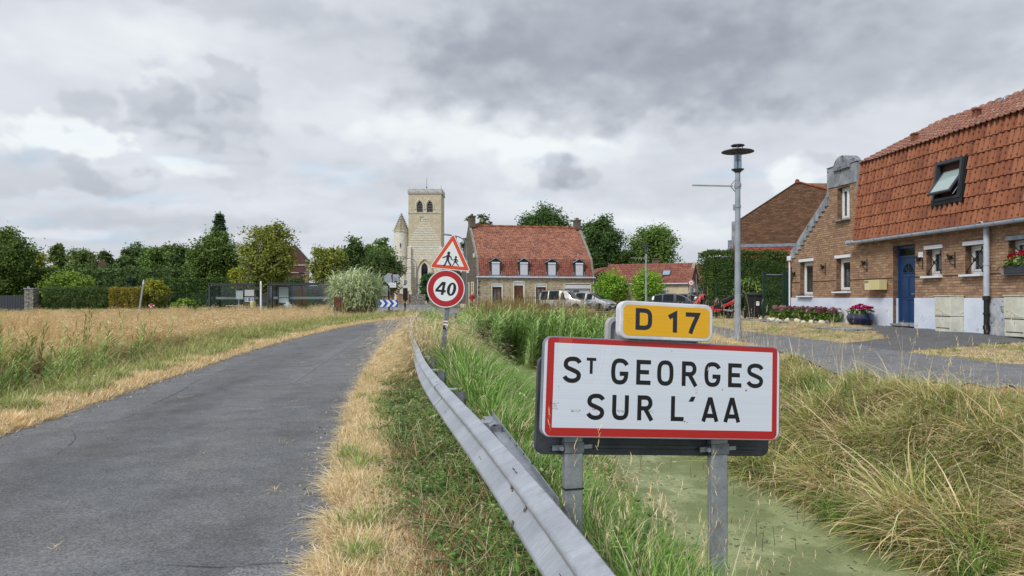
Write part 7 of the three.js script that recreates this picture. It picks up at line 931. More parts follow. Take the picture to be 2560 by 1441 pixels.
const TREES = [
  ['bushy_tree', -55.48, 0.05, -80.00, 3.54, 9.81, 0.00, 'a', 'dense dark green tree at the far left edge of the field', 9000, 0.200, ''],
  ['yellow_tree', -58.03, 0.10, -90.00, 1.97, 7.20, 0.71, 'y', 'yellow-green tree just right of the dark tree at the far left', 4000, 0.200, ''],
  ['far_tree', -93.03, 0.30, -150.00, 2.21, 12.45, 4.91, 'f', 'distant rounded bluish tree left of the small chimneyed house', 2500, 0.300, ''],
  ['far_tree', -82.43, 0.30, -140.00, 2.87, 10.94, 4.67, 'f', 'distant loose tree between the rounded far tree and the small chimneyed house', 3000, 0.300, ''],
  ['green_bush', -47.81, 0.10, -79.00, 3.35, 4.61, 0.16, 'l', 'light green feathery bush rising above the dark hedge', 6000, 0.150, ''],
  ['dark_tree', -65.58, 0.20, -118.00, 2.39, 9.40, 1.66, 'd', 'dark tree directly behind the small chimneyed house', 3500, 0.260, ''],
  ['dark_tree', -61.11, 0.20, -116.00, 2.28, 9.77, 1.02, 'd', 'dark tree right of the small chimneyed house, lowest of the tree row', 3500, 0.260, ''],
  ['dark_tree', -50.86, 0.20, -104.00, 2.84, 9.58, 0.00, 'm', 'broad mid green tree in the row behind the leaning post', 5500, 0.240, ''],
  ['dark_tree', -44.95, 0.20, -100.00, 2.32, 9.16, 0.00, 'd', 'dark broad tree in the row behind the wire fence, left of the tallest crowns', 5500, 0.240, ''],
  ['dark_tree', -72.64, 0.20, -124.00, 2.71, 9.67, 1.33, 'f', 'grey green tree left of the small chimneyed house, under the far trees', 3500, 0.280, ''],
  ['dark_tree', -62.27, 0.20, -122.00, 3.07, 11.13, 0.33, 'd', 'tall dark tree standing behind the row, above the leaning post', 4500, 0.280, ''],
  ['dark_tree', -54.97, 0.20, -118.00, 2.74, 10.81, 0.37, 'f', 'grey green crown behind the row, left of the pointed conifer', 4500, 0.280, ''],
  ['conifer_tree', -44.80, 0.20, -112.00, 1.47, 14.62, 7.77, 'c', 'dark pointed conifer rising above the broadleaf crowns', 3500, 0.220, 'cone'],
  ['tall_tree', -33.20, 0.25, -82.00, 3.27, 9.06, 0.00, 'a', 'large dark tree with a yellow green top behind the left bus shelter', 11000, 0.200, ''],
  ['wind_tree', -23.04, 0.40, -68.00, 3.05, 8.59, 1.79, 'o', 'windswept olive green tree with pale forked trunk behind the bus shelters', 11000, 0.170, 'wind'],
  ['small_bush', -26.83, 0.40, -72.00, 1.18, 4.50, 2.30, 'y', 'small yellow green bush at the foot of the windswept tree', 2200, 0.160, ''],
  ['blue_shrub', -40.64, 0.10, -78.00, 1.00, 3.80, 0.18, 'c', 'small blue green conifer shrub beside the leaning post', 2200, 0.160, 'cone'],
  ['pale_shrub', -37.66, 0.10, -77.00, 1.68, 3.69, 0.20, 'y', 'pale yellow green shrub behind the red hydrant', 3200, 0.170, ''],
  ['low_shrub', -29.07, 0.30, -65.00, 1.30, 1.16, 0.00, 'l', 'low bright green shrub on the grass left of the bus shelter', 2600, 0.120, ''],
  ['olive_tree', -23.08, 0.40, -92.00, 2.66, 8.24, 0.40, 'o', 'rounded olive green tree left of the tall reed clump', 6500, 0.210, ''],
  ['back_tree', -23.40, 0.40, -108.00, 2.45, 10.41, 2.62, 'd', 'dark tree behind, between the olive tree and the church trees', 4500, 0.250, ''],
  ['back_tree', -19.93, 0.40, -110.00, 2.61, 10.82, 2.64, 'm', 'mid green tree behind, left of the church turret', 4500, 0.250, ''],
  ['church_tree', -16.82, 0.45, -94.00, 3.06, 7.42, 1.10, 'd', 'dark spreading tree in front of the church turret, behind the reed clump', 9000, 0.190, ''],
  ['church_hedge', -12.28, 0.50, -108.00, 1.42, 5.11, 0.00, 'e', 'dark clipped bush before the church portal', 5000, 0.170, ''],
  ['sparse_tree', -4.50, 0.50, -98.00, 3.00, 13.10, 4.53, 's', 'thin leafed tree showing around the left chimney of the long house', 2600, 0.220, 'sparse'],
  ['round_tree', 4.57, 0.50, -102.00, 4.12, 14.03, 6.90, 'k', 'broad dark domed tree behind the middle of the long red roof', 9000, 0.230, 'dome'],
  ['round_tree', 11.49, 0.50, -96.00, 3.30, 12.43, 3.41, 'k', 'tall rounded dark tree behind the right chimney of the long house', 10000, 0.210, 'dome'],
  ['round_tree', 18.82, 0.50, -97.00, 3.87, 10.96, 3.96, 'm', 'spreading dark tree behind the bungalow roofs', 9000, 0.210, ''],
  ['gap_tree', 16.52, 0.50, -108.00, 1.89, 8.42, 4.29, 'f', 'small dark tree filling the gap between the two big domed trees', 2500, 0.240, ''],
  ['hedge_shrub', 10.40, 0.70, -32.30, 0.69, 1.78, 0.44, 'g', 'loose laurel shrub growing against the tall hedge behind the scooter', 2600, 0.085, ''],
];
TREES.forEach((a, i) => makeTree(...a, 300 + i));
{ // clipped hedges: a woody block under a dense skin of leaves
  const hedge = (name, pos, turn, w, h, d, tones, label, n, leaf, ragged = .06, gaps) => { const t = base(name, pos, turn, label, 'hedge'), r = rng(n + w * 10 | 0), pts = []; const area = [w * h, w * h, w * d, d * h, d * h], tot = area.reduce((a, b) => a + b);
    for (let i = 0; i < n; i++) { let q = r() * tot, f = 0; while (q > area[f] && f < 4) q -= area[f++]; let x = (r() - .5) * w, y = r() * h, z = (r() - .5) * d; const inn = Math.pow(r(), 2) * .22; if (f === 0) z = d / 2 - inn; else if (f === 1) z = -d / 2 + inn; else if (f === 2) y = h - inn * .6; else x = (f === 3 ? 1 : -1) * (w / 2 - inn); const bump = fbm3(x * 1.3 + pos[0], y * 1.3, z * 1.3, 3) * ragged * 4; if (f < 2) z += Math.sign(z) * bump; else if (f === 2) y += bump * .7; else x += Math.sign(x) * bump; if (gaps && gaps(x, y, r)) continue; pts.push([x + (r() - .5) * ragged, y, z + (r() - .5) * ragged]); }
    mesh('foliage', leafCloud(pts, leaf, tones, r, .5), M.leaf, t); if (!gaps) new MB().rbox(0, h / 2 - .12, 0, w - .36, h - .3, d - .36, .15).build('inner_twigs', M.hedgeCore, t); else { const b = new MB(); for (let i = 0; i < 9; i++) b.tube([[(i / 8 - .5) * w * .9, -.1, 0], [(i / 8 - .5) * w * .9 + (r() - .5) * .3, h * .4, (r() - .5) * .2], [(i / 8 - .5) * w * .9 + (r() - .5) * .5, h * .8, 0]], .06, 8, 6); b.build('stems', M.bark, t); } return t; };
  const g = hedge('tall_hedge', [10.9, .62, -34.6], .06, 3.6, 3.12, 1.9, LEAF.h, 'tall clipped conifer hedge filling the gap left of the brick house', 30000, .085, .05);
  hedge('dark_hedge', [-44.4, .05, -75], .03, 6.4, 2.5, 1.5, LEAF.d, 'dark ragged garden hedge with bare stems right of the stone pillar', 15000, .14, .12, (x, y, r) => y < .75 + .35 * Math.sin(x * 2.2) && x > -1 && r() < .8);
  hedge('yellow_hedge', [-39.4, .08, -74.6], 0, 2.7, 2.45, 1.4, LEAF.yh, 'yellowish clipped hedge block at the end of the dark hedge', 9000, .12, .10, (x, y, r) => y < .4 && r() < .6);
  hedge('dark_back_hedge', [-48, .1, -84], 0, 20, 4.6, 3, LEAF.d, 'dark mass of hedge behind the garden gate and pillar', 16000, .3, .2);
  hedge('fence_hedge', [-33, .15, -80], 0, 20, 3.4, 1.6, LEAF.h, 'dark hedge behind the green wire fence', 18000, .26, .16); 
  for (const [x, z, w, h, y, label] of [[8.7, -64.2, 1.16, 2.62, .62, 'bright round-headed laurel between the long house and the outbuilding'], [11.62, -63, 1.14, 2.60, .62, 'bright round-headed laurel behind the distant lamp, before the bungalow']]) { const t = base('laurel_tree', [x, y, z], 0, label, 'shrub'), r = rng(x * 7 | 0), [p] = crownPoints(r, w, .45, h + .55, 7000, '', w), q = []; for (let i = 0; i < 4200; i++) { const u = r() * 2 - 1, a = r() * 6.283, k = .9 + r() * .12 + fbm3(Math.cos(a) * 2.2, u * 2.2, Math.sin(a) * 2.2 + x, 4) * .85, s = Math.sqrt(1 - u * u) * k; q.push([Math.cos(a) * s * w, 1.75 + u * k * 1.32, Math.sin(a) * s * w]); } mesh('crown', leafCloud([...q, ...p.slice(0, 2600)], .19, LEAF.b, r, .5), M.leaf, t); new MB().tube([[0, -.2, 0], [.03, .4, 0], [0, 1.2, 0]], .08, 8, 7).tube([[0, .6, 0], [.4, 1.3, .2]], .05, 6, 5).tube([[0, .6, 0], [-.4, 1.4, -.2]], .05, 6, 5).build('trunk', M.bark, t); }
}
// ---------------------------------------------------------------- ribbons: one long leaf or stalk
const RB = () => ({ P: [], C: [] });
function ribbon(o, x, y, z, az, len, w, bend, tilt, c0, c1, seg = 4, twist = 0) { // starts at (x, y, z), leaves upright + tilt, bends towards azimuth az
  let px = x, py = y, pz = z, a = tilt; const dx = Math.cos(az), dz = Math.sin(az), st = len / seg; let L = null;
  for (let i = 0; i <= seg; i++) { const f = i / seg, ww = w * (f < .5 ? .75 + f * .5 : 2 * (1 - f)) * .5, tw = az + Math.PI / 2 + twist * f, wx = Math.cos(tw) * ww, wz = Math.sin(tw) * ww; const A = [px - wx, py, pz - wz], B = [px + wx, py, pz + wz], c = [lerp(c0.r, c1.r, f), lerp(c0.g, c1.g, f), lerp(c0.b, c1.b, f)]; if (L) { const k = L[2]; if (i < seg) { o.P.push(...L[0], ...L[1], ...A, ...L[1], ...B, ...A); o.C.push(...k, ...k, ...c, ...k, ...c, ...c); } else { o.P.push(...L[0], ...L[1], px, py, pz); o.C.push(...k, ...k, ...c); } } L = [A, B, c]; px += Math.sin(a) * dx * st; pz += Math.sin(a) * dz * st; py += Math.cos(a) * st; a += bend / seg; }
  return [px, py, pz];
}
const rgeo = (o) => { const g = new THREE.BufferGeometry(); g.setAttribute('position', new THREE.BufferAttribute(new Float32Array(o.P), 3)); g.setAttribute('color', new THREE.BufferAttribute(new Float32Array(o.C), 3)); g.computeVertexNormals(); return g; };
M.blade = new THREE.MeshPhysicalMaterial({ vertexColors: true, roughness: .7, specularIntensity: .3, transmission: .28, thickness: 0, side: THREE.DoubleSide });
{ // the tall variegated reed clump at the bend
  const t = base('reed_clump', [-10.35, .32, -48], 0, 'tall clump of giant reed with pale striped arching leaves at the bend', 'plant'), r = rng(77), leaf = RB(), stem = new MB(), pale = palette('#f0f2da', '#e6edcc', '#dce6bc', '#f4f5e6'), grn = palette('#7fa356', '#6f9650', '#90b066');
  for (let i = 0; i < 240; i++) { const a = r() * 6.283, d = Math.sqrt(r()), x = Math.cos(a) * d * 1.35, z = Math.sin(a) * d * 1.0, h = 3.55 * (1 - d * d * .22) * (.8 + r() * .28), lx = x * .42 + .18, lz = z * .35; stem.bar([x, -.2, z], [x + lx * .5, h * .55, z + lz * .5], .016, 4, .012); 
    const m = 15; for (let k = 0; k < m; k++) { const f = .22 + .78 * k / m, up = f > .75, c = (r() < .65 ? pale : grn)[r() * 3 | 0]; ribbon(leaf, x + lx * f * .9, h * f * .86, z + lz * f * .9, r() * 6.283 * .55 - .9 + (x < 0 && r() < .7 ? 3.14 : 0),   .6 + r() * .5, .062, 1.7 + r() * 1.0, .25 + r() * .55 - (up ? .15 : 0), (r() < .2 ? grn : pale)[r() * 3 | 0], c, 5, r() - .5); } }
  mesh('leaves', rgeo(leaf), M.blade, t); stem.build('canes', std({ color: hex('#8f8a5c') }), t);
}

// ---------------------------------------------------------------- grasses, reeds, flowers: tuft shapes spread over the banks
const GC = { straw: palette('#e6d3a6', '#ecdcb6', '#dcc696', '#e2cca0', '#f2e6ca'), gold: palette('#ebd8b0', '#e3cc9e', '#f0e1c2', '#dac394', '#f4e8cf'), green: palette('#84a448', '#92b254', '#72923e', '#9ebc60'), lush: palette('#7ca64c', '#8ab458', '#6c9642', '#9abe6a', '#5e883a'), sedge: palette('#93984e', '#858a46', '#a3a45c', '#747c3e'), reed: palette('#8fb45c', '#82a856', '#a2c070', '#b8d08c', '#74984c'), weed: palette('#5a823e', '#689046', '#4e7436', '#789c4a'), brown: palette('#8a6a48', '#79583a', '#9a7a54') };
const pick = (l, r) => l[r() * l.length | 0];
const TUFTS = {
  mown: (r) => { const o = RB(); for (let i = 0; i < 26; i++) ribbon(o, (r() - .5) * .16, 0, (r() - .5) * .16, r() * 6.283, .05 + r() * .11, .0045 + r() * .003, .4 + r() * 1.0, .5 + r() * .9, pick(GC.straw, r), pick(GC.straw, r), 3); return o; },
  thatch: (r) => { const o = RB(); for (let i = 0; i < 16; i++) ribbon(o, (r() - .5) * .2, .004 + r() * .03, (r() - .5) * .2, r() * 6.283, .10 + r() * .16, .004 + r() * .003, .3, 1.25 + r() * .3, pick(GC.straw, r), pick(GC.straw, r), 2); return o; },
  turf: (r) => { const o = RB(); for (let i = 0; i < 22; i++) { const s = r() < .35 ? GC.straw : GC.green; ribbon(o, (r() - .5) * .14, 0, (r() - .5) * .14, r() * 6.283, .08 + r() * .16, .005 + r() * .003, .6 + r() * 1.2, .15 + r() * .6, pick(GC.green, r), pick(s, r), 3); } return o; },
  lush: (r) => { const o = RB(); for (let i = 0; i < 18; i++) ribbon(o, (r() - .5) * .12, 0, (r() - .5) * .12, r() * 6.283, .30 + r() * .42, .008 + r() * .005, .7 + r() * 1.2, .05 + r() * .35, pick(GC.lush, r), pick(r() < .15 ? GC.straw : GC.lush, r), 4); return o; },
  sedge: (r) => { const o = RB(); for (let i = 0; i < 15; i++) ribbon(o, (r() - .5) * .14, 0, (r() - .5) * .14, r() * 6.283, .45 + r() * .5, .008 + r() * .005, 1.1 + r() * 1.4, .1 + r() * .5, pick(r() < .6 ? GC.sedge : GC.green, r), pick(r() < .26 ? GC.straw : r() < .6 ? GC.green : GC.sedge, r), 5); return o; },
  hay: (r) => { const o = RB(); for (let i = 0; i < 11; i++) { const az = r() * 2.4 - 1.2, l = .55 + r() * .5, e = ribbon(o, (r() - .5) * .16, 0, (r() - .5) * .16, az, l, .0062, .7 + r() * 1.1, .1 + r() * .45, pick(GC.sedge, r), pick(GC.straw, r), 6); for (let k = 0; k < 3; k++) ribbon(o, e[0], e[1] - .02, e[2], az + (r() - .5), .06 + r() * .06, .006, .8, 1.4 + r() * .5, pick(GC.straw, r), pick(GC.straw, r), 2); } for (let i = 0; i < 7; i++) ribbon(o, (r() - .5) * .16, 0, (r() - .5) * .16, r() * 6.283, .3 + r() * .3, .006, 1.2 + r(), .2 + r() * .5, pick(GC.green, r), pick(GC.straw, r), 4); return o; },
  arch: (r) => { const o = RB(); for (let i = 0; i < 8; i++) { const az = Math.PI + (r() - .5) * 2.6, s = r(); ribbon(o, (r() - .5) * .3, r() * .1, (r() - .5) * .3, az, .6 + r() * .6, .009 + r() * .005, .7 + r() * .9, .35 + r() * .8, pick(GC.straw, r), pick(s < .3 ? GC.sedge : GC.straw, r), 6); } return o; },
  tangle: (r) => { const o = RB(); for (let i = 0; i < 14; i++) ribbon(o, (r() - .5) * .3, r() * .12, (r() - .5) * .3, r() * 6.283, .2 + r() * .5, .005 + r() * .003, .5 + r() * 1.2, .6 + r() * .9, pick(GC.brown, r), pick(r() < .3 ? GC.straw : GC.brown, r), 4); return o; },
  tall: (r) => { const o = RB(); for (let i = 0; i < 3; i++) { const az = r() * 6.283, l = .75 + r() * .45, e = ribbon(o, (r() - .5) * .1, 0, (r() - .5) * .1, az, l, .0046, .2 + r() * .5, .02 + r() * .2, pick(GC.straw, r), pick(GC.straw, r), 6); for (let k = 0; k < 7; k++) ribbon(o, e[0] - Math.cos(az) * k * .008, e[1] - k * .02, e[2], r() * 6.283, .035 + r() * .035, .006, .3, .25 + r() * .4, pick(GC.straw, r), pick(GC.straw, r), 2); } return o; },
  wheat: (r) => { const o = RB(); for (let i = 0; i < 14; i++) { const az = (r() - .5) * 2.2, l = .38 + r() * .22, e = ribbon(o, (r() - .5) * .3, 0, (r() - .5) * .3, az, l, .006, .45 + r() * .7, .05 + r() * .3, pick(GC.gold, r), pick(GC.gold, r), 4); for (let k = 0; k < 3; k++) ribbon(o, e[0], e[1], e[2], az + (r() - .5) * .8, .07 + r() * .05, .010, .5, .6 + r() * .7, pick(GC.gold, r), pick(GC.straw, r), 2); } return o; },
  reed: (r) => { const o = RB(); for (let i = 0; i < 4; i++) { const x = (r() - .5) * .24, z = (r() - .5) * .24, h = 1.5 + r() * .6, az = (r() - .5) * 1.2, c = pick(GC.reed, r), e = ribbon(o, x, 0, z, az, h, .014, .25 + r() * .2, .06, pick(GC.sedge, r), c, 4); for (let k = 0; k < 9; k++) { const f = .22 + k * .085; ribbon(o, x + Math.cos(az) * h * f * .16, h * f, z + Math.sin(az) * h * f * .16, (r() - .5) * 2.6 + (r() < .25 ? 3.14 : 0), .30 + r() * .25, .032, .7 + r() * .9, .45 + r() * .5, c, pick(GC.reed, r), 4, r() - .5); } if (r() < .3) for (let k = 0; k < 6; k++) ribbon(o, e[0], e[1] - .04 * k, e[2], az + (r() - .5), .16 + r() * .1, .012, .9, .2 + r() * .4, pick(GC.brown, r), pick(GC.sedge, r), 3); } return o; },
  weed: (r) => { const o = RB(); for (let i = 0; i < 6; i++) { const az = r() * 6.283, l = .3 + r() * .45; let x = 0, y = 0, z = 0, a = .3 + r() * .5; for (let k = 0; k < 7; k++) { const st = l / 7; const nx = x + Math.sin(a) * Math.cos(az) * st, ny = y + Math.cos(a) * st, nz = z + Math.sin(a) * Math.sin(az) * st; ribbon(o, x, y, z, az, st * 1.2, .005, 0, a, pick(GC.brown, r), pick(GC.weed, r), 1); x = nx; y = ny; z = nz; a += .2; if (k > 0) for (let q = 0; q < 2; q++) ribbon(o, x, y, z, az + (q ? 1.3 : -1.3) + (r() - .5), .035 + r() * .035, .024 + r() * .012, .5, .9 + r() * .5, pick(GC.weed, r), pick(r() < .1 ? GC.straw : GC.weed, r), 3); } } return o; },
};
const TG = {}; for (const k of Object.keys(TUFTS)) TG[k] = [0, 1, 2, 3].map((v) => rgeo(TUFTS[k](rng(500 + v * 17 + k.length * 7))));
// scatter(name, label, kind, n, place): place(r) -> [x, D, scale, lean?] or null
function scatter(name, label, category, kind, n, place, { y = H, seed = 1, yaw = 6.283, tint = .28, off = -.01, warm = 0 } = {}) {
  const r = rng(seed), lists = [[], [], [], []]; for (let i = 0; i < n; i++) { const p = place(r, i); if (p) lists[r() * 4 | 0].push(p); }
  const one = new THREE.Group(); one.name = numbered(name); scene.add(one); tag(one, label, category, null, 'stuff'); const c = new THREE.Color();
  lists.forEach((l, v) => { if (!l.length) return; const m = new THREE.InstancedMesh(TG[kind][v], M.blade, l.length); m.name = 'tufts'; m.castShadow = m.receiveShadow = true; tag(m, null, null, null, 'stuff'); l.forEach(([x, D, s, lx = 0, lz = 0], i) => { m.setMatrixAt(i, M4([x, y(x, D) + off, -D], [lx, 0, lz]).multiply(M4([0, 0, 0], [0, (r() - .5) * yaw, 0], [s * (.85 + r() * .3), s * (.8 + r() * .4), s * (.85 + r() * .3)]))); const k = 1 + (r() - .5) * 2 * tint; m.setColorAt(i, c.setRGB(k * (1 + warm * (r() - .3)), k, k * (1 - warm * .5 * r()))); }); one.add(m); });
  return one;
}
// distance ahead with more density near the viewpoint
const nearD = (r, d0, d1, p = 2) => d0 + (d1 - d0) * Math.pow(r(), p);
const noisy = (x, D, f = 1.1, o = 0) => fbm2(x * f + o, D * f * .8 + o, 4);
{
  // mown verge between lane and rail
  const vergeX = (r, D) => lerp(roadR(D) + .05 + fbm2(D * 2.1, 9, 3) * .10, railX(D) + .25, r());
  scatter('mown_verge', 'short dry mown grass between the lane and the guard rail', 'grass', 'mown', 42000, (r) => { const D = nearD(r, 3.2, 34, 2.3), x = vergeX(r, D), n = noisy(x, D), s = (x - roadR(D)) / (railX(D) - roadR(D) + .2); return n > .30 + s * .1 ? null : [x, D, .75 + r() * .5 + D * .012]; }, { seed: 1 });
  scatter('cut_straw', 'loose cut straw lying along the lane edge', 'grass', 'thatch', 15000, (r) => { const D = nearD(r, 3.2, 30, 2.3), u = Math.pow(r(), 1.5), x = lerp(roadR(D) + .09 + fbm2(D * 2.1, 9, 3) * .08, railX(D), u); return noisy(x, D, 1.1, 3) > .18 ? null : [x, D, .6 + r() * .7 + D * .012]; }, { seed: 2 });
  scatter('road_straw', 'a few blown straws lying on the lane', 'grass', 'thatch', 30, (r) => { const D = nearD(r, 3.4, 20, 1.5); return [lerp(roadL(D) + .3, roadR(D) - .02, Math.pow(r(), .35)), D, .35 + r() * .4]; }, { seed: 35, off: .04 });
  scatter('verge_turf', 'green turf patches in the dry verge', 'grass', 'turf', 15000, (r) => { const D = nearD(r, 3.2, 32, 2.2), x = vergeX(r, D), s = (x - roadR(D)) / (railX(D) - roadR(D)); return noisy(x, D, 1.4, 5) + s * .42 < .46 ? null : [x, D, .55 + r() * .7 + D * .01]; }, { seed: 3 });
  scatter('rail_weeds', 'dark leafy brambles and weeds crowding under the guard rail', 'weeds', 'weed', 4600, (r) => { const D = nearD(r, 2.2, 13, 1.4), x = railX(D) + .35 - Math.pow(r(), 1.6) * .88; return noisy(x, D, 1.5, 8) < -.02 + smoothstep(railX(D) - x, .1, .5) * .2 - smoothstep(D, 6, 3) * .1 || x < roadR(D) + .45 ? null : [x, D, .32 + r() * .42]; }, { seed: 4, tint: .35 });
  scatter('rail_grass', 'rank green grass along the guard rail posts', 'grass', 'lush', 2400, (r) => { const D = nearD(r, 2.4, 34, 1.7), x = railX(D) - .22 + r() * .9; return [x, D, .25 + r() * .35]; }, { seed: 5 });
  scatter('verge_tangle', 'dead brown stems among the weeds under the guard rail', 'grass', 'tangle', 1500, (r) => { const D = nearD(r, 2.6, 14, 1.4), x = railX(D) + .4 - Math.pow(r(), 1.2) * .9; return noisy(x, D, 1.5, 18) < -.02 ? null : [x, D, .4 + r() * .5]; }, { seed: 34 });
  // near bank of the ditch
  const bank = (r, D, a = .45, b = 2.25) => railX(D) + lerp(a, b, r());
  scatter('bank_grass', 'bright green sedge and grass on the near bank of the ditch', 'grass', 'lush', 38000, (r) => { const D = nearD(r, 3.2, 34, 1.5), x = bank(r, D), s = x - railX(D), low = lerp(lerp(1, .30, smoothstep(s, .7, 1.9)), 1.5, smoothstep(D, 6.5, 12)); return [x, D, (.55 + r() * .6) * (D < 7 ? .75 : 1) * low]; }, { seed: 6, warm: .1 });
  scatter('bank_brambles', 'brambles and leafy weeds on the near bank below the town sign', 'weeds', 'weed', 5500, (r) => { const D = nearD(r, 2.6, 12, 1.3), x = bank(r, D, .3, 1.5), s = x - railX(D); return noisy(x, D, 1.2, 12) < -.05 ? null : [x, D, (.5 + r() * .5) * lerp(1, .4, smoothstep(s, .6, 1.4))]; }, { seed: 7, tint: .35 });
  scatter('bank_hay', 'dry seeding grass among the green on the near bank', 'grass', 'hay', 1500, (r) => { const D = nearD(r, 3.6, 30, 1.5), x = bank(r, D, .3, 1.9); return D < 6.5 || noisy(x, D, .9, 15) < .05 ? null : [x, D, .7 + r() * .4]; }, { seed: 8 });
  scatter('tall_stalks', 'tall pale grass stalks rising before the town sign', 'grass', 'tall', 70, (r) => { const D = 3.0 + r() * 1.6, x = .35 + r() * .95; return [x, D, .48 + r() * .34]; }, { seed: 9, tint: .15 });
  scatter('post_hay', 'thick straw coloured grass behind the leaning speed sign', 'grass', 'hay', 2600, (r) => { const D = 12.8 + Math.pow(r(), 1.2) * 24, x = railX(D) + .12 + Math.pow(r(), 1.6) * (D < 17 ? .5 : 1.1); return onRoad(x - .2, D) ? null : [x, D, (.9 + r() * .6) * (D > 22 ? .7 : 1)]; }, { seed: 10, warm: .12 });
  // reeds filling the far part of the ditch
  scatter('ditch_reeds', 'dense swaying green reeds filling the ditch', 'reeds', 'reed', 11000, (r) => { const D = 18.5 + Math.pow(r(), 1.1) * 33, s = 1.5 + r() * 4.6; const x = railX(D) + s; const front = 17.5 + 10 * smoothstep(2.6 - Math.abs(s - 3.1), .2, 1.6); if (D < front + fbm2(x, D * .3, 2) * 4) return null; if (D < 34 && s < 2.2 && r() < .6) return null; const y = Math.max(H(x, D), YW - .1), goal = lerp(.98, .74, smoothstep(D, 20, 46)) - y; return goal < .5 ? null : [x, D, goal / 2.0 * (.78 + r() * .26)]; }, { seed: 11, y: (x, D) => Math.max(H(x, D), YW - .1), yaw: 1.6 });
  scatter('shore_sedge', 'thin green sedge standing in the duckweed at the edges', 'reeds', 'lush', 2600, (r) => { const D = nearD(r, 4.5, 26, 1.3), left = r() < .3, x = railX(D) + (left ? 2.2 + r() * .35 : 4.35 + r() * .35); return (left && D < 9 && r() < .7) || (!left && noisy(x, D, 1.3, 81) < .12) ? null : [x, D, (.5 + r() * .6) * (left && D < 10 ? .5 : 1)]; }, { seed: 12, y: (x, D) => Math.max(H(x, D), YW - .06) });
  // far bank: long arching half-dry grass
  scatter('far_bank_sedge', 'long arching half dry grass hanging over the far bank', 'grass', 'sedge', 22000, (r) => { const D = nearD(r, 4.2, 30, 1.6), u = r(), x = railX(D) + 4.72 + u * 1.7, k = .75 + clamp(noisy(x, D, 1.1, 71) * 1.6, -.55, .6); return k < .28 ? null : [x, D, (.55 + r() * .55) * (1 - u * .5) * k, (r() - .5) * .6, .1 + r() * .6]; }, { seed: 13, warm: .08 });
  scatter('far_bank_hay', 'straw coloured seeding grass along the top of the far bank', 'grass', 'hay', 7500, (r) => { const D = nearD(r, 4.2, 26, 1.5), u = r(), x = railX(D) + 4.9 + u * 1.7; if (x > PATH_NEAR(D) - .3) return null; return [x, D, (.32 + r() * .4) * (1 - u * .55), (r() - .5) * .4, (r() - .3) * .5]; }, { seed: 14, warm: .2 });
  scatter('bank_green', 'green grass low on the far bank', 'grass', 'sedge', 5000, (r) => { const D = nearD(r, 4.6, 28, 1.5), x = railX(D) + 4.6 + r() * 1.3; return [x, D, .4 + r() * .5, 0, .1 + r() * .3]; }, { seed: 15 });
  scatter('arching_straw', 'long pale straws arching over the far bank towards the water', 'grass', 'arch', 4400, (r) => { const D = nearD(r, 4.2, 24, 1.6), u = r(), x = railX(D) + 4.74 + u * 1.6, k = .9 + noisy(x, D, 1.1, 71); return k < .6 ? null : [x, D, (.55 + r() * .55) * (1 - u * .45) * k, (r() - .5) * .4, r() * .2]; }, { seed: 31, yaw: 1.6, warm: .2, tint: .2 });
  scatter('brown_tangle', 'brown dead stems tangled at the foot of the far bank', 'grass', 'tangle', 3200, (r) => { const D = nearD(r, 4.2, 11, 1.2), x = railX(D) + 4.75 + Math.pow(r(), 1.6) * 1.3; return noisy(x, D, .9, 51) < smoothstep(D, 5.2, 8) * .5 - .12 ? null : [x, D, .6 + r() * .6]; }, { seed: 32 });
  scatter('far_bank_lush', 'green sedge clumps in the far bank', 'grass', 'lush', 5200, (r) => { const D = nearD(r, 4.6, 28, 1.5), x = railX(D) + 4.55 + r() * 1.5; return noisy(x, D, .9, 61) < -.05 ? null : [x, D, .45 + r() * .5]; }, { seed: 33, tint: .35 });
  scatter('bank_top_stalks', 'scattered tall dry stalks on the far bank top beside the footpath', 'grass', 'tall', 280, (r) => { const D = nearD(r, 5.5, 18, 1.2), x = railX(D) + 5.4 + r() * 1.5; if (x > PATH_NEAR(D) - .05) return null; return [x, D, .55 + r() * .45]; }, { seed: 16, tint: .15 });
  scatter('bank_top_turf', 'short dry turf between far bank and footpath', 'grass', 'mown', 20000, (r) => { const D = nearD(r, 4.5, 30, 1.4), x = railX(D) + 5.6 + r() * 2.2; if (x > PATH_NEAR(D) - .02) return null; return [x, D, .45 + r() * .5]; }, { seed: 17 });
  // dry lawns before the houses
  const lawn = (r) => { const D = 8 + Math.pow(r(), 1.2) * 28, x = 6 + r() * 6.5; const fx = 10.9 + (28.5 - D) * .085; if (D < 29 && x > fx - .15 || x < PATH_FAR(D) + .02 || D > 3 && inPoly(x, D, APRON)) return null; return [x, D]; };
  scatter('dry_lawn', 'parched yellow lawn before the brick house', 'grass', 'mown', 42000, (r) => { const p = lawn(r); return p && [p[0], p[1], .3 + r() * .35]; }, { seed: 18 });
  scatter('lawn_green', 'green patches in the parched lawn', 'grass', 'turf', 10000, (r) => { const p = lawn(r); return p && noisy(p[0], p[1], .8, 21) > .12 ? [p[0], p[1], .3 + r() * .4] : null; }, { seed: 19 });
  // left of the lane
  scatter('left_verge', 'short dry grass along the left edge of the lane', 'grass', 'mown', 15000, (r) => { const D = nearD(r, 6, 50, 1.6), x = roadL(D) + .05 - Math.pow(r(), 1.3) * 1.2 + fbm2(D * 1.7, 3, 3) * .1; return [x, D, .9 + r() * .6 + D * .012]; }, { seed: 20, warm: .08 });
  scatter('left_turf', 'green turf and clover along the left verge', 'grass', 'turf', 14000, (r) => { const D = nearD(r, 6, 50, 1.5), x = roadL(D) - .3 - r() * 2.0; return noisy(x, D, .7, 31) < -.06 ? null : [x, D, .8 + r() * .8 + D * .012]; }, { seed: 21 });
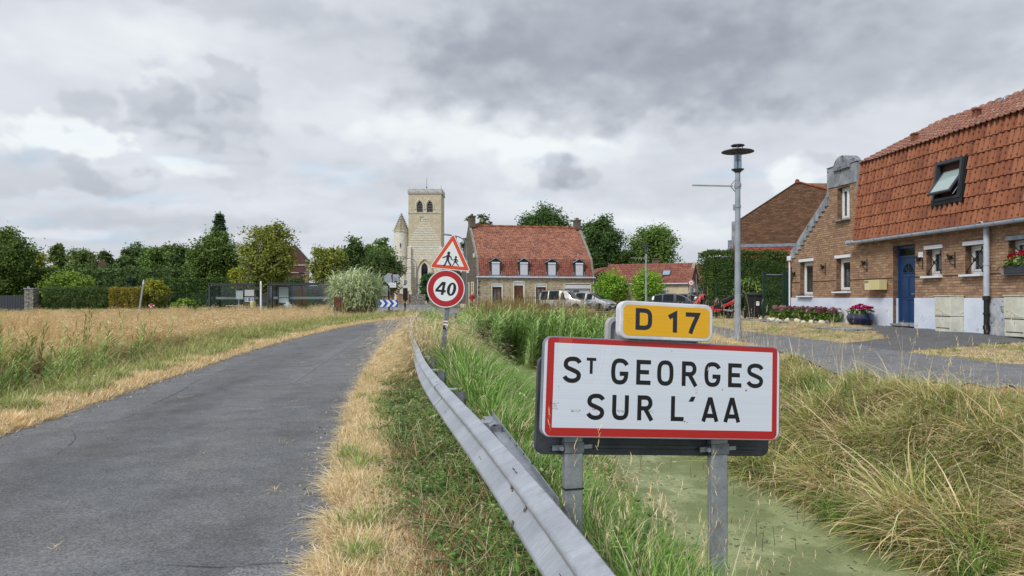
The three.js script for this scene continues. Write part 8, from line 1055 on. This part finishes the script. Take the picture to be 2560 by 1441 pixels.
  scatter('left_tall_grass', 'rank half dry grass bordering the field', 'grass', 'sedge', 12000, (r) => { const D = nearD(r, 7, 50, 1.5), x = roadL(D) - 1.0 - r() * 2.6; return [x, D, .45 + r() * .45]; }, { seed: 22, warm: .1 });
  scatter('left_hay', 'seeding hay between verge and field', 'grass', 'hay', 7000, (r) => { const D = nearD(r, 7, 50, 1.5), x = roadL(D) - 1.6 - r() * 2.8; return [x, D, .4 + r() * .32]; }, { seed: 23, warm: .2, yaw: 1.4 });
  scatter('left_reeds', 'green reeds in the shallow ditch at the left foreground', 'reeds', 'reed', 330, (r) => { const D = nearD(r, 8.4, 20, 1.4), x = roadL(D) - 1.9 - r() * 1.7; return noisy(x, D, .5, 41) < -.16 + smoothstep(D, 12, 20) * .3 ? null : [x, D, .40 + r() * .28]; }, { seed: 24, yaw: 1.6 });
  scatter('field_crop', 'ripe golden barley stubble field', 'crop', 'wheat', 100000, (r) => { const D = 8 + Math.pow(r(), 1.25) * 48.5, L = roadL(Math.min(D, 52)), x = L - 2.9 - Math.pow(r(), 1.1) * (10 + D * .85); if (inPoly(x, D, SIDE_ROAD) || D > 47 && x > -13) return null; return [x, D, (.46 + r() * .3) * (1 + clamp(noisy(x, D, .35, 91) * 1.1, -.4, .5))]; }, { seed: 25, yaw: 1.2, tint: .26 });
  scatter('bend_grass', 'rough grass on the bend around the chevron board', 'grass', 'hay', 3000, (r) => { const D = 44 + r() * 11, x = -14 + r() * 8; if (paved(x, D) || x > roadL(D) - .1) return null; return [x, D, .3 + r() * .3]; }, { seed: 26 });
  scatter('shelter_grass', 'rough dry grass around the bus shelters', 'grass', 'turf', 7000, (r) => { const D = 62.5 + r() * 13, x = -45 + r() * 36; if (inPoly(x, D, SIDE_ROAD)) return null; return [x, D, 1.2 + r() * 1.2]; }, { seed: 27, tint: .3 });
  scatter('junction_grass', 'dry grass between ditch and village street', 'grass', 'hay', 3500, (r) => { const D = 42 + r() * 14, x = railX(D) + .3 + r() * 9; if (inPoly(x, D, SIDE_ROAD) || onRoad(x - .25, D) || x > PATH_NEAR(D)) return null; return [x, D, .4 + r() * .3]; }, { seed: 28, warm: .2 });
}
{ // small white and yellow flowers in the verges
  const r = rng(71), w = [], yl = []; for (let i = 0; i < 260; i++) { const D = 12 + r() * 28, x = roadL(D) - .5 - r() * 2.2; if (noisy(x, D, .5, 60) > .0) w.push([x, D, H(x, D) + .10 + r() * .15]); } for (let i = 0; i < 160; i++) { const D = 7 + r() * 9, x = railX(D) + 5.6 + r() * 1.2; yl.push([x, D, H(x, D) + .08 + r() * .2]); }
  const disk = new THREE.SphereGeometry(1, 6, 4); const put = (name, label, l, col, s) => { const b = []; for (const [x, D, y] of l) b.push([prep(disk.clone()), M4([x, y, -D], [0, 0, 0], [s * (.7 + r() * .6), s * .4, s * (.7 + r() * .6)]), col]); tag(mesh(name, piecesGeo(b), std({ vertexColors: true })), label, 'flowers', null, 'stuff'); };
  put('white_flowers', 'tiny white flower heads dotted along the left verge', w, srgb('#e4e4dc'), .022); put('yellow_flowers', 'tiny yellow flower heads near the footpath', yl, srgb('#d2b52a'), .014);
}
// ---------------------------------------------------------------- planted flowers by the house
{
  const bush = (name, pos, label, category, w, h, d, heads, tonesF, nL, headR) => { const t = base(name, pos, HOUSE.turn, label, category), r = rng(nL + w * 100 | 0), pts = []; for (let i = 0; i < nL; i++) { const u = r() * 2 - 1, a = r() * 6.283, k = Math.pow(r(), .4), s = Math.sqrt(1 - u * u) * k; pts.push([Math.cos(a) * s * w, Math.max(.02, h * .5 + u * k * h * .55), Math.sin(a) * s * d]); } mesh('leaves', leafCloud(pts, .10, LEAF.g, r, .6), M.leaf, t);
    const petals = RB(); for (let i = 0; i < heads; i++) { const a = r() * 6.283, e = Math.pow(r(), .6), s = Math.sqrt(1 - e * e * .6) * .95, x = Math.cos(a) * s * w * (.4 + r() * .6), z = Math.sin(a) * s * d * (.4 + r() * .6), q = Math.min(1, Math.hypot(x / w, z / d)), y = h * (.45 + .55 * Math.sqrt(1 - q * q)) * (.9 + r() * .2), c = pick(tonesF, r), R = headR * (.7 + r() * .6); for (let k = 0; k < 34; k++) { const u = r() * 1.5 - .5, b = r() * 6.283, v = Math.sqrt(Math.max(0, 1 - u * u)); ribbon(petals, x + Math.cos(b) * v * R * .8, y + u * R * .8, z + Math.sin(b) * v * R * .8, b, R * .55, R * .55, .6, .4 + (1 - u) * .6, c, pick(tonesF, r), 2); } }
    mesh('flower_heads', rgeo(petals), M.blade, t); return t; };
  const hy = palette('#7a3350', '#8d4560', '#6b2c45', '#a56a80', '#c89aa6', '#d8b9bc'), hm = palette('#7c3a52', '#94566c', '#c9a0a6', '#b7b48c');
  const at = (t, z) => { const p = onFront(t, 0, z); return [p[0], H(p[0], -p[2]), p[2]]; };
  const hyd = (t, z, w, label, f, k) => bush('hydrangea', at(t, z), label, 'flowers', w, .46, .40, k, f, 700, .085);
  hyd(.12, .55, .5, 'pale pink hydrangea at the left end of the bed, beside the mesh gate', palette('#d4aeb2', '#c79aa4', '#dcc3c0', '#8d4560'), 18); hyd(1.0, .55, .56, 'dark plum hydrangea under the left ground floor window', hy, 24); hyd(1.95, .52, .56, 'mixed green and plum hydrangea in the middle of the bed', hm, 20); hyd(2.9, .52, .56, 'dark wine red hydrangea under the right gable window', hy, 26); hyd(3.72, .50, .42, 'pinkish hydrangea ending the bed on the right', palette('#a56a80', '#b98592', '#c89aa6', '#8d4560'), 18);
  const pt = base('flower_pot', at(5.75, .55), 0, 'dark blue glazed pot of bright pink flowers left of the blue door', 'flower pot'); new MB().lathe([[0, 0], [.26, 0], [.33, .05], [.40, .16], [.41, .25], [.37, .34], [.385, .37], [.36, .375], [.33, .33], [0, .30]], 28).build('pot', M.navyPot, pt); { const r = rng(9), p = RB(), c = palette('#d42a83', '#c01d74', '#e0559c'); for (let i = 0; i < 34; i++) { const a = r() * 6.283, q = Math.sqrt(r()) * .34, x = Math.cos(a) * q, z = Math.sin(a) * q, y = .46 + (1 - q / .36) * .14 + r() * .06; for (let k = 0; k < 22; k++) { const b = r() * 6.283, u = r() - .3; ribbon(p, x + Math.cos(b) * .03, y + u * .05, z + Math.sin(b) * .03, b, .05, .05, .5, .5 + r() * .6, pick(c, r), pick(c, r), 2); } } mesh('flower_heads', rgeo(p), M.blade, pt); const pts = []; for (let i = 0; i < 300; i++) { const a = r() * 6.283, q = Math.sqrt(r()) * .36; pts.push([Math.cos(a) * q, .36 + r() * .14, Math.sin(a) * q]); } mesh('leaves', leafCloud(pts, .08, LEAF.g, r, .6), M.leaf, pt); }
  const wb = base('window_box', onFront(11.6, 2.24, .02), HOUSE.turn, 'window box of red geraniums at the right frame edge', 'window box'); new MB().rbox(0, .0, .06, .92, .18, .18, .02).build('trough', M.charcoal, wb); { const r = rng(19), p = RB(), c = palette('#c3142a', '#d4233a', '#a80f22'); for (const hx of [-.32, -.12, .08, .28, -.22, .18]) { const hy2 = .30 + r() * .1, hz = .05 + r() * .1; for (let k = 0; k < 46; k++) { const u = r() * 2 - 1, b = r() * 6.283, v = Math.sqrt(1 - u * u); ribbon(p, hx + Math.cos(b) * v * .06, hy2 + u * .06, hz + Math.sin(b) * v * .06, b, .04, .04, .4, .6, pick(c, r), pick(c, r), 2); } } mesh('flower_heads', rgeo(p), M.blade, wb); const pts = []; for (let i = 0; i < 260; i++) pts.push([(r() - .5) * .95, .08 + r() * .22, .0 + r() * .2]); mesh('leaves', leafCloud(pts, .07, LEAF.g, r, .8), M.leaf, wb); new MB().tube([[-.46, .05, .08], [-.58, .07, .14], [-.66, .02, .16]], .015, 8, 5).build('bare_twig', M.bark, wb); }
}
renderer.render(scene, camera);
